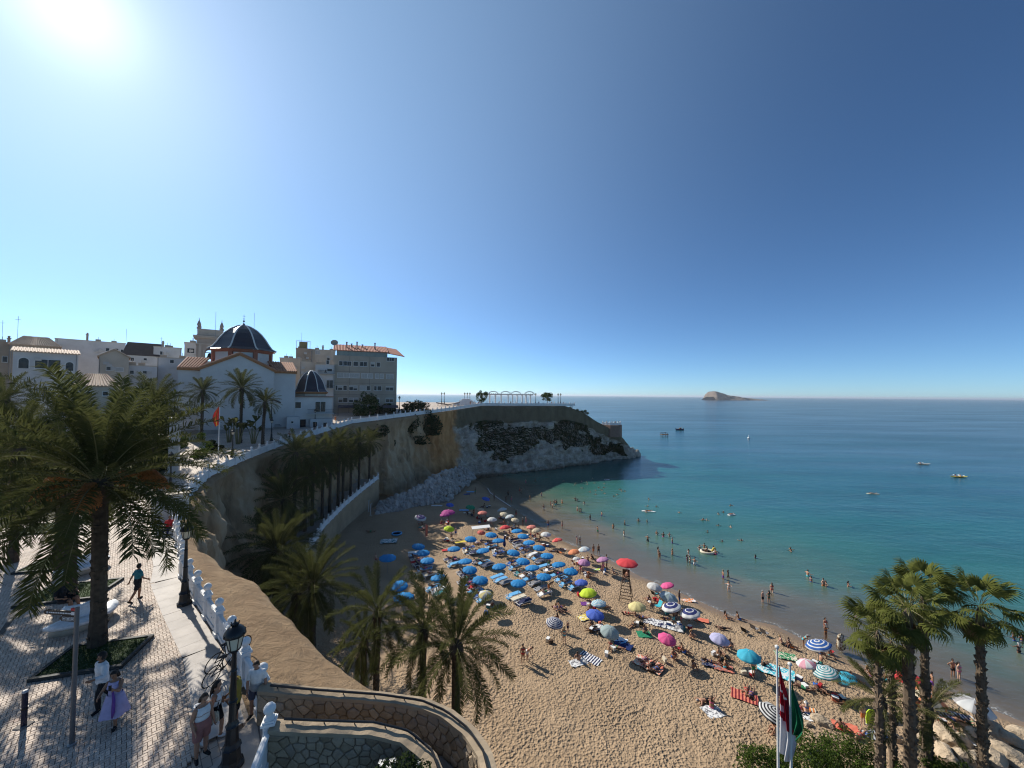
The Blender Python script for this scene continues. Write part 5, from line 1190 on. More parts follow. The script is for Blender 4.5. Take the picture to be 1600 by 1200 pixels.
# ------------------------------------------------------------------ street lamps
def lamp_meshes():
    b = MB(); b.smooth = False
    b.lathe([(.30, 0), (.30, .10), (.25, .14), (.22, .22), (.20, .50), (.235, .54), (.20, .58), (.16, .66), (.135, 1.05), (.165, 1.09), (.13, 1.14), (.10, 1.22)], 8, a0=R(22.5))
    p = MB(); p.lathe([(.095, 1.2), (.085, 1.7), (.11, 1.73), (.08, 1.77), (.065, 2.5), (.085, 2.53), (.06, 2.58), (.052, 2.98), (.09, 3.02), (.12, 3.06), (.05, 3.09)], 12)
    g = MB(); g.lathe([(.13, 3.10), (.205, 3.44)], 6, a0=R(30))
    f = MB()
    for k in range(6):
        a = R(30+60*k); f.tube([(.135*math.cos(a), .135*math.sin(a), 3.08), (.212*math.cos(a), .212*math.sin(a), 3.46)], .012, 4)
    f.lathe([(.15, 3.075), (.15, 3.105), (.10, 3.105)], 6, a0=R(30)); f.lathe([(.225, 3.43), (.235, 3.47), (.21, 3.48)], 6, a0=R(30))
    c = MB(); c.smooth = True; c.lathe([(.26, 3.46), (.265, 3.49), (.24, 3.56), (.19, 3.64), (.12, 3.70), (.07, 3.72)], 14); c.smooth = False
    c.lathe([(.07, 3.70), (.085, 3.76), (.03, 3.80), (.02, 3.86), (.0, 3.90)], 8)
    for k in range(6): a = R(60*k); c.tube([(.07*math.cos(a), .07*math.sin(a), 3.72), (.11*math.cos(a), .11*math.sin(a), 3.80)], .014, 4); c.ball((.25*math.cos(a), .25*math.sin(a), 3.52), .03, 6)
    return [(n, m.mesh(n, mt)) for n, m, mt in (('base', b, BLACKI), ('post', p, BLACKI), ('lamp_glass', g, LAMPG), ('lantern_frame', f, BLACKI), ('lantern_cap', c, BLACKI))]
LM = lamp_meshes()
def lamp(p, label, s=1.0, rz=0):
    t = thing('street_lamp', label, 'street lamp', p, rz, 'black street lamps', s)
    for n, me in LM: link(n, me, t)
    return t
lamp(Vector((-7.42, 10.55, 16.0)), 'black lantern lamp post nearest the camera beside the stair gap')
lamp(onprom(288, 946), 'black lantern lamp post halfway along the sunlit railing')
for px, py, Y, lab in ((266, 760, 39, 'lamp post behind the palm fronds, left of the flagpole'), (363, 712, 54, 'lamp post right of the flagpole by the rising railing'), (424, 690, 66, 'lamp post right of the leaning church palm'), (424, 655, 70, 'wall lamp head high on the church wall'), (492, 668, 84, 'lamp post before the white house with a balcony')):
    p = at(px, py, Y); lamp(Vector((p.x, p.y, promenade_z(p.x, p.y) if 'wall' not in lab else 21.0)), lab)
for k, (px, Y) in enumerate(((624, 112), (690, 150), (694, 150), (726, 148), (730, 148), (734, 150), (837, 152), (872, 152), (876, 154))):
    p = at(px, 630, Y); lamp(Vector((p.x, p.y, 22.0 if k else 20.6)), ('lamp post right of the apartment block', 'left lamp of the pair between block and headland', 'right lamp of the pair between block and headland', 'left lamp by the headland steps', 'middle lamp by the headland steps', 'right lamp by the headland steps', 'lamp post left of the lone headland tree', 'tall lamp post right of the lone headland tree', 'last lamp post at the headland end')[k], 1.25)
# ------------------------------------------------------------------ planting beds, benches, bollard, sign, bicycles
GREEN = M('bed_turf', (.035, .06, .022), .9, .4, 3, .6, 60, world=True); GREEND = M('bed_mat', (.018, .032, .020), .9, .3, 3, .6, 60, world=True)
def bed(px, py, w0, d0, rz, label):
    p = onprom(px, py); t = thing('planting_bed', label, 'planting bed', p, rz, 'planting beds round the palms'); rnd = random.Random(px); mb = MB()
    k = MB()
    for sx, sy, a, b in ((0, d0/2, w0+.12, .12), (0, -d0/2, w0+.12, .12), (w0/2, 0, .12, d0-.12), (-w0/2, 0, .12, d0-.12)): k.box((sx, sy, .05), (a, b, .14))
    k.build('edging', M('bed_edge', (.03, .035, .035), .7), t); mb.box((0, 0, .03), (w0-.13, d0-.13, .10)); s = mb.build('turf', GREEN, t)
    g = MB()
    for q in range(2600):
        x, y = rnd.uniform(-w0/2+.07, w0/2-.07), rnd.uniform(-d0/2+.07, d0/2-.07); a = rnd.uniform(0, 6.28); h = rnd.uniform(.03, .075); dx, dy = math.cos(a)*.012, math.sin(a)*.012; lx, ly = rnd.uniform(-.03, .03), rnd.uniform(-.03, .03)
        g.add([(x-dx, y-dy, .08), (x+dx, y+dy, .08), (x+lx, y+ly, .08+h)], [(0, 1, 2)])
    o = g.build('grass', leafmat('turf_blade', (.03, .055, .018), (.055, .085, .028), .25), t); o['kind'] = 'stuff'; return t
bed(150, 1030, 2.5, 1.8, R(16), 'nearest dark green planting bed round the fruiting palm')
bed(112, 928, 2.9, 2.0, R(16), 'second dark green planting bed behind the white bench')
bed(98, 882, 2.9, 2.0, R(16), 'third dark green planting bed further along the promenade')
bed(75, 826, 2.9, 2.4, R(16), 'far olive green planting bed under the palm fronds')
def bench(px, py, rz, label):
    p = onprom(px, py); t = thing('bench', label, 'bench', p, rz, 'curved white mosaic benches'); n = 16
    seat = MB(); back = MB(); fe = []
    def ring(mb, prof, a0, a1):
        vs = []; m = len(prof)
        for i in range(n+1):
            a = a0+(a1-a0)*i/n
            for r, z in prof: vs.append((r*math.cos(a), r*math.sin(a), z))
        mb.add(vs, [(i*m+k, i*m+(k+1) % m, (i+1)*m+(k+1) % m, (i+1)*m+k) for i in range(n) for k in range(m)]+[tuple(range(m-1, -1, -1)), tuple(range(n*m, n*m+m))])
    seat.smooth = back.smooth = True
    ring(seat, [(.62, .30), (.60, .44), (.64, .47), (1.15, .46), (1.19, .42), (1.14, .30)], R(185), R(355)); ring(back, [(.50, .0), (.48, .70), (.44, .92), (.50, .99), (.60, .92), (.64, .47), (.66, 0)], R(185), R(355))
    mo = M('mosaic_white', (.66, .68, .70), .35, .12, 14, .25, 40, dirt=.2); seat.build('seat', mo, t); back.build('backrest', mo, t)
    b = MB(); b.smooth = True; ring(b, [(.67, 0), (.67, .295), (1.0, .295), (1.02, 0)], R(187), R(353)); b.build('base', M('bench_base', (.42, .36, .28), .8, .15, 3), t); return t
bench(124, 975, R(75), 'curved white mosaic bench left of the fruiting palm trunk')
bench(124, 893, R(75), 'curved white mosaic bench farther back between the palm trunks')
p = onprom(37, 1137); t = thing('bollard', 'dark blue round bollard at the lower left of the paving', 'bollard', p); mb = MB(); mb.lathe([(.065, 0), (.065, .98)], 14); mb.build('post', M('navy_paint', (.012, .014, .035), .4, .1, 4), t); mb = MB(); mb.lathe([(.07, .98), (.07, 1.02), (.05, 1.04)], 14); mb.build('cap', M('bollard_cap', (.4, .4, .42), .4), t); mb = MB(); mb.lathe([(.075, .48), (.075, .54)], 14); mb.build('band', BLACKI, t); mb = MB(); mb.box((0, 0, .012), (.3, .3, .02)); mb.build('base_plate', M('plate_grey', (.16, .15, .14), .9), t)
# finger post sign
p = onprom(112, 1168); t = thing('signpost', 'grey signpost with two dark finger boards pointing left', 'signpost', p, R(-5)); top = at(102, 952, p.y-.1).z-p.z
mb = MB(); mb.lathe([(.055, 0), (.05, top)], 12); mb.build('post', M('sign_grey', (.13, .13, .135), .45, .1, 3, 0, 1, .4), t); mb = MB(); mb.lathe([(.10, 0), (.10, .03), (.06, .06)], 12); mb.build('foot', STEEL, t)
DK = M('sign_board', (.012, .012, .015), .45); SW = M('sign_print', (.62, .62, .62), .6)
def board(z, L, hgt, x0, name):
    mb = MB(); mb.add([(x0, -.02, z), (x0-L, -.02, z), (x0-L-.07, -.02, z+hgt/2), (x0-L, -.02, z+hgt), (x0, -.02, z+hgt), (x0, .02, z), (x0-L, .02, z), (x0-L-.07, .02, z+hgt/2), (x0-L, .02, z+hgt), (x0, .02, z+hgt)], [(0, 1, 2, 3, 4), (9, 8, 7, 6, 5), (0, 5, 6, 1), (1, 6, 7, 2), (2, 7, 8, 3), (3, 8, 9, 4), (4, 9, 5, 0)][::1]); return mb.build(name, DK, t)
b1 = board(top-.24, .95, .13, -.04, 'sign_board'); b2 = board(top-.40, .42, .15, -.04, 'sign_board')
mb = MB(); rnd = random.Random(4); x = -.86
mb.lathe([(.035, -.001), (.035, .001)], 10, (0, 0, 0))
mb.v = [(v[0]-.92, -.024+v[2]*.0, v[1]+top-.175) for v in mb.v]
while x < -.18: w0 = rnd.uniform(.03, .075); mb.box((x+w0/2, -.0225, top-.175), (w0, .003, .035)); x += w0+.016
mb.build('lettering', SW, b1)
mb = MB()
for k in range(3):
    cx = -.38+k*.13
    for dx, dz, w0, h0 in ((0, .045, .10, .008), (0, -.045, .10, .008), (.046, 0, .008, .09), (-.046, 0, .008, .09), (0, .0, .045, .045)): mb.box((cx+dx, -.0225, top-.325+dz), (w0, .003, h0))
mb.build('pictogram', SW, b2)
mb = MB(); mb.box((-.09, -.0, top-.06), (.16, .05, .07)); mb.build('red_tab', M('sign_red', (.5, .03, .03), .5), t)
mb = MB(); mb.box((-.10, -.026, top-.165), (.10, .004, .09)); mb.build('white_tab', SW, t)
# drain line at the left
mb = MB(); P = [(-14.6, 9.0), (-20.0, 15.0), (-24, 19.6), (-30, 26)]
for a, b in zip(P[:-1], P[1:]):
    a, b = Vector((*a, 16.010)), Vector((*b, 16.010)); d = (b-a).normalized(); nn = Vector((-d.y, d.x, 0))*.09; mb.add([a-nn, b-nn, b+nn, a+nn], [(0, 1, 2, 3)])
structure(mb.build('path_drain', M('drain_iron', (.06, .055, .05), .7, .2, 8)))
def bicycle(p, rz, label, tilt):
    t = thing('bicycle', label, 'bicycle', p, rz, 'bicycles leaning by the near lamp'); t.rotation_euler = (tilt, 0, rz); r = .33; fr = M('bike_black', (.015, .015, .017), .4)
    for x in (-.52, .52):
        w0 = MB(); n = 20; w0.tube([(x+r*math.cos(6.2832*k/n), 0, r+r*math.sin(6.2832*k/n)) for k in range(n+1)], .018, 5, cap=False); wo_ = w0.build('wheel', M('bike_tyre', (.015, .015, .015), .8), t); s = MB()
        for k in range(10): a = 6.2832*k/10; s.tube([(x, .03*(1 if k % 2 else -1), r), (x+(r-.03)*math.cos(a), 0, r+(r-.03)*math.sin(a))], .003, 3)
        s.build('spokes', STEEL, wo_)
    f = MB(); bb = (-.1, 0, .30); sd = (-.25, 0, .78); hd = (.36, 0, .78)
    for a, b in ((bb, sd), (bb, (.38, 0, .68)), (sd, hd), ((-.52, 0, .33), bb), ((-.52, 0, .33), sd), ((.52, 0, .33), (.35, 0, .92))): f.tube([a, b], .018, 6)
    f.build('frame', fr, t); s = MB(); s.ball((-.28, 0, .88), (.13, .07, .04), 8); s.tube([(-.25, 0, .78), (-.27, 0, .86)], .014, 5); s.build('saddle', fr, t)
    h = MB(); h.tube([(.28, -.28, .98), (.34, -.08, .95), (.35, 0, .92), (.34, .08, .95), (.28, .28, .98)], .014, 5); h.build('handlebar', fr, t); c = MB(); c.lathe([(.08, -.01), (.08, .01)], 12); cr_ = c.build('chainring', STEEL, t, (-.1, .04, .3)); cr_.rotation_euler = (R(90), 0, 0)
    return t
bicycle(onprom(356, 1038), R(72), 'black bicycle leaning against the railing behind the near lamp', R(10)); bicycle(onprom(350, 1058), R(78), 'second black bicycle, in front of the one at the railing', R(12))
# ------------------------------------------------------------------ flags
def flagpole(p, h, label, r=.05, cat='flagpole', group='flagpoles'):
    t = thing('flagpole', label, cat, p, 0, group); mb = MB(); mb.tube([(0, 0, 0), (0, 0, h)], [r, r*.6], 8); mb.build('pole', M('pole_white', (.62, .62, .6), .4, .06, 3), t); mb = MB(); mb.ball((0, 0, h+.05), .075, 8); mb.build('ball', FRAMEW, t); return t
def limp_flag(p, z0, z1, w0, label, bands, seed):
    """a cloth hanging in folds down its pole"""
    n, m = 22, 40; rnd = random.Random(seed); V = []; F = []; mi = []
    for j in range(m+1):
        s = j/m; z = z0+(z1-z0)*s
        for i in range(n+1):
            u = i/n; wd = w0*(.10+.9*math.sin(min(1, s*1.25)*math.pi/2)**1.2)*(1-.45*max(0, s-.72)/.28)
            x = .06+u*wd+.05*math.sin(s*7+seed)*u; y = .13*math.sin(u*12+s*3+seed)*min(1, s*3)*(.25+u); V.append((x, y, z-u*.35*(1-s*.3)))
    for j in range(m):
        for i in range(n): F.append((j*(n+1)+i, j*(n+1)+i+1, (j+1)*(n+1)+i+1, (j+1)*(n+1)+i)); mi.append(bands(i/n, j/m))
    return V, F, mi
def cloth(name, p, label, V, F, mi, mats, rz=0, group=None):
    me = bpy.data.meshes.new(name); me.from_pydata(V, [], F); [me.materials.append(q) for q in mats]; me.polygons.foreach_set('material_index', mi); me.polygons.foreach_set('use_smooth', [True]*len(F)); me.update(); o = link(name, me, None, p, rz); return tag(o, label, 'flag', group)
cw = lambda n, c: leafmat(n, c, tuple(min(1, x*1.15) for x in c), .25, .7)
FRED, FWHITE, FGREEN, FYEL = cw('flag_red', (.20, .012, .022)), cw('flag_white', (.46, .46, .48)), cw('flag_green', (.015, .10, .05)), cw('flag_yellow', (.5, .28, .03))
p1 = at(1216, 1200, 15.0); zt = at(1216, 1013, 15.0).z; flagpole(Vector((p1.x, p1.y, 9.0)), zt-9.0, 'left pole carrying the dark red and white flag', .055)
V, F, mi = limp_flag(p1, at(1216, 1035, 15).z, at(1216, 1172, 15).z, .55, '', lambda u, s: 1 if s > .55+.10*u or (.19 < s < .27 and u > .2 and int(s*70+u*4) % 2 == 0) or (.40 < s < .48 and .1 < u < .35) else 0, 1); cloth('flag', Vector((p1.x, p1.y, 0)), 'dark red and white flag hanging limp on the left pole', V, F, mi, [FRED, FWHITE], R(-62))
p2 = at(1236, 1200, 14.6); zt = at(1235, 1040, 14.6).z; flagpole(Vector((p2.x, p2.y, 9.0)), zt-9.0, 'right pole carrying the green flag', .06)
V, F, mi = limp_flag(p2, at(1235, 1056, 14.6).z, at(1235, 1138, 14.6).z, .36, '', lambda u, s: 0, 3); cloth('flag', Vector((p2.x, p2.y, 0)), 'narrow green flag hanging limp on the right pole', V, F, mi, [FGREEN], R(-62))
mb = MB(); mb.prism([(p1.x-1.2, 12.5), (p2.x+1.2, 12.5), (p2.x+1.2, 16.0), (p1.x-1.2, 16.0)], 1.5, 9.0); structure(mb.build('flag_terrace', COPING))
p3 = at(341, 712, 52.0); zt = at(341, 620, 52).z; z3 = promenade_z(p3.x, p3.y); flagpole(Vector((p3.x, p3.y, z3)), zt-z3, 'white flagpole in front of the church palms', .07)
V, F, mi = limp_flag(p3, at(341, 630, 52).z, at(341, 664, 52).z, .9, '', lambda u, s: 1 if .33 < u < .6 else 0, 5); V = [(-x, y, z) for x, y, z in V]; cloth('flag', Vector((p3.x, p3.y, 0)), 'red and yellow flag hanging limp before the church', V, F, mi, [cw('flag_scarlet', (.26, .025, .02)), FYEL])
# ------------------------------------------------------------------ pergola on the headland and other structures there
t = thing('pergola', 'white pergola of columns and small arches on the headland', 'pergola', (0, 0, 22)); xs = [at(px, 620, 147).x for px in (765, 774, 783, 794, 801, 808, 816, 822, 829)]; hz = 3.9
for y in (146, 149.5):
    for x in xs: mb = MB(); mb.lathe([(.3, 0), (.3, .3), (.2, .4), (.2, hz-.3), (.32, hz)], 8, (x, y, 0)); mb.build('column', WHITEP, t)
    mb = MB(); mb.box(((xs[0]+xs[-1])/2, y, hz+.2), (xs[-1]-xs[0]+2, .4, .4)); mb.build('beam', WHITEP, t)
mb = MB()
for k in range(24): mb.box((xs[0]-.8+k*(xs[-1]-xs[0]+1.6)/23, 147.75, hz+.5), (.14, 5.2, .18))
mb.build('slat', M('pergola_wood', (.10, .08, .06), .9), t)
for k in (0, 2, 4, 7):
    c = (xs[k]+xs[k+1])/2+.4; mb = MB(); mb.tube([(c-1.9*math.cos(a), 145.8, hz+.1+1.3*math.sin(a)) for a in np.linspace(0, math.pi, 10)], .17, 5); mb.build('arch', WHITEP, t)
t = thing('headland_stairs', 'white stepped monument left of the pergola', 'monument', (at(728, 630, 143).x, 143, 22)); 
for k in range(4): mb = MB(); mb.box((0, .3*k, .3+.6*k), (9-2*k, 3, .6)); mb.build('step', WHITEP, t)
p = at(700, 634, 138); t = thing('pavilion_roof', 'dark low pavilion roof behind the railing between block and headland', 'pavilion', (p.x, p.y, 21.2)); mb = MB(); mb.add([(-4.2, -1, 1.9), (0, -1, 1.2), (4.2, -1, 2.0), (-4.2, 1, 1.9), (0, 1, 1.2), (4.2, 1, 2.0), (-4, -1, 1.6), (0, -1, .9), (4, -1, 1.7), (-4, 1, 1.6), (0, 1, .9), (4, 1, 1.7)], [(0, 1, 4, 3), (1, 2, 5, 4), (6, 9, 10, 7), (7, 10, 11, 8), (0, 6, 7, 1), (1, 7, 8, 2), (3, 4, 10, 9), (4, 5, 11, 10)]); mb.build('roof', DARKT, t)
for sx in (-3.6, 0, 3.6): mb = MB(); mb.tube([(sx, 0, -.3), (sx, 0, 1.7 if sx else 1.0)], .1, 6); mb.build('post', IRON, t)
# ------------------------------------------------------------------ people
SKIN = [M('skin_fair', (.50, .30, .21), .55, .06, 9), M('skin_tan', (.36, .19, .12), .55, .06, 9), M('skin_olive', (.26, .135, .08), .55, .06, 9), M('skin_brown', (.13, .065, .04), .5, .06, 9)]
HAIR = [M('hair_dark', (.012, .009, .007), .6, .2, 20, .4, 60), M('hair_brown', (.05, .026, .014), .6, .2, 20, .4, 60), M('hair_fair', (.25, .16, .07), .6, .2, 20, .4, 60), M('hair_grey', (.25, .25, .25), .6, .2, 20, .4, 60)]
_fab = {}
FABC = {'black': (.014, .014, .016), 'navy': (.014, .02, .07), 'blue': (.02, .09, .32), 'red': (.42, .025, .03), 'white': (.66, .66, .65), 'pink': (.62, .10, .24), 'yellow': (.60, .46, .06), 'green': (.03, .20, .09), 'turquoise': (.05, .40, .48), 'grey': (.2, .2, .21), 'purple': (.14, .05, .25), 'orange': (.62, .2, .05), 'lilac': (.40, .36, .55), 'teal': (.03, .17, .19), 'mustard': (.24, .175, .03), 'coral': (.62, .19, .12), 'lime': (.42, .58, .03), 'cream': (.58, .52, .40), 'floral': (.30, .13, .11), 'denim': (.07, .08, .12), 'maroon': (.16, .02, .03), 'sky blue': (.12, .36, .62), 'brown': (.10, .06, .035)}
def fab(c):
    if c not in _fab: _fab[c] = M('cloth_'+c.replace(' ', '_'), FABC[c], .85, .12, 8, .3, 70)
    return _fab[c]
def V3(*a): return Vector(a)
def skeleton(pose, s=1.0):
    """joints of a figure facing -y, standing at z=0 (or sitting / lying on z=0)"""
    J = {}; g = lambda k, d: pose.get(k, d)
    nz = lambda v: Vector(v).normalized()
    pel = Vector(g('pelvis', (0, 0, .93))); up = nz(g('torso', (0, 0, 1))); X = nz(g('side', (1, 0, 0))); X = (X-up*X.dot(up)).normalized()
    fwd = X.cross(up)*-1                                # the way the chest faces
    fwd = up.cross(X)*-1
    J['pelvis'] = pel; J['waist'] = pel+up*.17; J['chest'] = pel+up*.34; J['neck'] = pel+up*.52; hd = nz(g('head', up)); J['hbase'] = J['neck']+(up*.5+hd*.5)*.07; J['head'] = J['neck']+hd*.17
    J['X'], J['up'], J['fwd'], J['hd'] = X, up, fwd, hd; J['hf'] = nz(g('face', fwd)); J['hf'] = (J['hf']-hd*J['hf'].dot(hd)).normalized()
    for sd, n in ((-1, 'L'), (1, 'R')):
        sh = J['neck']-up*.06+X*sd*.175; J['sh'+n] = sh
        a = nz(g('ua'+n, (sd*.22, .05, -1))); f = nz(g('fa'+n, (sd*.12, -.25, -1))); J['el'+n] = sh+a*.285; J['wr'+n] = J['el'+n]+f*.25; J['ha'+n] = J['wr'+n]+nz(g('hn'+n, f))*.17; J['fa'+n] = f
        hp = pel-up*.03+X*sd*.085; J['hp'+n] = hp
        t = nz(g('th'+n, (sd*.05, 0, -1))); k = nz(g('sn'+n, (sd*.01, .03, -1))); J['kn'+n] = hp+t*.42; J['an'+n] = J['kn'+n]+k*.41; J['to'+n] = J['an'+n]+nz(g('ft'+n, (sd*.25, -1, -.22)))*.17; J['ft'+n] = J['an'+n]+Vector((0, 0, 0))
    return J
BONES = [('pelvis', 'waist', 'pelvis'), ('waist', 'chest', 'torso'), ('chest', 'neck', 'torso'), ('neck', 'hbase', 'neck'), ('hbase', 'head', 'head')]
for n in 'LR': BONES += [('sh'+n, 'el'+n, 'uarm'), ('el'+n, 'wr'+n, 'farm'), ('wr'+n, 'ha'+n, 'hand'), ('hp'+n, 'kn'+n, 'thigh'), ('kn'+n, 'an'+n, 'shin'), ('an'+n, 'to'+n, 'foot')]
def body_mesh(name, pose, fem=False, vox=.022, hands=False, build=1.0):
    J = skeleton(pose); mb = MB(); X, up, fwd = J['X'], J['up'], J['fwd']
    def ring_loft(secs, n=12):                  # ellipse sections (centre, rx, ry, axisx, axisy)
        vs = [c+ax*math.cos(6.2832*k/n)*rx+ay*math.sin(6.2832*k/n)*ry for c, rx, ry, ax, ay in secs for k in range(n)]; N = len(secs)
        mb.add(vs, [(i*n+k, i*n+(k+1) % n, (i+1)*n+(k+1) % n, (i+1)*n+k) for i in range(N-1) for k in range(n)]+[tuple(range(n-1, -1, -1)), tuple(range((N-1)*n, N*n))])
    P = J['pelvis']; w = build
    prof = [(-.10, .09, .075), (-.05, .155, .115), (.03, .165*(1.06 if fem else 1), .12), (.13, .135 if fem else .150, .105), (.24, .140 if fem else .155, .11), (.36, .160 if fem else .178, .118), (.45, .165 if fem else .185, .105), (.51, .11, .08), (.545, .055, .055)]
    ring_loft([(P+up*h, rx*w, ry*w, X, fwd) for h, rx, ry in prof])
    if fem:
        for sd in (-1, 1): mb.ball(P+up*.36+X*sd*.075+fwd*.085, .062, 8)
    mb.tube([J['neck']-up*.05, J['hbase'], J['head']], [.06, .05, .055], 8)
    hd, hf = J['hd'], J['hf']; hx = hd.cross(hf); C0 = J['neck']+hd*.20
    def ell(c, a, b, d, n=12): 
        m = n//2+1; vs = [c+hx*a*math.sin(math.pi*i/m)*math.cos(6.2832*k/n)+hf*b*math.sin(math.pi*i/m)*math.sin(6.2832*k/n)+hd*d*math.cos(math.pi*i/m) for i in range(1, m) for k in range(n)]; t = len(vs); vs += [c+hd*d, c-hd*d]
        mb.add(vs, [(i*n+k, (i+1)*n+k, (i+1)*n+(k+1) % n, i*n+(k+1) % n) for i in range(m-2) for k in range(n)]+[(t, k, (k+1) % n) for k in range(n)]+[(t+1, (m-2)*n+(k+1) % n, (m-2)*n+k) for k in range(n)])
    ell(C0+hd*.015, .075, .092, .105); ell(C0-hd*.055+hf*.022, .055, .062, .065)
    ell(C0-hd*.012+hf*.098, .013, .022, .026, 8); ell(C0-hd*.062+hf*.083, .022, .012, .012, 8)
    for sd in (-1, 1): ell(C0+hx*sd*.078-hd*.005, .012, .022, .032, 8)
    for n, sd in (('L', -1), ('R', 1)):
        mb.tube([J['neck']-up*.07+X*sd*.06, J['sh'+n], J['sh'+n]+(J['el'+n]-J['sh'+n])*.35, J['el'+n]], [.055, .060*w, .050*w, .040*w], 8); mb.tube([J['el'+n], J['el'+n]+(J['wr'+n]-J['el'+n])*.3, J['wr'+n]], [.039*w, .041*w, .026], 8)
        f = (J['ha'+n]-J['wr'+n]).normalized(); pn = (f.cross(Vector((0, 1, 0)) if abs(f.y) < .8 else Vector((0, 0, 1)))).normalized(); pw = pn.cross(f).normalized()
        pal = J['wr'+n]+f*.045; mb.tube([J['wr'+n]-f*.01, pal, J['wr'+n]+f*.09], [.024, .036, .038], 8, flat=.5) if not hands else ring_loft([(J['wr'+n]-f*.01, .024, .02, pw, pn), (pal, .036, .017, pw, pn), (J['wr'+n]+f*.095, .041, .014, pw, pn)], 10)
        if hands:
            for q, (o, L) in enumerate(((-.030, .062), (-.010, .075), (.011, .070), (.031, .052))): b = J['wr'+n]+f*.09+pw*o; mb.tube([b-f*.02, b+f*L*.5, b+f*L*.8+pn*.018*sd, b+f*L+pn*.036*sd], [.0105, .010, .009, .007], 6)
            b = J['wr'+n]+f*.03-pw*.028; mb.tube([b, b-pw*.028+f*.025, b-pw*.034+f*.060+pn*.012*sd], [.015, .012, .009], 6)
        else: mb.tube([pal, J['ha'+n]], [.030, .018], 7)
        mb.tube([J['pelvis']+X*sd*.05, J['hp'+n], J['hp'+n]+(J['kn'+n]-J['hp'+n])*.4, J['kn'+n]], [.085, .098*w*(1.04 if fem else 1), .083*w, .056*w], 10); mb.tube([J['kn'+n], J['kn'+n]+(J['an'+n]-J['kn'+n])*.32, J['an'+n]], [.055*w, .058*w, .036], 9)
        tf = (J['to'+n]-J['an'+n]).normalized(); mb.tube([J['an'+n]-tf*.045-Vector((0, 0, .015)), J['an'+n]+tf*.05-Vector((0, 0, .012)), J['to'+n]], [.034, .038, .026], 8)
    me = mb.mesh(name, [SKIN[0]]); o = bpy.data.objects.new(name, me); col.objects.link(o)
    r = o.modifiers.new('r', 'REMESH'); r.mode = 'VOXEL'; r.voxel_size = vox; r.use_smooth_shade = True
    s = o.modifiers.new('s', 'SMOOTH'); s.factor = .5; s.iterations = 2 if vox > .015 else 3
    bpy.context.view_layer.update(); dg = bpy.context.evaluated_depsgraph_get(); out = bpy.data.meshes.new_from_object(o.evaluated_get(dg)); out.name = name
    bpy.data.objects.remove(o); bpy.data.meshes.remove(me)
    if not out.materials: out.materials.append(SKIN[0])
    return out, J
def nearest_bones(me, J):
    n = len(me.vertices); co = np.empty(n*3); me.vertices.foreach_get('co', co); co = co.reshape(-1, 3); nr = np.empty(n*3); me.vertices.foreach_get('normal', nr); nr = nr.reshape(-1, 3); best = np.full(n, 9.); idx = np.zeros(n, int); tt = np.zeros(n)
    for k, (a, b, kind) in enumerate(BONES):
        A, B = np.array(J[a]), np.array(J[b]); 
        if kind == 'head': B = np.array(J['neck']+J['hd']*.22)
        d = B-A; t = np.clip(((co-A)@d)/(d@d), 0, 1); ds = np.linalg.norm(co-A-t[:, None]*d, axis=1)-{'torso': .10, 'pelvis': .10, 'head': .08, 'thigh': .05}.get(kind, .02)
        m = ds < best; best = np.where(m, ds, best); idx = np.where(m, k, idx); tt = np.where(m, t, tt)
    return co, nr, idx, tt
def garment(name, me, nb, sel, off, mat):
    """cloth cut from the body surface and lifted off it"""
    co, nr, idx, tt = nb; keep = np.array([sel(BONES[i][2], t, c) for i, t, c in zip(idx, tt, co)]); used = {}; V = []; F = []
    for p in me.polygons:
        if all(keep[v] for v in p.vertices):
            f = []
            for v in p.vertices:
                if v not in used: used[v] = len(V); V.append(tuple(co[v]+nr[v]*off))
                f.append(used[v])
            F.append(tuple(f))
    return npmesh(name, V, F, mat) if F else None
def hair_mesh(name, me, J, nb, long_=0, mat=None, off=.016):
    co, nr, idx, tt = nb; hd, hf = J['hd'], J['hf']; C0 = J['neck']+J['hd']*.20
    def sel(kind, t, c):
        d = Vector(c)-C0
        if d.length > .18: return False
        u, f = d.dot(hd), d.dot(hf); return u > -.075 and (u > .055 or f < .03-.4*max(0, -u)) and not (f > .055 and u < .075)
    h = garment(name, me, nb, sel, off, mat or HAIR[0])
    if long_ and h:
        b = MB(); b.smooth = True; p = [C0+hd*.04-hf*.06, C0-hd*.04-hf*.095, C0-hd*.16-hf*.12, C0-hd*(.16+long_*.5)-hf*.13, C0-hd*(.16+long_)-hf*.12]; b.tube(p, [.07, .085, .085, .075, .03], 8, flat=.6); m2 = b.mesh(name, HAIR[0])
        V = [tuple(v.co) for v in h.vertices]; n = len(V); V += [tuple(v.co) for v in m2.vertices]; F = [tuple(p.vertices) for p in h.polygons]+[tuple(n+i for i in p.vertices) for p in m2.polygons]; return npmesh(name, V, F, mat or HAIR[0])
    return h
SEL = {'trunks': lambda k, t, c: (k == 'pelvis' and t < .55) or (k == 'thigh' and t < .62), 'briefs': lambda k, t, c: (k == 'pelvis' and t < .3) or (k == 'thigh' and t < .10), 'shirt': lambda k, t, c: k == 'torso' or k == 'pelvis' or (k == 'uarm' and t < .72) or (k == 'thigh' and t < .04), 'vest': lambda k, t, c: (k == 'torso' and t < .9) or k == 'pelvis', 'shorts': lambda k, t, c: k == 'pelvis' or (k == 'thigh' and t < .80), 'trousers': lambda k, t, c: k == 'pelvis' or k == 'thigh' or (k == 'shin' and t < .93), 'shoes': lambda k, t, c: k == 'foot' or (k == 'shin' and t > .96), 'sleeves': lambda k, t, c: k == 'torso' or k == 'pelvis' or k == 'uarm' or (k == 'farm' and t < .85) or (k == 'thigh' and t < .06)}
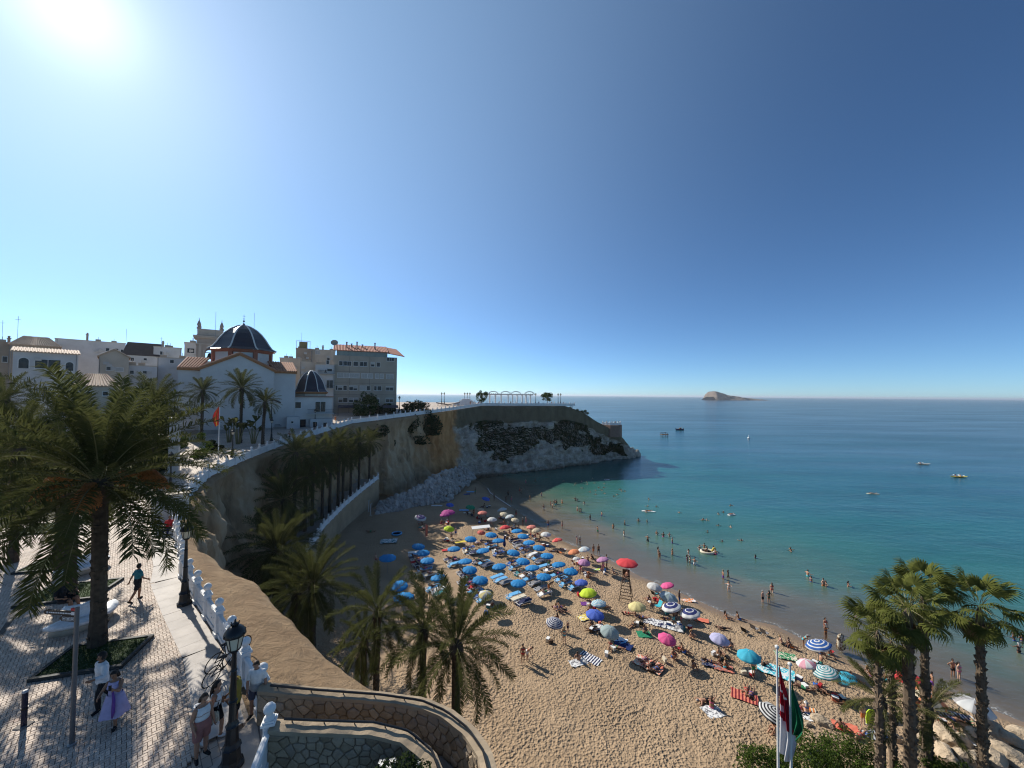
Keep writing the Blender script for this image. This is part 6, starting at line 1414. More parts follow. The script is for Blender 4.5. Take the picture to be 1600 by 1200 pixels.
POSES = {
 'stand': dict(label='standing'),
 'hips': dict(uaL=(-.75, .25, -.6), faL=(.55, -.25, -.55), uaR=(.75, .25, -.6), faR=(-.55, -.25, -.55), thL=(-.12, -.05, -1), thR=(.14, .03, -1)),
 'walk': dict(uaL=(-.15, -.45, -1), faL=(-.05, -.7, -1), uaR=(.15, .45, -1), faR=(.1, .1, -1), thL=(-.03, .33, -1), snL=(0, .62, -1), ftL=(0, -.7, -.6), thR=(.03, -.35, -1), snR=(0, .06, -1), pelvis=(0, 0, .90), torso=(0, -.05, 1)),
 'wade': dict(uaL=(-.8, -.15, -.55), faL=(-.5, -.75, .1), uaR=(.8, -.1, -.55), faR=(.45, -.8, .1), thL=(-.12, -.2, -1), thR=(.12, .12, -1), torso=(0, -.06, 1)),
 'bend': dict(torso=(0, -.75, .75), head=(0, -.8, .5), face=(0, -.6, -.8), uaL=(-.1, -.35, -1), faL=(.1, -.5, -1), uaR=(.1, -.3, -1), faR=(-.1, -.5, -1), pelvis=(0, .1, .88), thL=(-.06, -.1, -1), thR=(.06, -.1, -1)),
 'sit': dict(pelvis=(0, .1, .11), torso=(0, .28, 1), thL=(-.14, -1, .45), snL=(-.03, -.75, -.75), thR=(.14, -1, .2), snR=(.04, -1, -.32), ftL=(-.1, -.8, .1), ftR=(.1, -.5, .7), uaL=(-.35, .65, -.75), faL=(-.1, .15, -1), uaR=(.35, .65, -.75), faR=(.1, .15, -1)),
 'hug': dict(pelvis=(0, .1, .11), torso=(0, -.12, 1), head=(0, -.2, 1), thL=(-.14, -.62, .8), snL=(0, -.38, -1), thR=(.14, -.62, .8), snR=(0, -.38, -1), ftL=(0, -1, -.1), ftR=(0, -1, -.1), uaL=(-.25, -.75, -.6), faL=(.45, -.85, .0), uaR=(.25, -.75, -.6), faR=(-.45, -.85, .0)),
 'lie': dict(pelvis=(0, 0, .11), torso=(0, 1, .05), face=(0, 0, 1), head=(0, 1, .12), thL=(-.10, -1, .25), snL=(-.02, -1, -.28), thR=(.12, -1, .0), snR=(.05, -1, -.02), ftL=(-.3, -.3, .9), ftR=(.3, -.3, .9), uaL=(-.7, -.7, -.1), faL=(-.15, -1, 0), uaR=(.8, .45, -.1), faR=(-.5, .85, .1)),
 'prone': dict(pelvis=(0, 0, .12), torso=(0, 1, .04), side=(-1, 0, 0), head=(0, 1, .25), face=(0, .5, -.8), thL=(.08, -1, -.02), snL=(.02, -1, .0), thR=(-.10, -1, -.02), snR=(-.02, -.8, .55), ftL=(.1, -1, -.3), ftR=(0, -.3, .9), uaL=(.75, .65, -.12), faL=(-.6, .8, -.05), uaR=(-.75, .65, -.12), faR=(.6, .8, -.05)),
 'recline': dict(pelvis=(0, 0, .44), torso=(0, .86, .5), face=(0, -.5, .86), head=(0, .75, .65), thL=(-.10, -1, .32), snL=(-.01, -1, -.38), thR=(.10, -1, .02), snR=(.02, -1, -.02), ftL=(0, -.5, .8), ftR=(.2, -.4, .8), uaL=(-.55, -.45, -.55), faL=(.2, -1, -.1), uaR=(.55, -.45, -.55), faR=(-.2, -1, -.1)),
 'swim': dict(pelvis=(0, .25, -.42), torso=(0, -.35, 1), head=(0, -.1, 1), uaL=(-.9, -.5, .1), faL=(-.1, -1, .1), uaR=(.9, -.4, .1), faR=(.1, -1, .05), thL=(-.1, .7, -.6), thR=(.1, .6, -.7)),
 'float': dict(pelvis=(0, 0, -.02), torso=(0, 1, .06), face=(0, .1, 1), head=(0, 1, .2), thL=(-.15, -1, .05), snL=(-.05, -1, .0), thR=(.15, -1, .08), snR=(.05, -1, 0), ftL=(0, -.3, .9), ftR=(0, -.3, .9), uaL=(-1, .2, .0), faL=(-1, .3, 0), uaR=(1, .2, 0), faR=(1, .4, 0)),
 'chair': dict(pelvis=(0, .08, .36), torso=(0, .25, 1), thL=(-.12, -1, .08), snL=(-.02, -.25, -1), thR=(.12, -1, .08), snR=(.02, -.35, -1), uaL=(-.35, -.25, -1), faL=(.1, -1, -.1), uaR=(.35, -.25, -1), faR=(-.1, -1, -.1)),
}
_proto = {}
def proto(pose, fem):
    k = (pose, fem)
    if k not in _proto:
        me, J = body_mesh('body', POSES[pose], fem, .030); nb = nearest_bones(me, J)
        if fem:
            sel = lambda kk, t, c: SEL['briefs'](kk, t, c) or (kk == 'torso' and abs((Vector(c)-J['pelvis']).dot(J['up'])-.355) < .06)
        else: sel = SEL['trunks']
        w = garment('swimwear', me, nb, sel, .012, fab('black')); h = hair_mesh('hair', me, J, nb, .16 if fem else 0, off=.018); _proto[k] = (me, w, h)
    return _proto[k]
_rp = random.Random(21)
def bather(p, pose, rz, label, group, fem=None, wear=None, skin=None, hair=None, s=None):
    fem = _rp.random() < .5 if fem is None else fem; me, w, h = proto(pose, fem); s = s or _rp.uniform(.94, 1.04)*(.95 if fem else 1)
    wear = wear or _rp.choice(['black', 'navy', 'blue', 'red', 'black', 'green', 'turquoise', 'pink', 'orange', 'white', 'purple', 'grey'])
    txt = label.replace('{wear}', wear+(' bikini' if fem else ' trunks')); txt = txt.replace('{who}', 'woman' if fem else 'man')
    t = thing('person', txt, 'person', p, rz, group, s); b = link('body', me, t); omat(b, skin or SKIN[_rp.choice([0, 1, 1, 2, 2, 2, 3])])
    if w: omat(link('swimwear', w, t), fab(wear))
    if h: omat(link('hair', h, t), hair or HAIR[_rp.choice([0, 0, 1, 1, 2, 3])])
    return t
def dressed(p, pose, rz, label, fem, clothes, skin, hair, long_=0, s=1.0, extra=None, hairoff=.016, build=1.0):
    """a larger figure: body with hands and face, clothing as parts"""
    me, J = body_mesh('body', pose, fem, .0115, True, build); nb = nearest_bones(me, J); t = thing('person', label, 'person', p, rz, None, s); omat(link('body', me, t), skin)
    for nm, kind, colr, off in clothes:
        if nm == 'shoes':
            for n, m in ('LR', 'RL'):
                g = garment('shoe', me, nb, lambda kk, t_, c: SEL['shoes'](kk, t_, c) and (Vector(c)-(J['an'+n]+J['to'+n])/2).length < (Vector(c)-(J['an'+m]+J['to'+m])/2).length, off, fab(colr)); link('shoe', g, t)
            continue
        g = garment(nm, me, nb, SEL[kind], off, fab(colr))
        if g: link(nm, g, t)
    h = hair_mesh('hair', me, J, nb, long_, hair, hairoff); link('hair', h, t)
    e = MB()
    for sd in (-1, 1): hx = J['hd'].cross(J['hf']); e.ball(J['neck']+J['hd']*.205+J['hf']*.088+hx*sd*.033, (.011, .011, .008), 8)
    e.build('eyes', HAIR[0], t)
    if extra: extra(t, J)
    return t
GPROM = 'people on the promenade'
def skirt(t, J, colr, L=.55, r0=.17, r1=.36, name='skirt'):
    mb = MB(); mb.smooth = True; P = J['waist']-J['up']*.05; n = 24; vs = []
    for j in range(6):
        s = j/5; r = r0+(r1-r0)*s**.8
        for k in range(n): a = 6.2832*k/n; w = 1+.10*s*math.sin(5*a)+.05*s*math.sin(11*a); vs.append(P+Vector((math.cos(a)*r*w, math.sin(a)*r*.85*w, -L*s)))
    mb.add(vs, [(j*n+k, j*n+(k+1) % n, (j+1)*n+(k+1) % n, (j+1)*n+k) for j in range(5) for k in range(n)]); return mb.build(name, fab(colr), t)
def bag(t, c, d, colr, name='bag', rz=0):
    mb = MB(); mb.box(c, d, rz, top=.9); b = bpy.data.meshes; o = mb.build(name, fab(colr), t); bm = bmesh.new(); bm.from_mesh(o.data); bmesh.ops.bevel(bm, geom=bm.edges[:], offset=min(d)*.25, segments=2, affect='EDGES'); bm.to_mesh(o.data); bm.free(); return o
def strap(t, pts, colr, r=.014): mb = MB(); mb.tube(pts, r, 5); return mb.build('strap', fab(colr), t)
W1 = dict(POSES['walk'])
g = onprom(214, 940); dressed(g, dict(W1, uaL=(-.5, -.1, -1), faL=(.25, -.7, -.5), uaR=(.45, .45, -1), faR=(.3, .25, -1)), R(160), 'person in dark clothes walking away alone in the middle of the sunlit paving', False, [('shirt', 'shirt', 'teal', .02), ('shorts', 'shorts', 'black', .024), ('shoes', 'shoes', 'black', .012)], SKIN[2], HAIR[0])
g = onprom(158, 1110); dressed(g, dict(W1, uaR=(.55, -.25, -.8), faR=(-.3, -.95, .1), uaL=(-.7, .3, -.75), faL=(-.35, .2, -1)), R(-20), 'man in a loose white long sleeved top walking beside the woman in purple', False, [('trousers', 'trousers', 'black', .02), ('top', 'sleeves', 'white', .035), ('shoes', 'shoes', 'black', .012)], SKIN[2], HAIR[0], hairoff=.045)
def dress_extra(t, J): skirt(t, J, 'lilac', .62, .19, .36); mb = MB(); mb.smooth = True; P = J['waist']; mb.tube([P+Vector((.05, -.20, .16)), P+Vector((.13, -.27, -.10)), P+Vector((.16, -.33, -.40)), P+Vector((.12, -.30, -.6))], [.05, .09, .10, .05], 8, flat=.4); mb.build('scarf', fab('purple'), t); q = MB(); q.box(J['haR']+Vector((0, -.02, .05)), (.075, .012, .15), 0); q.build('phone', IRON, t); b = MB(); b.ball(J['neck']+J['hd']*.24-J['hf']*.10, .06, 10); b.build('hair_bun', HAIR[0], t)
g = onprom(178, 1138); dressed(g, dict(W1, uaR=(.25, -.75, -.5), faR=(-.1, -.75, .65), uaL=(-.35, -.45, -.8), faL=(.3, -.9, .1), head=(0, -.25, 1)), R(15), 'woman in a lilac dress and purple scarf holding up a phone', True, [('dress_top', 'vest', 'lilac', .022), ('shoes', 'shoes', 'black', .012)], SKIN[2], HAIR[0], .03, .96, dress_extra)
def pack_extra(t, J): bag(t, J['chest']+Vector((0, .19, -.04)), (.30, .17, .40), 'white', 'backpack'); strap(t, [J['shL']+Vector((.05, .08, .05)), J['shL']+Vector((.05, -.09, -.02)), J['waist']+Vector((-.12, -.08, .03)), J['waist']+Vector((-.14, .10, .0))], 'black')
g = onprom(314, 1190); dressed(g, dict(POSES['stand'], uaL=(-.25, .1, -1), faL=(.1, -.6, -.8), thL=(-.1, -.12, -1), thR=(.08, .1, -1), head=(.1, -.2, 1)), R(60), 'woman with a pale backpack over a flowered top, at the bottom of the picture', True, [('trousers', 'shorts', 'floral', .035), ('top', 'vest', 'white', .022), ('shoes', 'shoes', 'black', .014)], SKIN[1], HAIR[1], .02, .98, pack_extra, build=1.12)
def bag_extra(t, J): bag(t, J['waist']+Vector((-.25, -.02, -.22)), (.13, .34, .30), 'cream', 'shoulder_bag'); strap(t, [J['waist']+Vector((-.25, -.12, -.08)), J['shR']+Vector((-.03, -.07, .04)), J['shR']+Vector((-.03, .09, .03)), J['waist']+Vector((-.25, .10, -.08))], 'black')
g = onprom(335, 1162); dressed(g, dict(W1, uaL=(-.3, .1, -1), faL=(-.1, -.4, -1), uaR=(.25, -.1, -1), faR=(.0, -.6, -.8)), R(105), 'long haired woman in a white top walking past the near lamp with a bag', True, [('shorts', 'shorts', 'black', .022), ('top', 'vest', 'white', .022), ('shoes', 'shoes', 'white', .016)], SKIN[1], HAIR[0], .30, .97, bag_extra)
g = onprom(366, 1148); dressed(g, dict(POSES['stand'], uaL=(-.2, -.1, -1), faL=(.45, -.8, -.3), uaR=(.2, -.1, -1), faR=(-.45, -.8, -.3), head=(0, -.3, 1)), R(-70), 'grey haired man in a mustard shirt standing left of the near lamp', False, [('trousers', 'shorts', 'black', .022), ('shirt', 'shirt', 'mustard', .028), ('shoes', 'shoes', 'grey', .016)], SKIN[1], HAIR[3], build=1.08)
g = onprom(399, 1125); dressed(g, dict(POSES['stand'], torso=(.05, -.08, 1), uaL=(-.18, -.25, -1), faL=(.25, -.55, -.8), uaR=(.25, .1, -1), faR=(.1, -.3, -1), thL=(-.06, -.05, -1), thR=(.12, .05, -1), head=(0, -.3, 1)), R(10), 'man in a white shirt and grey shorts leaning by the last railing post', False, [('shorts', 'shorts', 'denim', .026), ('shirt', 'shirt', 'white', .026), ('shoes', 'shoes', 'black', .012)], SKIN[1], HAIR[1])
g = onprom(262, 836); dressed(g, POSES['chair'] | dict(pelvis=(0, .08, .48)), R(20), 'person in a red top sitting in the shade by the white kiosk', False, [('trousers', 'trousers', 'navy', .02), ('shirt', 'shirt', 'red', .024), ('shoes', 'shoes', 'black', .012)], SKIN[2], HAIR[0])
s_ = thing('seat_block', 'low white block under the sitting person in red', 'seat', g, R(20)); mb = MB(); mb.box((0, .14, .19), (.5, .4, .38)); mb.build('block', WHITEP, s_)
for k, (px, py, lab) in enumerate(((108, 950, 'person in black sitting on the white bench by the signpost'), (100, 955, 'second person on the white bench, wearing a straw coloured hat'))):
    g = onprom(px, py); t = dressed(g+Vector((0, 0, .10)), POSES['chair'], R(70+k*30), lab, k == 1, [('shirt', 'shirt', 'black', .022), ('shorts', 'shorts', 'black', .024), ('shoes', 'shoes', 'black', .012)], SKIN[2], HAIR[0])
    if k:
        b = MB(); b.lathe([(.20, 1.11), (.19, 1.13), (.11, 1.14), (.10, 1.22), (.04, 1.25), (0, 1.25)], 16, (0, .27, -.02)); b.build('hat', fab('cream'), t)
# ------------------------------------------------------------------ parasols
def canopy_mesh(name, r, h, nseg, pattern):
    """domed canopy of nseg panels; pattern(k, j) -> slot"""
    rows = [(0.02, h), (.3, h*.93), (.55, h*.74), (.78, h*.45), (1.0, h*.05)]; n = nseg*4; mb = MB(); vs = []
    P = interp_poly([Vector((a*r, 0, z)) for a, z in rows], 11)
    for i, (rr, _, z) in enumerate(P):
        for k in range(n):
            a = 6.2832*k/n; q = (k % 4)/4; sc = 1-(.055*math.sin(math.pi*q))*(rr/r); vs.append((rr*math.cos(a)*sc, rr*math.sin(a)*sc, z-.05*math.sin(math.pi*q)*(rr/r)))
    for i in range(10):
        for k in range(n): mb.add([], [], 0); mb.f.append((i*n+k, i*n+(k+1) % n, (i+1)*n+(k+1) % n, (i+1)*n+k)); mb.mi.append(pattern(k//4, i)); mb.sm.append(True)
    o = 11*n
    for k in range(n):                                   # hanging valance
        a = 6.2832*k/n; rr, _, z = P[10]; q = (k % 4)/4; sc = 1-.055*math.sin(math.pi*q); vs.append((rr*math.cos(a)*sc*1.005, rr*math.sin(a)*sc*1.005, z-.05*math.sin(math.pi*q)-.11))
    for k in range(n): mb.f.append((10*n+k, 10*n+(k+1) % n, o+(k+1) % n, o+k)); mb.mi.append(pattern(k//4, 10)); mb.sm.append(True)
    mb.v = [tuple(v) for v in vs]; return mb.mesh(name, [fab('blue'), fab('white')])
def cloth_thin(c):
    k = 'parasol_'+c.replace(' ', '_')
    if k in _mats: return _mats[k]
    a = PARC.get(c, FABC.get(c)); m, nt, out = nodes_of(k); cl = mixc(nt, tuple(x*.80 for x in a), tuple(min(1, x*1.1+.012) for x in a), math_(nt, 'ADD', math_(nt, 'MULTIPLY', noise(nt, coords(nt), 3, 5), .5), math_(nt, 'MULTIPLY', nt.nodes.new('ShaderNodeObjectInfo').outputs['Random'], .5)))
    p = principled(nt, None, cl, .75, None, 0, .25); t = nt.nodes.new('ShaderNodeBsdfTranslucent'); nt.links.new(cl, t.inputs[0]); mx = nt.nodes.new('ShaderNodeMixShader'); mx.inputs[0].default_value = .22
    nt.links.new(p.outputs[0], mx.inputs[1]); nt.links.new(t.outputs[0], mx.inputs[2]); nt.links.new(mx.outputs[0], out.inputs[0]); _mats[k] = m; return m
PARC = {'bright blue': (.008, .215, .52), 'royal blue': (.06, .12, .48), 'dark blue': (.015, .05, .24), 'lime': (.50, .66, .03), 'red': (.62, .05, .06), 'white': (.62, .63, .62), 'salmon': (.66, .22, .17), 'pink': (.72, .10, .28), 'mauve': (.48, .24, .42), 'magenta': (.36, .04, .22), 'violet': (.20, .10, .28), 'green': (.03, .30, .15), 'beige': (.52, .42, .30), 'pale blue': (.45, .55, .60), 'turquoise': (.05, .42, .58), 'lavender': (.42, .42, .62), 'pale yellow': (.64, .56, .26), 'grey green': (.30, .38, .38), 'orange': (.70, .25, .11), 'navy': (.02, .03, .14), 'pale pink': (.60, .30, .36), 'teal': (.05, .25, .28), 'black': (.02, .02, .025), 'grey': (.36, .35, .35), 'sky blue': (.14, .40, .55), 'coral': (.66, .15, .11), 'cream': (.60, .52, .36)}
CAN = {'plain': canopy_mesh('canopy', 1.0, .34, 8, lambda k, j: 0), 'panels': canopy_mesh('canopy', 1.0, .42, 8, lambda k, j: k % 2), 'rings': canopy_mesh('canopy', 1.0, .36, 8, lambda k, j: 1 if j in (1, 4, 7, 10) else 0), 'stripes': canopy_mesh('canopy', 1.0, .36, 8, lambda k, j: j % 2), 'rim': canopy_mesh('canopy', 1.0, .36, 8, lambda k, j: 1 if j in (3, 7, 8, 9, 10) else 0), 'flat': canopy_mesh('canopy', 1.0, .26, 10, lambda k, j: 1 if j == 10 else 0), 'cone': canopy_mesh('canopy', 1.0, .46, 8, lambda k, j: 0)}
def parasol_parts():
    p = MB(); p.tube([(0, 0, -.35), (0, 0, 2.02)], .022, 7); k = MB(); k.lathe([(.0, .44), (.03, .42), (.02, .34)], 8); k.ball((0, 0, .47), .035, 6); r = MB()
    for q in range(8): a = R(45*q); r.tube([(0.02, 0, .17), (.5*math.cos(a), .5*math.sin(a), .10), (.97*math.cos(a), .97*math.sin(a), -.06)], .010, 4)
    return p.mesh('pole', STEEL), k.mesh('tip', FRAMEW), r.mesh('ribs', STEEL)
POLE, TIP, RIBS = parasol_parts()
def parasol(px, py, colr, label, kind='plain', d=2.1, h=1.95, second='white', tilt=0, group='beach parasols', az=None):
    g = onbeach(px, py, h+.15); t = thing('parasol', label, 'parasol', g, _rp.uniform(0, .7) if az is None else az, group); r = d/2
    link('pole', POLE, t, (0, 0, 0), 0, None, (1, 1, h/2.0)); c = link('canopy', CAN[kind], t, (0, 0, h), 0, None, (r, r, r**.6), Euler((tilt, tilt*.6, 0))); omat(c, cloth_thin(colr), 0); omat(c, cloth_thin(second), 1)
    link('ribs', RIBS, c); link('tip', TIP, c); return t, g
zA = lambda x, y: (560+x/4, 740+y/4); zB = lambda x, y: (860+x/5.3333, 840+y/5.3333); zC = lambda x, y: (1100+x/5, 900+y/5); zD = lambda x, y: (1150+x/3.5556, 980+y/3.5556)
# hire parasols: bright blue, in rows that run along the shore; names follow rows from the water
HB = 'bright blue hire parasols over the sun loungers'
ROW = {'front row': [(990, 352), (1030, 385), (1067, 424), (1130, 457), (1180, 506), (1252, 560), (1328, 603)],
       'second row': [(830, 376), (875, 412), (970, 487), (1030, 540), (1087, 580), (1160, 636)],
       'third row': [(702, 402), (778, 474), (880, 572), (1000, 675)],
       'fourth row': [(597, 463), (668, 540), (697, 592), (762, 655)],
       'landward row': [(375, 447), (405, 487), (432, 535), (500, 640)]}
ordn = ['first', 'second', 'third', 'fourth', 'fifth', 'sixth', 'seventh', 'eighth', 'ninth', 'tenth', 'eleventh', 'twelfth']
blues = []
for rn, lst in ROW.items():
    for k, q in enumerate(lst):
        px, py = zA(*q); t, g = parasol(px, py, 'bright blue', f'bright blue parasol over loungers, {ordn[k]} from the far end of the {rn}', 'flat', 1.9, 1.95, 'bright blue', R(_rp.uniform(-7, 7)), HB); blues.append((g, rn, k))
for q, lab, kd in (((183, 518), 'dark blue parasol alone in the cliff shade left of the lounger rows', 'flat'), ((248, 690), 'blue parasol in the cliff shade above the left near palm', 'flat'), ((285, 765), 'lower blue parasol in the shade just behind the near palms', 'flat')): parasol(*zA(*q), 'bright blue', lab, kd, 2.25, 2.05, 'bright blue', R(3), HB)
# sun loungers
WHITEPL = M('white_plastic', (.66, .66, .66), .4, .06, 3)
def lounger_meshes():
    f = MB(); f.box((0, .33, .32), (2.0-.1, .05, .06)); f.box((0, -.33, .32), (2.0-.1, .05, .06)); f.box((-.95, 0, .32), (.05, .71, .06)); f.box((.95, 0, .32), (.05, .71, .06))
    l = MB(); l.box((0, 0, -.02), (.06, .06, .62))
    s = MB(); s.box((.33, 0, .385), (1.24, .62, .06)); b = MB(); b.box((.35, 0, 0), (.70, .62, .06))
    return f.mesh('frame', WHITEPL), l.mesh('leg', WHITEPL), s.mesh('mattress', fab('sky blue')), b.mesh('backrest', fab('sky blue'))
LF, LL, LS, LB = lounger_meshes()
_tw = ['blue', 'denim', 'white', 'sky blue', 'grey', 'sky blue', 'sky blue', 'teal', 'navy', 'denim', 'white', 'red', 'sky blue', 'cream']
def lounger(p, a, label, cov, up=R(28)):
    t = thing('sun_lounger', label, 'sun lounger', p, a, 'sun loungers under the blue parasols'); link('frame', LF, t); omat(link('mattress', LS, t), fab(cov)); omat(link('backrest', LB, t, (-.30, 0, .40), 0, None, None, Euler((0, up, math.pi))), fab(cov))
    for x in (-.8, .8):
        for y in (-.28, .28): link('leg', LL, t, (x, y, 0))
    return t
LOUNGE = []
covn = {'sky blue': 'light blue'}
nrow = {}
for (g, rn, k) in blues:
    d = shore_dir(g.x, g.y); sea_d = Vector((d[1], -d[0], 0)); 
    if shore_dist(np.array([[g.x+sea_d.x, g.y+sea_d.y]]))[0] > shore_dist(np.array([[g.x, g.y]]))[0]: sea_d = -sea_d
    a = math.atan2(sea_d.y, sea_d.x); al = Vector((d[0], d[1], 0))
    offs = [-.62, .62] if rn.startswith(('front', 'second')) else [-1.25, -.35, .55] if rn.startswith('land') else [-.75, .2, 1.15]
    for q, o in enumerate(offs):
        cov = _rp.choice(_tw); p = g+al*o+sea_d*_rp.uniform(-.5, .3); p.z = bz(p.x, p.y)+.02
        lounger(p, a+R(_rp.uniform(-4, 4)), f'{covn.get(cov, cov)} covered lounger, {("left", "right")[q] if len(offs) == 2 else ("far", "middle", "near")[q]} bed under {ordn[k]} parasol of {rn}', cov, R(_rp.choice((4, 20, 34, 38))))
        LOUNGE.append((p, a, rn, k, q))
GL = 'bathers on the loungers'
for i, (p, a, rn, k, q) in enumerate(LOUNGE):
    if _rp.random() < .72: bather(p+Vector((0, 0, .0)), 'recline', a+R(90), '{who} in {wear} reclining on the %s lounger, %s parasol, %s' % (('first', 'second', 'third')[q], ordn[k], rn), GL)
for k, (x, y) in enumerate(((640, 445), (710, 500), (350, 492), (560, 478))):
    g = onbeach(*zA(x, y)); t = thing('towel', ('pale yellow towel over a lounger in the fourth row', 'striped white towel on the sand between the lounger rows', 'white towel at the landward lounger row', 'red towel beside the fourth row loungers')[k], 'towel', g+Vector((0, 0, .5 if k in (0,) else .06)), R(20)); mb = MB(); mb.box((0, 0, 0), (1.9, .7, .03)); mb.build('cloth', fab(('yellow', 'white', 'white', 'red')[k]), t)
# everyone's own parasols
OWN = 'beach parasols brought by bathers'
own = [(zA(567, 340), 'lime', 'yellow green parasol standing alone between cliff shade and loungers', 'cone', 2.1), (zA(768, 362), 'coral', 'coral red parasol beside the long white awning', 'plain', 1.6), (zA(917, 333), 'red', 'large red parasol behind the far end of the lounger rows', 'cone', 2.2), (zA(1080, 328), 'salmon', 'salmon pink parasol by the water past the red parasol', 'plain', 2.0), (zA(1113, 350), 'beige', 'beige patterned parasol below the salmon parasol', 'panels', 1.9), (zA(1172, 375), 'white', 'white parasol with grey panels next to the beige one', 'panels', 2.1), (zA(1242, 412), 'coral', 'two tone coral and red parasol by the waterline', 'panels', 2.0), (zA(1347, 485), 'orange', 'orange parasol overlapping a pale one at the waterline', 'cone', 2.0), (zA(1410, 468), 'pale blue', 'pale grey parasol just behind the orange one', 'panels', 2.1), (zA(1412, 550), 'mauve', 'mauve pink parasol in front of the orange one', 'cone', 2.0), (zA(1525, 530), 'mauve', 'tilted mauve parasol nearest the water edge', 'plain', 2.0), (zA(1362, 525), 'white', 'small white parasol between orange and mauve parasols', 'plain', 1.3),
       (zA(700, 205), 'green', 'green parasol at the edge of the headland shade', 'plain', 2.2), (zA(562, 236), 'magenta', 'magenta parasol in the shade, back one of two', 'plain', 3.0), (zA(540, 252), 'magenta', 'magenta parasol in the shade, front one of two', 'plain', 2.2), (zA(388, 270), 'violet', 'violet canopy with a pale rim alone in the cliff shade', 'rim', 2.5), (zA(572, 190), 'royal blue', 'small blue parasol by the rubble in the shade', 'plain', 1.9), (zA(797, 153), 'royal blue', 'blue parasol deepest in the headland shade', 'plain', 2.1),
       (zA(765, 222), 'beige', 'beige parasol right of the green one, back one of two', 'plain', 1.8), (zA(775, 240), 'salmon', 'pale salmon parasol right of the green one, front one of two', 'plain', 2.2), (zA(898, 222), 'pale blue', 'pale blue white parasol at the far sunlit end of the beach', 'panels', 2.3), (zA(912, 250), 'cream', 'cream parasol in front of the pale blue far one', 'plain', 2.1), (zA(945, 265), 'pale blue', 'pale parasol with grey sides near the far waterline', 'panels', 2.1), (zA(980, 285), 'cream', 'low cream parasol behind standing bathers', 'plain', 1.8), (zA(835, 282), 'white', 'white and grey parasol tilted over a folding chair', 'panels', 2.1),
       (zA(797, 750), 'pale yellow', 'pale yellow patterned parasol beside the near palm fronds', 'panels', 1.9), (zA(1393, 673), 'royal blue', 'royal blue parasol at the near end of the lounger rows', 'plain', 1.9), (zA(1435, 738), 'lime', 'large bright lime parasol on the open sand', 'cone', 2.3),
       (zB(402, 535), 'sky blue', 'sky blue striped parasol below the lime parasol', 'stripes', 1.9), (zB(372, 628), 'royal blue', 'royal blue parasol in front of the striped sky blue one', 'plain', 2.2), (zB(495, 772), 'grey green', 'pale grey parasol over a blue and white towel', 'cone', 2.1), (zB(35, 695), 'navy', 'navy and white striped parasol on the open sand', 'stripes', 2.0),
       (zB(722, 565), 'pale yellow', 'pale yellow parasol left of the lifeguard chair shadow', 'cone', 2.2), (zB(868, 400), 'white', 'white grey parasol right of the lifeguard chair', 'panels', 2.1), (zB(972, 388), 'pink', 'bright pink parasol by the water behind the white grey one', 'plain', 1.9), (zB(985, 485), 'grey green', 'grey green parasol below the bright pink one', 'panels', 2.4), (zB(1007, 565), 'navy', 'navy parasol with a broad white rim, left one of two', 'rim', 2.4), (zB(1162, 618), 'navy', 'navy parasol with a broad white rim, right one of two', 'rim', 2.4), (zB(972, 830), 'pink', 'hot pink parasol over a seated group on the open sand', 'plain', 1.9), (zB(1410, 832), 'lavender', 'lavender parasol tilted over two seated people', 'cone', 2.0),
       (zC(350, 612), 'turquoise', 'turquoise parasol right of the lavender one', 'cone', 2.2), (zC(893, 525), 'blue', 'large parasol with blue and white rings beside the water', 'rings', 2.5), (zC(797, 672), 'pale pink', 'small pale pink striped parasol on a bare pole', 'panels', 1.7), (zC(945, 735), 'teal', 'teal and white striped parasol left of a turquoise one', 'stripes', 2.2), (zC(1105, 785), 'turquoise', 'turquoise parasol with a white fringe near the fan palms', 'cone', 1.8), (zC(555, 1062), 'black', 'black and white striped parasol behind the flags', 'stripes', 2.4),
       (zD(955, 270), 'red', 'red parasol half hidden behind the thick fan palm trunk', 'plain', 2.2), (zD(1075, 385), 'orange', 'orange and white striped parasol behind the fan palm trunks', 'panels', 2.3), (zD(1320, 425), 'grey', 'pale grey parasol behind the rightmost fan palm trunk', 'panels', 2.6)]
OWNP = []
for (q, c, lab, kind, d) in own:
    tl = R(_rp.uniform(-16, 16)); 
    t, g = parasol(q[0], q[1], c, lab, kind, d*.87, 1.8, 'white' if c not in ('beige', 'coral', 'orange', 'grey green', 'grey') else {'beige': 'cream', 'coral': 'red', 'orange': 'cream' if 'striped' in lab else 'coral', 'grey green': 'pale blue', 'grey': 'white'}[c], tl, OWN); OWNP.append((g, lab))
g = onbeach(*zA(912, 478)); t = thing('closed_parasol', 'closed navy parasol standing among the second row loungers', 'parasol', g, 0, OWN); mb = MB(); mb.lathe([(.04, .5), (.24, .75), (.20, 1.3), (.12, 1.9), (.03, 2.3)], 10); mb.build('canopy', cloth_thin('navy'), t); link('pole', POLE, t, (0, 0, 0))
g = onbeach(*zA(417, 425)); t = thing('banner_flag', 'slim red pennant pole by the landward lounger row', 'flag', g, 0); mb = MB(); mb.tube([(0, 0, 0), (0, 0, 2.9)], .03, 6); mb.build('pole', STEEL, t); mb = MB(); mb.add([(.03, 0, .8), (.38, .02, .9), (.42, .03, 2.6), (.03, 0, 2.85), (.03, .03, .8), (.38, .05, .9), (.42, .06, 2.6), (.03, .03, 2.85)], [(0, 1, 2, 3), (7, 6, 5, 4), (0, 4, 5, 1), (1, 5, 6, 2), (2, 6, 7, 3)]); mb.build('cloth', fab('coral'), t)
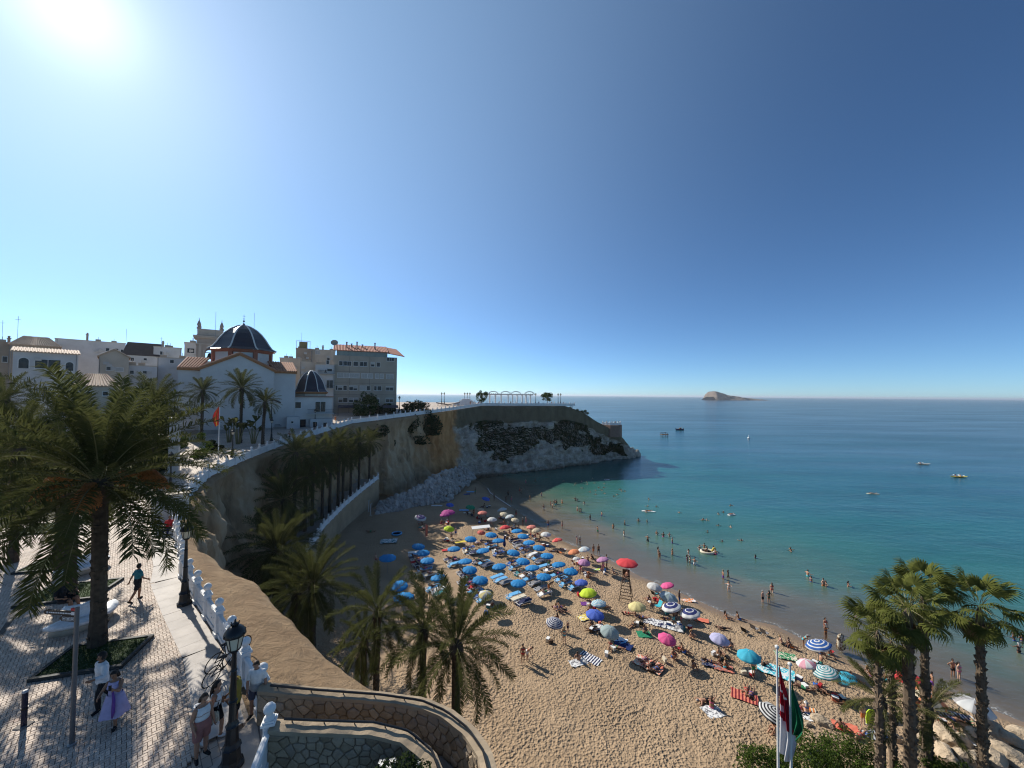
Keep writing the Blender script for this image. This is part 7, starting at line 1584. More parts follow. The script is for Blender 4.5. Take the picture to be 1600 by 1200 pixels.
g = onbeach(*zA(765, 392)); t = thing('shade_awning', 'long white awning stretched behind the lounger rows', 'awning', g+Vector((0, 0, 1.5)), R(15)); mb = MB(); mb.add([(-1.6, -.5, 0), (1.6, -.5, .1), (1.6, .5, .25), (-1.6, .5, .15), (-1.6, -.5, -.03), (1.6, -.5, .07), (1.6, .5, .22), (-1.6, .5, .12)], [(0, 1, 2, 3), (7, 6, 5, 4), (0, 4, 5, 1), (1, 5, 6, 2), (2, 6, 7, 3), (3, 7, 4, 0)]); mb.build('cloth', fab('white'), t)
for sx in (-1.5, 1.5): mb = MB(); mb.tube([(sx, -.4, -1.6), (sx, -.4, 0)], .03, 5); mb.build('pole', STEEL, t)
# ------------------------------------------------------------------ lifeguard chair
g = onbeach(978, 936); t = thing('lifeguard_chair', 'tall wooden lifeguard chair with a red sunshade', 'lifeguard chair', g, R(-20)); WOOD = M('dark_wood', (.08, .05, .03), .85, .3, 6, .4, 20)
for sx in (-1, 1):
    for sy in (-1, 1): mb = MB(); mb.tube([(sx*.75, sy*.75, 0), (sx*.35, sy*.32, 2.7)], .045, 5); mb.build('leg', WOOD, t)
    mb = MB(); mb.tube([(sx*.62, -.62, .9), (sx*.47, .44, 1.9)], .03, 4); mb.tube([(sx*.62, .62, .9), (sx*.47, -.44, 1.9)], .03, 4); mb.build('brace', WOOD, t)
for k in range(7): z = .35+k*.36; mb = MB(); w0 = .75-.4*z/2.7; mb.box((0, -w0, z), (w0*2, .05, .07)); mb.build('rung', WOOD, t)
mb = MB(); mb.box((0, 0, 2.7), (.9, .8, .06)); mb.box((0, .35, 3.1), (.85, .06, .7)); mb.build('seat', WOOD, t); mb = MB(); mb.tube([(.1, .38, 2.7), (.1, .38, 4.35)], .03, 6); mb.build('pole', STEEL, t)
c = link('canopy', CAN['plain'], t, (.1, .3, 4.3), 0, None, (1.3, 1.3, 1.0)); omat(c, cloth_thin('red')); omat(c, cloth_thin('red'), 1)
bather(g+Vector((0, 0, 2.38)), 'chair', R(-60), 'lifeguard sitting high on the wooden lifeguard chair', None, False, 'black')
# ------------------------------------------------------------------ towels, chairs, bags
GT = 'beach towels on the open sand'
def towel_mat(c1, c2, kind):
    k = f'towel_{c1}_{c2}_{kind}'.replace(' ', '_')
    if k in _mats: return _mats[k]
    a, b = FABC[c1], FABC[c2]; m, nt, out = nodes_of(k); v = coords(nt)
    if kind == 'stripe': w0 = nt.nodes.new('ShaderNodeTexWave'); w0.inputs['Scale'].default_value = 1.3; nt.links.new(v, w0.inputs[0]); f = ramp(nt, w0.outputs[1], [(.48, (0, 0, 0)), (.52, (1, 1, 1))])
    elif kind == 'blot': f = ramp(nt, noise(nt, v, 4, 3, .6, 1), [(.50, (0, 0, 0)), (.54, (1, 1, 1))])
    else: f = ramp(nt, noise(nt, v, 9, 4), [(.2, (0, 0, 0)), (.9, (.35, .35, .35))])
    kk = mixc(nt, a, b, f); principled(nt, out, kk, .95, bumpn(nt, noise(nt, v, 8, 4), .5, .03), 0, .1); _mats[k] = m; return m
def towel(q, L, W, rz, label, c1, c2='white', kind='plain', z=.03):
    g = onbeach(*q); me = []; n, m = 14, 8; V = []; rnd = random.Random(int(q[0]*7+q[1])); ph = rnd.uniform(0, 6)
    for i in range(n+1):
        for j in range(m+1): V.append((L*(i/n-.5)+.03*math.sin(j*1.1+ph), W*(j/m-.5)+.03*math.sin(i*.9+ph), .035*math.sin(i*1.3+ph)*math.sin(j*1.7+ph)+.03))
    F = [(i*(m+1)+j, (i+1)*(m+1)+j, (i+1)*(m+1)+j+1, i*(m+1)+j+1) for i in range(n) for j in range(m)]; K = len(V); V += [(x, y, z0-.025) for x, y, z0 in V]; F += [tuple(K+i for i in reversed(f)) for f in F]
    o = link('towel', npmesh('towel', V, F, towel_mat(c1, c2, kind)), None, g+Vector((0, 0, .05)), rz); return tag(o, label, 'towel', GT)
TOW = [(zB(870, 710), 2.3, 1.3, -25, 'white and navy patterned sheet, left of the long pair', 'white', 'navy', 'blot'), (zB(1000, 742), 2.6, 1.4, -25, 'white printed sheet, right of the long pair', 'white', 'grey', 'blot'), (zB(555, 850), 1.9, 1.0, -35, 'white and blue towel at the edge of the pale grey parasol', 'white', 'sky blue', 'blot'), (zB(608, 900), 1.7, 1.0, -35, 'navy towel in the pale grey parasol shade', 'navy', 'blue', 'plain'), (zB(232, 1045), 1.6, .9, 20, 'white towel left of the striped one under a sitter', 'white', 'grey', 'blot'), (zB(330, 1010), 2.0, 1.1, -40, 'white towel with navy bands next to the sitter', 'white', 'navy', 'stripe'), (zB(820, 1060), 2.5, 1.5, -40, 'coral pink blanket under lying sunbathers', 'coral', 'cream', 'blot'), (zB(1255, 690), 1.6, .8, -20, 'plain coral towel beside the navy and white parasol', 'coral', 'red', 'plain'), (zB(1150, 528), 1.7, .8, 5, 'orange and white towel near the waterline', 'orange', 'white', 'blot'), (zB(290, 668), 1.6, 1.0, 25, 'yellow and white towel left of the royal blue parasol', 'yellow', 'white', 'blot'), (zB(395, 752), 1.5, .9, 20, 'white dotted towel left of the grey parasol', 'white', 'brown', 'blot'), (zB(300, 555), 1.3, .8, 0, 'purple towel left of the striped sky blue parasol', 'purple', 'maroon', 'plain'), (zB(780, 810), 1.4, 1.1, 0, 'green towel under a lone sitter', 'green', 'teal', 'plain'), (zC(560, 745), 2.8, 1.7, -35, 'large turquoise patterned sheet near the flags', 'turquoise', 'white', 'blot'), (zC(640, 630), 1.8, 1.1, -20, 'pale green towel above the turquoise sheet', 'green', 'cream', 'blot'), (zC(315, 945), 1.9, 1.2, -30, 'red towel under the lying couple', 'coral', 'maroon', 'stripe'), (zC(70, 1065), 1.4, 1.2, 15, 'white towel under a sitter close to the camera', 'white', 'grey', 'blot'), (zC(770, 1040), 1.7, .8, -30, 'orange striped towel near the flagpoles', 'orange', 'cream', 'stripe'), (zC(840, 1110), 1.3, .9, -20, 'white and black towel before the sitter with a white hat', 'white', 'black', 'blot'), (zC(55, 690), 1.6, .9, -20, 'dark blue towel under a lying sunbather', 'navy', 'grey', 'blot'), (zC(150, 720), 1.6, 1.0, -20, 'reddish towel under a sitting pair', 'floral', 'coral', 'blot'), (zD(1225, 500), 2.2, .9, -20, 'navy and white striped towel behind the right fan palm', 'navy', 'white', 'stripe'), (zD(1270, 625), 1.9, .9, -28, 'white towel on the sand before the boulders', 'white', 'cream', 'plain'), (zD(610, 560), 1.6, .9, -20, 'red towel near the small rocks', 'coral', 'red', 'plain'), (zD(770, 600), 1.4, .8, 10, 'blue and white towel left of the fan palms', 'white', 'blue', 'blot'), (zA(190, 423), 2.6, 1.8, 10, 'pale teal sheet spread in the cliff shade', 'white', 'teal', 'blot'), (zA(490, 202), 2.4, .9, 0, 'pale towel in the shade near the rubble', 'white', 'grey', 'plain'), (zA(700, 115), 2.0, 1.0, 0, 'pale blue towel by the rocks in the headland shade', 'sky blue', 'white', 'plain'), (zA(660, 230), 2, .9, 0, 'pale blue towel left of the green parasol', 'sky blue', 'white', 'plain'), (zA(675, 130), 1.8, .8, 20, 'blue towel left of the deepest blue parasol', 'blue', 'navy', 'plain'), (zA(660, 65), 1.6, .8, 0, 'small white towel against the headland rock', 'white', 'grey', 'plain'), (zA(680, 247), 1.6, .8, 0, 'cream towel right of the magenta parasols', 'cream', 'white', 'plain'), (zA(1490, 603), 1.3, .6, 10, 'pale green towel right of the lounger rows', 'lime', 'white', 'blot')]
for q, L, W, a, lab, c1, c2, kd in TOW: towel(q, L, W, R(a), lab, c1, c2, kd)
g = onbeach(*zA(240, 378)); t = thing('paddling_pool', 'small round inflatable pool in the cliff shade', 'inflatable', g); mb = MB(); mb.smooth = True; mb.tube([(.8*math.cos(6.2832*k/20), .8*math.sin(6.2832*k/20), .12) for k in range(21)], .12, 8, cap=False); mb.build('ring', fab('sky blue'), t); mb = MB(); mb.lathe([(0, .05), (.75, .05)], 20); mb.build('floor', fab('white'), t)
def chair(q, rz, label, c):
    g = onbeach(*q); t = thing('beach_chair', label, 'beach chair', g, rz, 'folding beach chairs'); 
    for y in (-.28, .28): mb = MB(); mb.tube([(-.3, y, 0), (.3, y, .34)], .016, 5); mb.tube([(.3, y, 0), (-.25, y, .34), (-.52, y, .85)], .016, 5); mb.build('frame', STEEL, t)
    mb = MB(); mb.add([(.3, -.27, .33), (.3, .27, .33), (-.22, .27, .30), (-.22, -.27, .30), (-.50, .27, .84), (-.50, -.27, .84), (.3, -.27, .31), (.3, .27, .31), (-.22, .27, .28), (-.22, -.27, .28), (-.52, .27, .83), (-.52, -.27, .83)], [(0, 1, 2, 3), (3, 2, 4, 5), (6, 9, 8, 7), (9, 11, 10, 8)]); mb.build('seat', fab(c), t)
for q, rz, lab, c in ((zB(895, 590), 200, 'pale green folding chair beside the navy and white parasol', 'turquoise'), (zC(325, 455), 30, 'black folding chair on the sand above the lavender parasol', 'black'), (zC(395, 430), 30, 'grey folding chair facing the water, left of two', 'grey'), (zC(475, 465), 30, 'grey folding chair facing the water, right of two', 'grey'), (zC(985, 610), 30, 'red folding chair under the blue ringed parasol', 'red'), (zA(1478, 548), 30, 'dark folding chair beside the mauve parasol', 'black'), (zB(870, 492), 30, 'black folding chair by the grey green parasol', 'black')): chair(q, R(rz), lab, c)
g = onbeach(*zC(1070, 590)); t = thing('draped_stand', 'dark patterned cloths draped on a stand by the ringed parasol', 'clothes stand', g, R(15)); mb = MB(); mb.smooth = True; mb.lathe([(.42, .25), (.5, .7), (.42, 1.2), (.30, 1.6), (.12, 1.78), (0, 1.8)], 14); mb.v = [(x*(1+.14*math.sin(7*math.atan2(y, x)+z*3)), y*.6*(1+.14*math.sin(7*math.atan2(y, x)+z*3)), z) for x, y, z in mb.v]; mb.build('cloth', towel_mat('brown', 'cream', 'blot'), t); mb = MB(); mb.tube([(0, 0, 0), (0, 0, 1.8)], .03, 6); mb.build('pole', STEEL, t)
# ------------------------------------------------------------------ people on the sand
GS = 'bathers on the sand'
def nearest_own(g):
    return min(OWNP, key=lambda o: (o[0]-g).length)
def sand_person(q, pose, rz, lab, **k): 
    g = onbeach(*q); return bather(g+Vector((0, 0, .04)), pose, R(rz), lab, GS, **k)
SP = [(zB(60, 600), 'lie', 60, '{who} in {wear} lying, left of the trio on bare sand'), (zB(85, 590), 'sit', 120, '{who} in {wear} sitting in the middle of the trio on bare sand'), (zB(120, 612), 'prone', 40, '{who} in {wear} lying face down, right of the trio'), (zB(785, 800), 'hug', 40, '{who} in {wear} sitting on the green towel'), (zB(1175, 840), 'hug', 60, '{who} in {wear} sitting alone right of the hot pink parasol'), (zB(1025, 920), 'sit', 30, '{who} in {wear} sitting under the hot pink parasol, left'), (zB(1070, 935), 'lie', 60, '{who} in {wear} lying under the hot pink parasol'), (zB(1120, 965), 'sit', 60, '{who} in {wear} sitting in the hot pink parasol shade, right'), (zB(1455, 925), 'hug', 20, '{who} in {wear} under the lavender parasol, left of two'), (zB(1500, 920), 'hug', 50, '{who} in {wear} under the lavender parasol, right of two'), (zB(1340, 1045), 'prone', 70, '{who} in {wear} lying on the dark blue towel'), (zB(1430, 1075), 'sit', 40, '{who} in {wear} sitting on the reddish towel, left'), (zB(1460, 1090), 'hug', 70, '{who} in {wear} sitting on the reddish towel, right'), (zB(1195, 1095), 'hug', 70, '{who} in {wear} crouched alone on bare sand'), (zB(235, 1020), 'sit', 150, '{who} in {wear} sitting on the white towel pair'), (zB(790, 1020), 'lie', 130, '{who} in {wear} lying on the coral blanket, left'), (zB(840, 1070), 'prone', 125, '{who} in {wear} lying on the coral blanket, middle'), (zB(890, 1100), 'lie', 125, '{who} in {wear} lying on the coral blanket, right'), (zB(1440, 765), 'lie', 80, '{who} in {wear} lying near the waterline above the lavender parasol'), (zB(1480, 680), 'sit', 60, '{who} in {wear} reclining by the water, left of two'), (zB(1580, 690), 'sit', 60, '{who} in {wear} reclining by the water, right of two'), (zB(145, 790), 'stand', 30, 'child in {wear} standing by the navy striped parasol'), (zB(55, 760), 'stand', 200, '{who} in {wear} standing at the navy striped parasol'), (zB(340, 745), 'hug', 60, '{who} in {wear} bent on the dotted towel'), (zB(650, 640), 'lie', 80, '{who} in {wear} lying left of the pale yellow parasol'), (zB(720, 660), 'sit', 80, '{who} in {wear} sitting under the pale yellow parasol'), (zB(770, 672), 'prone', 70, '{who} in {wear} lying before the long patterned sheets'), (zB(890, 490), 'chair', 40, '{who} in {wear} seated in the black folding chair'), (zB(1075, 560), 'stand', 70, '{who} in {wear} standing behind the navy and white parasols'), (zB(1120, 690), 'chair', 60, '{who} in {wear} seated under the right navy parasol, left'), (zB(1190, 700), 'chair', 60, '{who} in {wear} seated under the right navy parasol, right'), (zB(440, 280), 'stand', 30, '{who} in {wear} standing in the group left of the lifeguard chair'), (zB(470, 260), 'hips', 60, '{who} in {wear} standing hands on hips left of the lifeguard chair'), (zB(530, 300), 'sit', 40, '{who} in {wear} sitting at the foot of the lifeguard chair'), (zB(275, 290), 'sit', 60, '{who} in {wear} sitting right of the lounger rows, left'), (zB(315, 300), 'lie', 60, '{who} in {wear} lying right of the lounger rows'), (zB(460, 590), 'sit', 80, '{who} in {wear} in the sky blue parasol shade'), (zB(345, 180), 'hug', 50, '{who} in {wear} sitting by the tilted mauve parasol'),
      (zC(330, 895), 'lie', 150, '{who} in {wear} lying on the red towel, upper'), (zC(370, 930), 'prone', 140, '{who} in {wear} lying on the red towel, lower'), (zC(60, 1030), 'hug', 150, '{who} in {wear} sitting on the white towel near the camera'), (zC(15, 985), 'prone', 100, '{who} in {wear} lying just left of the near sitter'), (zC(800, 1070), 'hug', 160, '{who} in {wear} and white hat sitting near the flagpoles'), (zC(740, 1040), 'lie', 120, '{who} in {wear} lying on the orange striped towel'), (zC(620, 540), 'sit', 50, '{who} in {wear} sitting above the green towel, left'), (zC(660, 555), 'hug', 80, '{who} in {wear} sitting above the green towel, middle'), (zC(690, 565), 'sit', 60, '{who} in {wear} sitting above the green towel, right'), (zC(952, 500), 'hips', 200, '{who} in {wear} standing at the water by the ringed parasol'), (zC(785, 560), 'bend', 60, '{who} in {wear} bending left of the ringed parasol'), (zC(915, 630), 'chair', 60, '{who} in {wear} seated under the ringed parasol'), (zC(985, 640), 'chair', 60, '{who} in {wear} seated in the red chair'), (zC(465, 700), 'sit', 100, '{who} in {wear} sitting at the end of the turquoise sheet'), (zC(1000, 820), 'chair', 30, '{who} in {wear} seated under the teal striped parasol'), (zC(1180, 830), 'sit', 60, '{who} in {wear} sitting right of the fringed turquoise parasol'),
      (zD(705, 550), 'stand', 10, '{who} in {wear} standing beside the bright green board'), (zD(590, 570), 'sit', 120, '{who} in {wear} on the red towel near the small rocks'), (zD(690, 605), 'lie', 120, '{who} in {wear} lying left of the green board'), (zD(1225, 600), 'lie', 130, '{who} in {wear} lying before the boulders'), (zD(755, 275), 'sit', 60, '{who} in {wear} left of the fan palm trunks'), (zD(835, 300), 'hug', 60, '{who} in {wear} between the fan palm trunks'), (zD(1130, 470), 'sit', 60, '{who} in {wear} under the orange striped parasol'), (zD(1090, 360), 'stand', 60, '{who} in {wear} standing behind the orange striped parasol'),
      (zA(580, 400), 'hug', 20, '{who} in {wear} sitting under the lone yellow green parasol'), (zA(608, 398), 'stand', 40, '{who} in {wear} standing under the lone yellow green parasol'), (zA(722, 450), 'stand', 60, '{who} in {wear} standing in the third row of loungers'), (zA(562, 285), 'stand', 60, '{who} in {wear} standing by the magenta parasols'), (zA(705, 245), 'stand', 60, '{who} in {wear} standing under the green parasol, left'), (zA(722, 268), 'stand', 60, '{who} in {wear} standing under the green parasol, right'), (zA(380, 320), 'sit', 60, '{who} in {wear} under the violet canopy, left'), (zA(405, 320), 'sit', 100, '{who} in {wear} under the violet canopy, right'), (zA(1028, 330), 'stand', 60, '{who} in {wear} standing at the far waterline, left'), (zA(1047, 320), 'stand', 60, '{who} in {wear} standing at the far waterline, right'), (zA(985, 275), 'stand', 60, '{who} in {wear} standing behind the cream parasols'), (zA(730, 130), 'stand', 60, '{who} in {wear} standing in deep shade by the headland, left'), (zA(848, 170), 'stand', 60, '{who} in {wear} standing right of the deepest blue parasol, left'), (zA(820, 178), 'stand', 100, '{who} in {wear} standing right of the deepest blue parasol, right'), (zA(760, 275), 'lie', 60, '{who} in {wear} lying right of the green parasol, left'), (zA(810, 275), 'prone', 60, '{who} in {wear} lying right of the green parasol, right'), (zA(830, 325), 'chair', 60, '{who} in {wear} under the tilted white and grey parasol'), (zA(1190, 590), 'walk', 60, '{who} in {wear} walking among the front row loungers'), (zA(1195, 745), 'bend', 60, '{who} in {wear} bending at the near end of the second row'), (zA(1250, 860), 'sit', 60, '{who} in {wear} sitting on bare sand left of the blue parasol'), (zA(870, 455), 'hips', 60, '{who} in {wear} standing by the closed navy parasol'), (zA(115, 540), 'sit', 60, '{who} in {wear} under the dark blue parasol in the shade'), (zA(75, 365), 'lie', 90, '{who} in {wear} lying in the cliff shade'), (zA(1290, 480), 'lie', 60, '{who} in {wear} lying left of the orange parasol'), (zA(1180, 415), 'chair', 60, '{who} in {wear} seated under the white and grey panelled parasol'), (zA(1120, 390), 'chair', 60, '{who} in {wear} seated under the beige patterned parasol'), (zA(950, 380), 'sit', 60, '{who} in {wear} sitting under the large red parasol, left'), (zA(925, 372), 'lie', 60, '{who} in {wear} lying under the large red parasol'), (zA(1550, 580), 'stand', 60, '{who} in {wear} standing left of the lifeguard group'), (zA(745, 725), 'sit', 60, '{who} in {wear} beside the pale yellow patterned parasol')]
for q, pose, rz, lab in SP:
    k = {}
    if lab.startswith('child'): k = dict(s=.65, fem=False)
    t = sand_person(q, pose, rz, lab, **k)
    if 'white hat' in lab: mb = MB(); mb.lathe([(.16, .78), (.10, .80), (.095, .88), (0, .9)], 12, (0, -.02, .0)); mb.build('hat', fab('white'), t)
g = onbeach(817, 1036); bather(g, 'stand', R(10), '{who} in {wear} standing with arms by a ring on the open sand', GS, True, 'red'); bather(g+Vector((.5, .35, 0)), 'bend', R(60), '{who} in {wear} bending beside the standing woman on open sand', GS, False, 'white')
g = onbeach(*zD(755, 545)); t = thing('bodyboard', 'bright green board standing upright left of the fan palms', 'board', g, R(-10)); mb = MB(); mb.smooth = False; mb.extr([(-.36, .02), (.36, .02), (.40, .5), (.34, .95), (.18, 1.15), (-.18, 1.15), (-.34, .95), (-.40, .5)], -.03, .03); mb.build('board', fab('lime'), t); mb = MB(); mb.extr([(-.38, .0), (.38, .0), (.40, .07), (-.40, .07)], -.035, .035); mb.build('edge', fab('white'), t)
for k, (g, lab) in enumerate(OWNP):
    ws = lab.split()[:8]
    while len(lab.split()) > 8 and ws[-1] in ('of', 'the', 'a', 'in', 'and', 'by', 'to', 'past', 'behind', 'just', 'one', 'beside', 'at', 'below', 'two', 'left', 'right', 'back', 'front', 'over', 'next', 'far', 'with'): ws.pop()
    lab = ' '.join(ws).rstrip(',')
    for j in range(2):
        c = _rp.choice(['black', 'navy', 'red', 'cream', 'teal', 'blue', 'brown', 'white', 'coral']); a = _rp.uniform(0, 6.28); x, y = g.x+math.cos(a)*_rp.uniform(.3, .9), g.y+math.sin(a)*_rp.uniform(.3, .9); z = bz(x, y); kind = _rp.random() < .4
        t = thing('cool_box' if kind else 'beach_bag', f'{c} {"cool box" if kind else "beach bag"} under the {lab}', 'cool box' if kind else 'bag', (x, y, z), _rp.uniform(0, 3), 'bags and cool boxes on the sand'); mb = MB()
        if kind:
            mb.box((0, 0, .15), (.42, .28, .30), top=1.06); mb.build('body', fab(c), t); mb = MB(); mb.box((0, 0, .33), (.46, .32, .06)); mb.build('lid', fab('white'), t)
        else:
            mb.box((0, 0, .16), (.44, .2, .32), top=1.12); mb.build('body', fab(c), t); mb = MB(); mb.tube([(-.12, 0, .31), (-.10, .02, .46), (.10, .02, .46), (.12, 0, .31)], .014, 5); mb.build('handle', fab(c), t)
for k, (g, lab) in enumerate(OWNP):
    ws = lab.split()[:6]
    while ws[-1] in ('of', 'the', 'a', 'in', 'and', 'by', 'to', 'past', 'behind', 'just', 'one', 'beside', 'at', 'below', 'two', 'left', 'right', 'back', 'front', 'over', 'next', 'far', 'with', 'broad', 'white'): ws.pop()
    for j in range(1 if k % 3 else 2):
        x, y = g.x+_rp.uniform(-.9, .9), g.y+_rp.uniform(-.9, .9); ps = _rp.choice(('sit', 'hug', 'lie', 'prone', 'stand', 'sit'))
        bather(Vector((x, y, bz(x, y)+.03)), ps, _rp.uniform(0, 6.28), '{who} in {wear} %s by the %s' % ({'sit': 'sitting', 'hug': 'sitting', 'lie': 'lying', 'prone': 'lying', 'stand': 'standing'}[ps], ' '.join(ws).rstrip(',')), GS)
# ------------------------------------------------------------------ people in the water
GW = 'bathers in the sea'
zE = lambda x, y: (740+x/4.4444, 720+y/4.4444); zF = lambda x, y: (1000+x/4, 760+y/4)
WP = [zE(*q) for q in ((430, 145), (362, 150), (320, 215), (487, 345), (547, 330), (535, 310), (560, 300), (575, 300), (615, 295), (706, 275), (718, 280), (720, 345), (745, 355), (768, 305), (750, 145), (785, 150), (790, 165), (842, 155), (710, 160), (868, 188), (905, 188), (755, 190), (848, 208), (888, 205), (1017, 200), (1030, 210), (1048, 212), (975, 248), (998, 235), (910, 228), (808, 217), (848, 235), (1217, 268), (1207, 315), (1272, 320), (1430, 360), (1145, 420), (1205, 425), (1050, 445), (862, 500), (518, 470), (615, 470), (718, 578), (738, 582), (832, 652), (867, 652), (1272, 515), (1318, 528), (1380, 572), (225, 290), (262, 285), (240, 250), (1593, 410))]+[zF(*q) for q in ((490, 172), (520, 162), (393, 210), (418, 212), (490, 245), (566, 255), (422, 285), (630, 338), (940, 405), (202, 430), (114, 425), (122, 452), (295, 472), (312, 478), (342, 492), (550, 570), (555, 655), (767, 724), (806, 720), (825, 660), (1068, 595), (1145, 620), (1160, 625), (1300, 625))]+[(815, 770), (828, 782), (846, 776), (868, 790), (905, 800), (922, 812), (940, 806), (958, 826), (975, 838), (1012, 846), (1046, 838), (1076, 868), (1128, 846), (1180, 872), (1236, 858), (1262, 900), (1130, 905), (1338, 960), (1290, 985), (880, 752), (898, 758), (926, 748), (945, 756), (1010, 800), (1142, 790)]+[zD(1205, 270), zD(1240, 288), zD(1545, 75), zD(1590, 75), zD(1572, 142)]
WATER = []
for (px, py) in WP:
    p = gz(px, py, 0); d = -float(shore_dist(np.array([[p.x, p.y]]))[0])
    WATER.append((px, py, p, d))
for i, (px, py, p, d) in enumerate(WATER):
    dep = min(1.5, max(0, d)*.05)
    if d < 0: p = onbeach(px, py); pose = _rp.choice(('stand', 'walk', 'hips')); dep = 0; where = 'on the wet sand at the waterline'
    elif dep < .55: pose = _rp.choice(('stand', 'walk', 'hips', 'wade')); where = 'wading in the shallows'
    elif dep < 1.15: pose = _rp.choice(('wade', 'wade', 'stand', 'hips')); where = 'waist deep in green water'
    else: pose = 'swim'; where = 'swimming in deeper water'
    if pose == 'swim': z = .0
    else: z = -min(dep, 1.12) if d >= 0 else p.z
    nb_ = []
    zone = 'near the headland shade' if px < 900 and py < 805 else 'off the far bay' if py < 800 else 'off the lounger rows' if px < 960 else 'right of the fan palms' if px > 1450 else 'off the lifeguard chair' if px < 1100 else 'off the right beach'
    bather(Vector((p.x, p.y, z)), pose, _rp.uniform(0, 6.28), '{who} in {wear} %s %s' % (where, zone), GW)
for (px, py, lab) in ((*zE(925, 132), 'person floating on a pale airbed near the headland'), (*zF(572, 178), 'person floating on a white airbed in the middle of the bay')):
    p = gz(px, py, 0); t = thing('airbed', lab.replace('person floating on a ', ''), 'airbed', p, R(20)); mb = MB()
    for k in range(5): mb.tube([(-.9, -.28+.14*k, .04), (.9, -.28+.14*k, .04)], .075, 6)
    mb.build('tubes', fab('white'), t); bather(p+Vector((0, 0, .15)), 'lie', R(110), lab, GW)
for (px, py, lab, pose, c) in ((*zE(1215, 352), 'white paddle board with a swimmer beside the bay centre', 'prone', 'white'), (*zF(1455, 47), 'pale board far out with a swimmer lying on it', 'prone', 'cream')):
    p = gz(px, py, 0); t = thing('paddle_board', lab, 'board', p, R(-15)); mb = MB(); mb.prism([(-1.5, 0), (-1.2, -.3), (-.3, -.38), (.6, -.36), (1.3, -.2), (1.55, 0), (1.3, .2), (.6, .36), (-.3, .38), (-1.2, .3)], -.03, .09); mb.build('deck', fab(c), t); bather(p+Vector((0, 0, .08)), pose, R(75), '{who} in {wear} on the '+lab.split(' with')[0], GW)
p = gz(*zF(422, 412), 0); t = thing('inflatable_raft', 'round yellow inflatable raft with bathers around it', 'inflatable', p); mb = MB(); mb.smooth = True; mb.tube([(1.0*math.cos(6.2832*k/20), .85*math.sin(6.2832*k/20), .12) for k in range(21)], .2, 8, cap=False); mb.build('ring', fab('cream'), t); mb = MB(); mb.smooth = True; mb.tube([(.75, 0, .2), (.95, 0, .6), (1.15, 0, .72), (1.35, 0, .66)], [.16, .12, .13, .07], 8); mb.build('neck', fab('yellow'), t); mb = MB(); mb.lathe([(0, .06), (.95, .06)], 18); mb.build('floor', fab('white'), t)
for k, (dx, dy, ps) in enumerate(((-.9, .9, 'wade'), (1.2, .5, 'wade'), (.1, 1.3, 'wade'), (-.2, -.1, 'hug'), (.9, -.9, 'wade'))): bather(p+Vector((dx, dy, -.75 if ps == 'wade' else .1)), ps, k*1.3, '{who} in {wear} at the yellow raft, %s' % ('back left', 'right side', 'behind it', 'sitting inside', 'in front right')[k], GW)
# ------------------------------------------------------------------ boats and floats
def kayak(px, py, label, n, c='yellow'):
    p = gz(px, py, 0); t = thing('kayak', label, 'kayak', p, R(-8), 'kayaks far out'); mb = MB(); mb.smooth = True; L = 2.6; secs = [(-L, .04), (-L*.8, .26), (-L*.4, .42), (0, .46), (L*.4, .42), (L*.8, .26), (L, .04)]; vs = []
    for x, w0 in secs:
        for a in np.linspace(0, math.pi, 7): vs.append((x, w0*math.cos(a), .32-.34*math.sin(a)*min(1, w0*3)+.16*(abs(x)/L)**3))
    m = 7; mb.add(vs, [(i*m+k, (i+1)*m+k, (i+1)*m+k+1, i*m+k+1) for i in range(len(secs)-1) for k in range(m-1)]); mb.add([vs[i*m+k] for i in range(len(secs)) for k in (0, 6)], [(2*i, 2*i+1, 2*i+3, 2*i+2) for i in range(len(secs)-1)]); mb.build('hull', fab(c), t)
    for k in range(n):
        x = -.7+1.4*k; b = bather(p+Vector((x, -.1*x, .22)), 'sit', R(82), '{who} in {wear} paddling the %s' % label.split(' ')[0]+' kayak', 'paddlers far out'); q = MB(); q.tube([(x-.2, -1.1, .9), (x+.2, 1.1, .65)], .02, 5); q.box((x-.2, -1.15, .9), (.05, .35, .16)); q.box((x+.2, 1.15, .65), (.05, .35, .16)); q.build('paddle', FRAMEW, t)
kayak(1442, 726, 'pale yellow kayak farther left of the two', 1, 'cream'); kayak(1498, 746, 'yellow kayak nearer right of the two', 2)
p = gz(1062, 672, 0); t = thing('motor_boat', 'small dark motor boat far out in the bay', 'boat', p, R(4)); mb = MB(); mb.add([(-3.6, 0, 1.3), (-2, -1.1, 1.0), (2.8, -1.2, .9), (2.8, 1.2, .9), (-2, 1.1, 1.0), (-3.0, 0, -.2), (-1.8, -.7, -.3), (2.7, -.9, -.3), (2.7, .9, -.3), (-1.8, .7, -.3)], [(0, 1, 2, 3, 4), (0, 5, 6, 1), (1, 6, 7, 2), (2, 7, 8, 3), (3, 8, 9, 4), (4, 9, 5, 0)]); mb.build('hull', fab('navy'), t); mb = MB(); mb.box((.3, 0, 1.35), (1.4, 1.4, .9), top=.8); mb.build('cabin', fab('brown'), t); mb = MB(); mb.box((3.0, 0, .8), (.4, .5, 1.1)); mb.build('outboard', fab('black'), t); mb = MB(); mb.add([(-2.6, -.5, 1.16), (-1.0, -.95, 1.05), (-1.0, .95, 1.05), (-2.6, .5, 1.16)], [(0, 1, 2, 3)]); mb.build('deck', fab('grey'), t); mb = MB(); mb.tube([(.3, 0, 1.7), (.3, 0, 3.0)], .04, 5); mb.build('mast', STEEL, t)
bather(p+Vector((1.6, .1, .85)), 'stand', R(90), 'person standing in the dark motor boat', None, False, 'black')
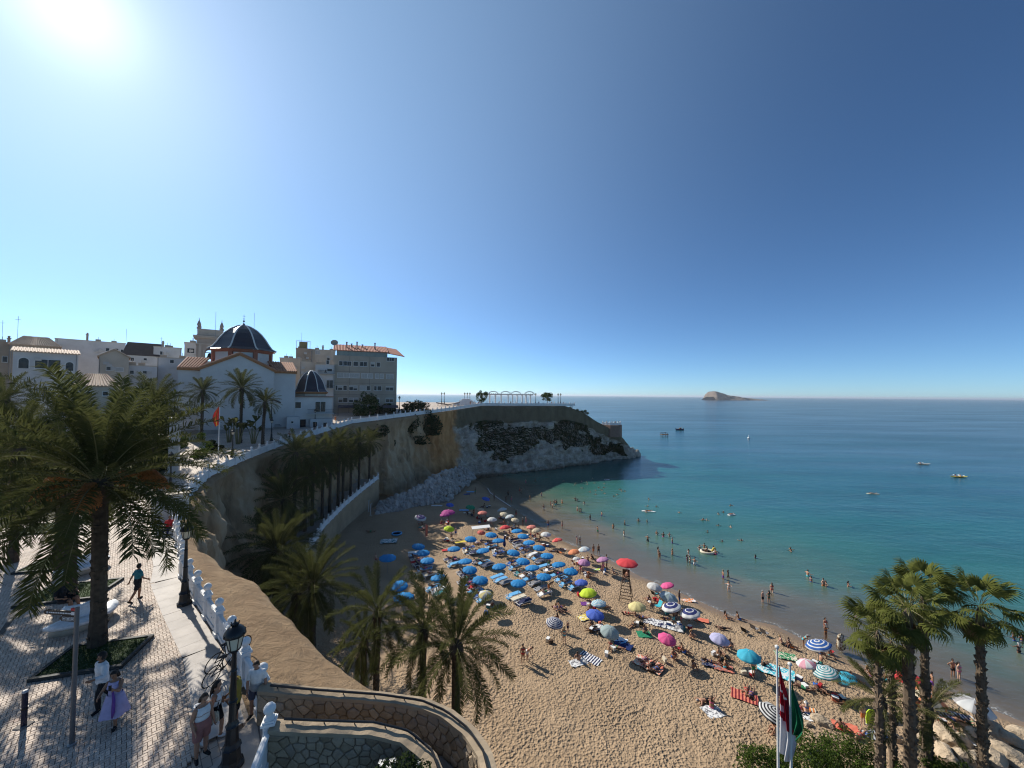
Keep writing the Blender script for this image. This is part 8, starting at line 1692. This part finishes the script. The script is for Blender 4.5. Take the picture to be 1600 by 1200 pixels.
p = gz(1038, 681, 0); t = thing('bathing_platform', 'dark square floating platform left of the motor boat', 'platform', p); mb = MB(); mb.box((0, 0, .9), (4.2, 4.2, .35)); mb.build('deck', WOOD, t)
for sx in (-1.6, 1.6):
    for sy in (-1.6, 1.6): mb = MB(); mb.tube([(sx, sy, -.4), (sx, sy, 2.2)], .18, 8); mb.build('float_post', fab('black'), t)
mb = MB(); 
for sy in (-1.6, 1.6): mb.tube([(-1.6, sy, 2.1), (1.6, sy, 2.1)], .08, 5)
mb.build('rail', fab('black'), t)
def buoy(px, py, label, c, r, mast_=0):
    p = gz(px, py, 0); t = thing('buoy', label, 'buoy', p); mb = MB(); mb.smooth = True; mb.lathe([(r*.4, -.2), (r, .15), (r*.95, .5), (r*.5, .9), (.1, 1.1)], 12); mb.build('float', fab(c), t); mb = MB(); mb.tube([(0, 0, 1.0), (0, 0, 1.9)], .05, 5); mb.ball((0, 0, 1.95), .2, 8); mb.build('top_mark', fab(c), t)
buoy(1170, 685, 'white marker buoy right of the dark motor boat', 'white', .75); buoy(1211, 622.5, 'dark speck of a boat buoy beside the far island', 'grey', 3.0)
# rope of floats lying along the water edge in the headland shade
mb = MB(); rp = [gz(*q, .05) for q in ((762, 763), (766, 771), (775, 777), (787, 785), (798, 792))]; rp = [Vector((q.x, q.y, max(.08, bz(q.x, q.y)+.1))) for q in rp]; o = thing('float_boom', 'pale line of floats lying along the waterline in the headland shade', 'float line', (0, 0, 0)); mb.tube([Vector(q) for q in interp_poly(rp, 30)], .10, 6); mb.build('rope', fab('white'), o)
# ------------------------------------------------------------------ people on the headland, stairs and cliff top
GH = 'people on the headland'
for k, (px, Y) in enumerate(((798, 143), (806, 143.4), (780, 142), (842, 145), (862, 145), (866, 145.6), (872, 146), (880, 147), (741, 138.5), (748, 139.5), (735, 140))):
    p = at(px, 628, Y); bather(Vector((p.x, p.y, 22.0)), 'stand', _rp.uniform(0, 6), 'distant {who} in {wear} %s' % ('under the pergola' if 765 < px < 830 else 'by the lone headland tree' if px > 830 else 'left of the pergola'), GH)
for k, (x, y) in enumerate(((38.5, 156), (40.5, 155.4), (42.0, 156), (43.2, 156.4))): bather(Vector((x, y, 14.2)), 'stand', k*1.4, 'distant {who} in {wear} on the low terrace at the headland tip', GH)
for k, (px, py) in enumerate(((470, 690), (508, 672), (537, 660), (590, 648))):
    p = onprom(px, py); p = p+Vector((-2.0, 0, 0)); bather(p, 'walk', k*1.5, 'distant {who} in {wear} walking behind the rising railing %s' % ('below the church', 'before the white house', 'near the railing corner', 'below the apartment block')[k], 'people by the church')
# ------------------------------------------------------------------ rubble at the cliff foot and boulders at the lower right
ROCKM = M('limestone_rock', (.36, .335, .305), .92, .3, .9, .8, 5, world=True, dirt=.6, bdist=.12); ROCKW = M('warm_boulder', (.40, .315, .22), .92, .3, 1.6, .9, 3.2, world=True, dirt=.7, bdist=.22)
def rock_mesh(name, seed, mat, sub=2):
    bm = bmesh.new(); bmesh.ops.create_icosphere(bm, subdivisions=sub, radius=1); rnd = random.Random(seed)
    for q in range(7):                                   # planes cut flat faces
        d = Vector((rnd.gauss(0, 1), rnd.gauss(0, 1), rnd.gauss(0, 1))).normalized(); h = rnd.uniform(.5, .85)
        for v in bm.verts:
            e = v.co.dot(d)-h
            if e > 0: v.co -= d*e*.9
    P = np.array([list(v.co) for v in bm.verts]); dn = fbm(P*1.6+seed, 4, seed)*.14
    for v, e in zip(bm.verts, dn): v.co += v.co.normalized()*e
    me = bpy.data.meshes.new(name); bm.to_mesh(me); bm.free(); me.materials.append(mat); return me
RK = [rock_mesh('rock', k, ROCKM) for k in range(5)]; BR = [rock_mesh('boulder', 20+k, ROCKW, 3) for k in range(5)]
rnd = random.Random(5); mb = MB(); cnt = 0
for k in range(1500):
    a = rnd.random(); b = rnd.random(); px = 590+150*a; lo = np.interp(px, [590, 620, 660, 700, 740], [806, 800, 790, 782, 748]); hi = np.interp(px, [590, 640, 690, 720, 740], [788, 768, 738, 728, 742]); py = hi+(lo-hi)*b
    zz = max(0, (lo-py)/(lo-hi+1)*np.interp(px, [590, 640, 690, 720, 740], [1.2, 3.0, 5.5, 4.0, .5])); g = gz(px, py, 1.6+zz); s = rnd.uniform(.2, .5)*(1+.9*(rnd.random() < .18))
    src = RK[k % 5]; Mx = Euler((rnd.uniform(0, 6), rnd.uniform(0, 6), rnd.uniform(0, 6))).to_matrix() @ Matrix.Diagonal((s*1.2, s, s*.8)); mb.add([g+Mx @ v.co for v in src.vertices], [tuple(p.vertices) for p in src.polygons])
o = mb.build('rubble', ROCKM); stuff(o, 'grey rubble heaped at the foot of the cliff', 'rubble')
BL = [(1428, 1150, .8), (1450, 1160, .9), (1478, 1150, 1.0), (1500, 1165, 1.1), (1527, 1158, 1.0), (1550, 1150, 1.2), (1578, 1160, 1.0), (1597, 1150, .9), (1480, 1185, 1.0), (1515, 1190, 1.1), (1548, 1187, 1.1), (1580, 1190, 1.2), (1282, 1128, .7), (1296, 1136, .45), (1262, 1134, .4), (1398, 1155, .6), (1440, 1185, .9)]
for k, (px, py, s) in enumerate(BL):
    g = onbeach(px, py); t = link('boulder', BR[k % 5], None, g+Vector((0, 0, s*.2)), rnd.uniform(0, 6), None, (s*.92, s*.72, s*.6)); z_ = 'in the upper line beside the sand' if py < 1170 and px > 1390 else 'in the lower line at the picture edge' if px > 1390 else 'of the small group right of the flags'
    tag(t, f'{"large " if s > 1.05 else "small " if s < .75 else ""}pale weathered boulder {z_}', 'boulder', 'boulders at the right edge of the beach')
# ivy and scrub on the headland face: leaf clumps grown on the rock itself
vs = MB(); rn = np.random.RandomState(4); nu, nv = CG.shape[:2]; mask = fbm(CG*np.array((.10, .10, .13))+3.7, 4, 91)
for k in range(70000):
    i = rn.randint(int(nu*.60), nu-12); j = rn.randint(16, 62); p = CG[i, j]; t = CT[j]
    m0 = mask[i, j]+.16-1.1*max(0, t-.56)-.7*max(0, .40-t)*2-6*max(0, .66-CRUN[i])
    if CRUN[i] > .86: m0 -= .25
    if m0 < .12 or t < .34: continue
    p = Vector(p)+Vector(CN[i, j])*rn.uniform(.05, .45); s = rn.uniform(.14, .34); a = Vector(rn.normal(size=3)).normalized(); b = a.orthogonal().normalized(); vs.add([p-a*s, p+b*s*.7, p+a*s, p-b*s*.7], [(0, 1, 2, 3)])
o = vs.build('cliff_scrub', BUSH_DARK); stuff(o, 'dark scrub and ivy spread over the headland rock face', 'scrub')

# ------------------------------------------------------------------ sea haze: one closed box of thin air round everything
mb = MB(); mb.box((0, 0, 27), (126000, 126000, 70)); hz_ = mb.build('haze', None)
m, nt, out = nodes_of('haze_air'); pv = nt.nodes.new('ShaderNodeVolumePrincipled'); pv.inputs['Color'].default_value = (.86, .93, 1.0, 1); pv.inputs['Density'].default_value = .000065; pv.inputs['Anisotropy'].default_value = .35
nt.links.new(pv.outputs[0], out.inputs['Volume']); hz_.data.materials.clear(); hz_.data.materials.append(m); hz_['kind'] = 'stuff'
# ------------------------------------------------------------------ labels: where several still read the same, say which one by its order
def _order_labels():
    by = {}
    for o in _tagged: by.setdefault(o['label'], []).append(o)
    big = ['first', 'second', 'third', 'fourth', 'fifth', 'sixth', 'seventh', 'eighth', 'ninth', 'tenth', 'eleventh', 'twelfth', 'thirteenth', 'fourteenth', 'fifteenth', 'sixteenth']
    for lab, os_ in by.items():
        if len(os_) < 2: continue
        def sx(o):
            d = o.location-CAM; return d.dot(_r)/max(.1, d.dot(_f))
        os_.sort(key=sx)
        for k, o in enumerate(os_):
            o['label'] = lab+', '+('left of two' if len(os_) == 2 and k == 0 else 'right of two' if len(os_) == 2 else f'{big[min(k, 15)]} from left')
_order_labels()
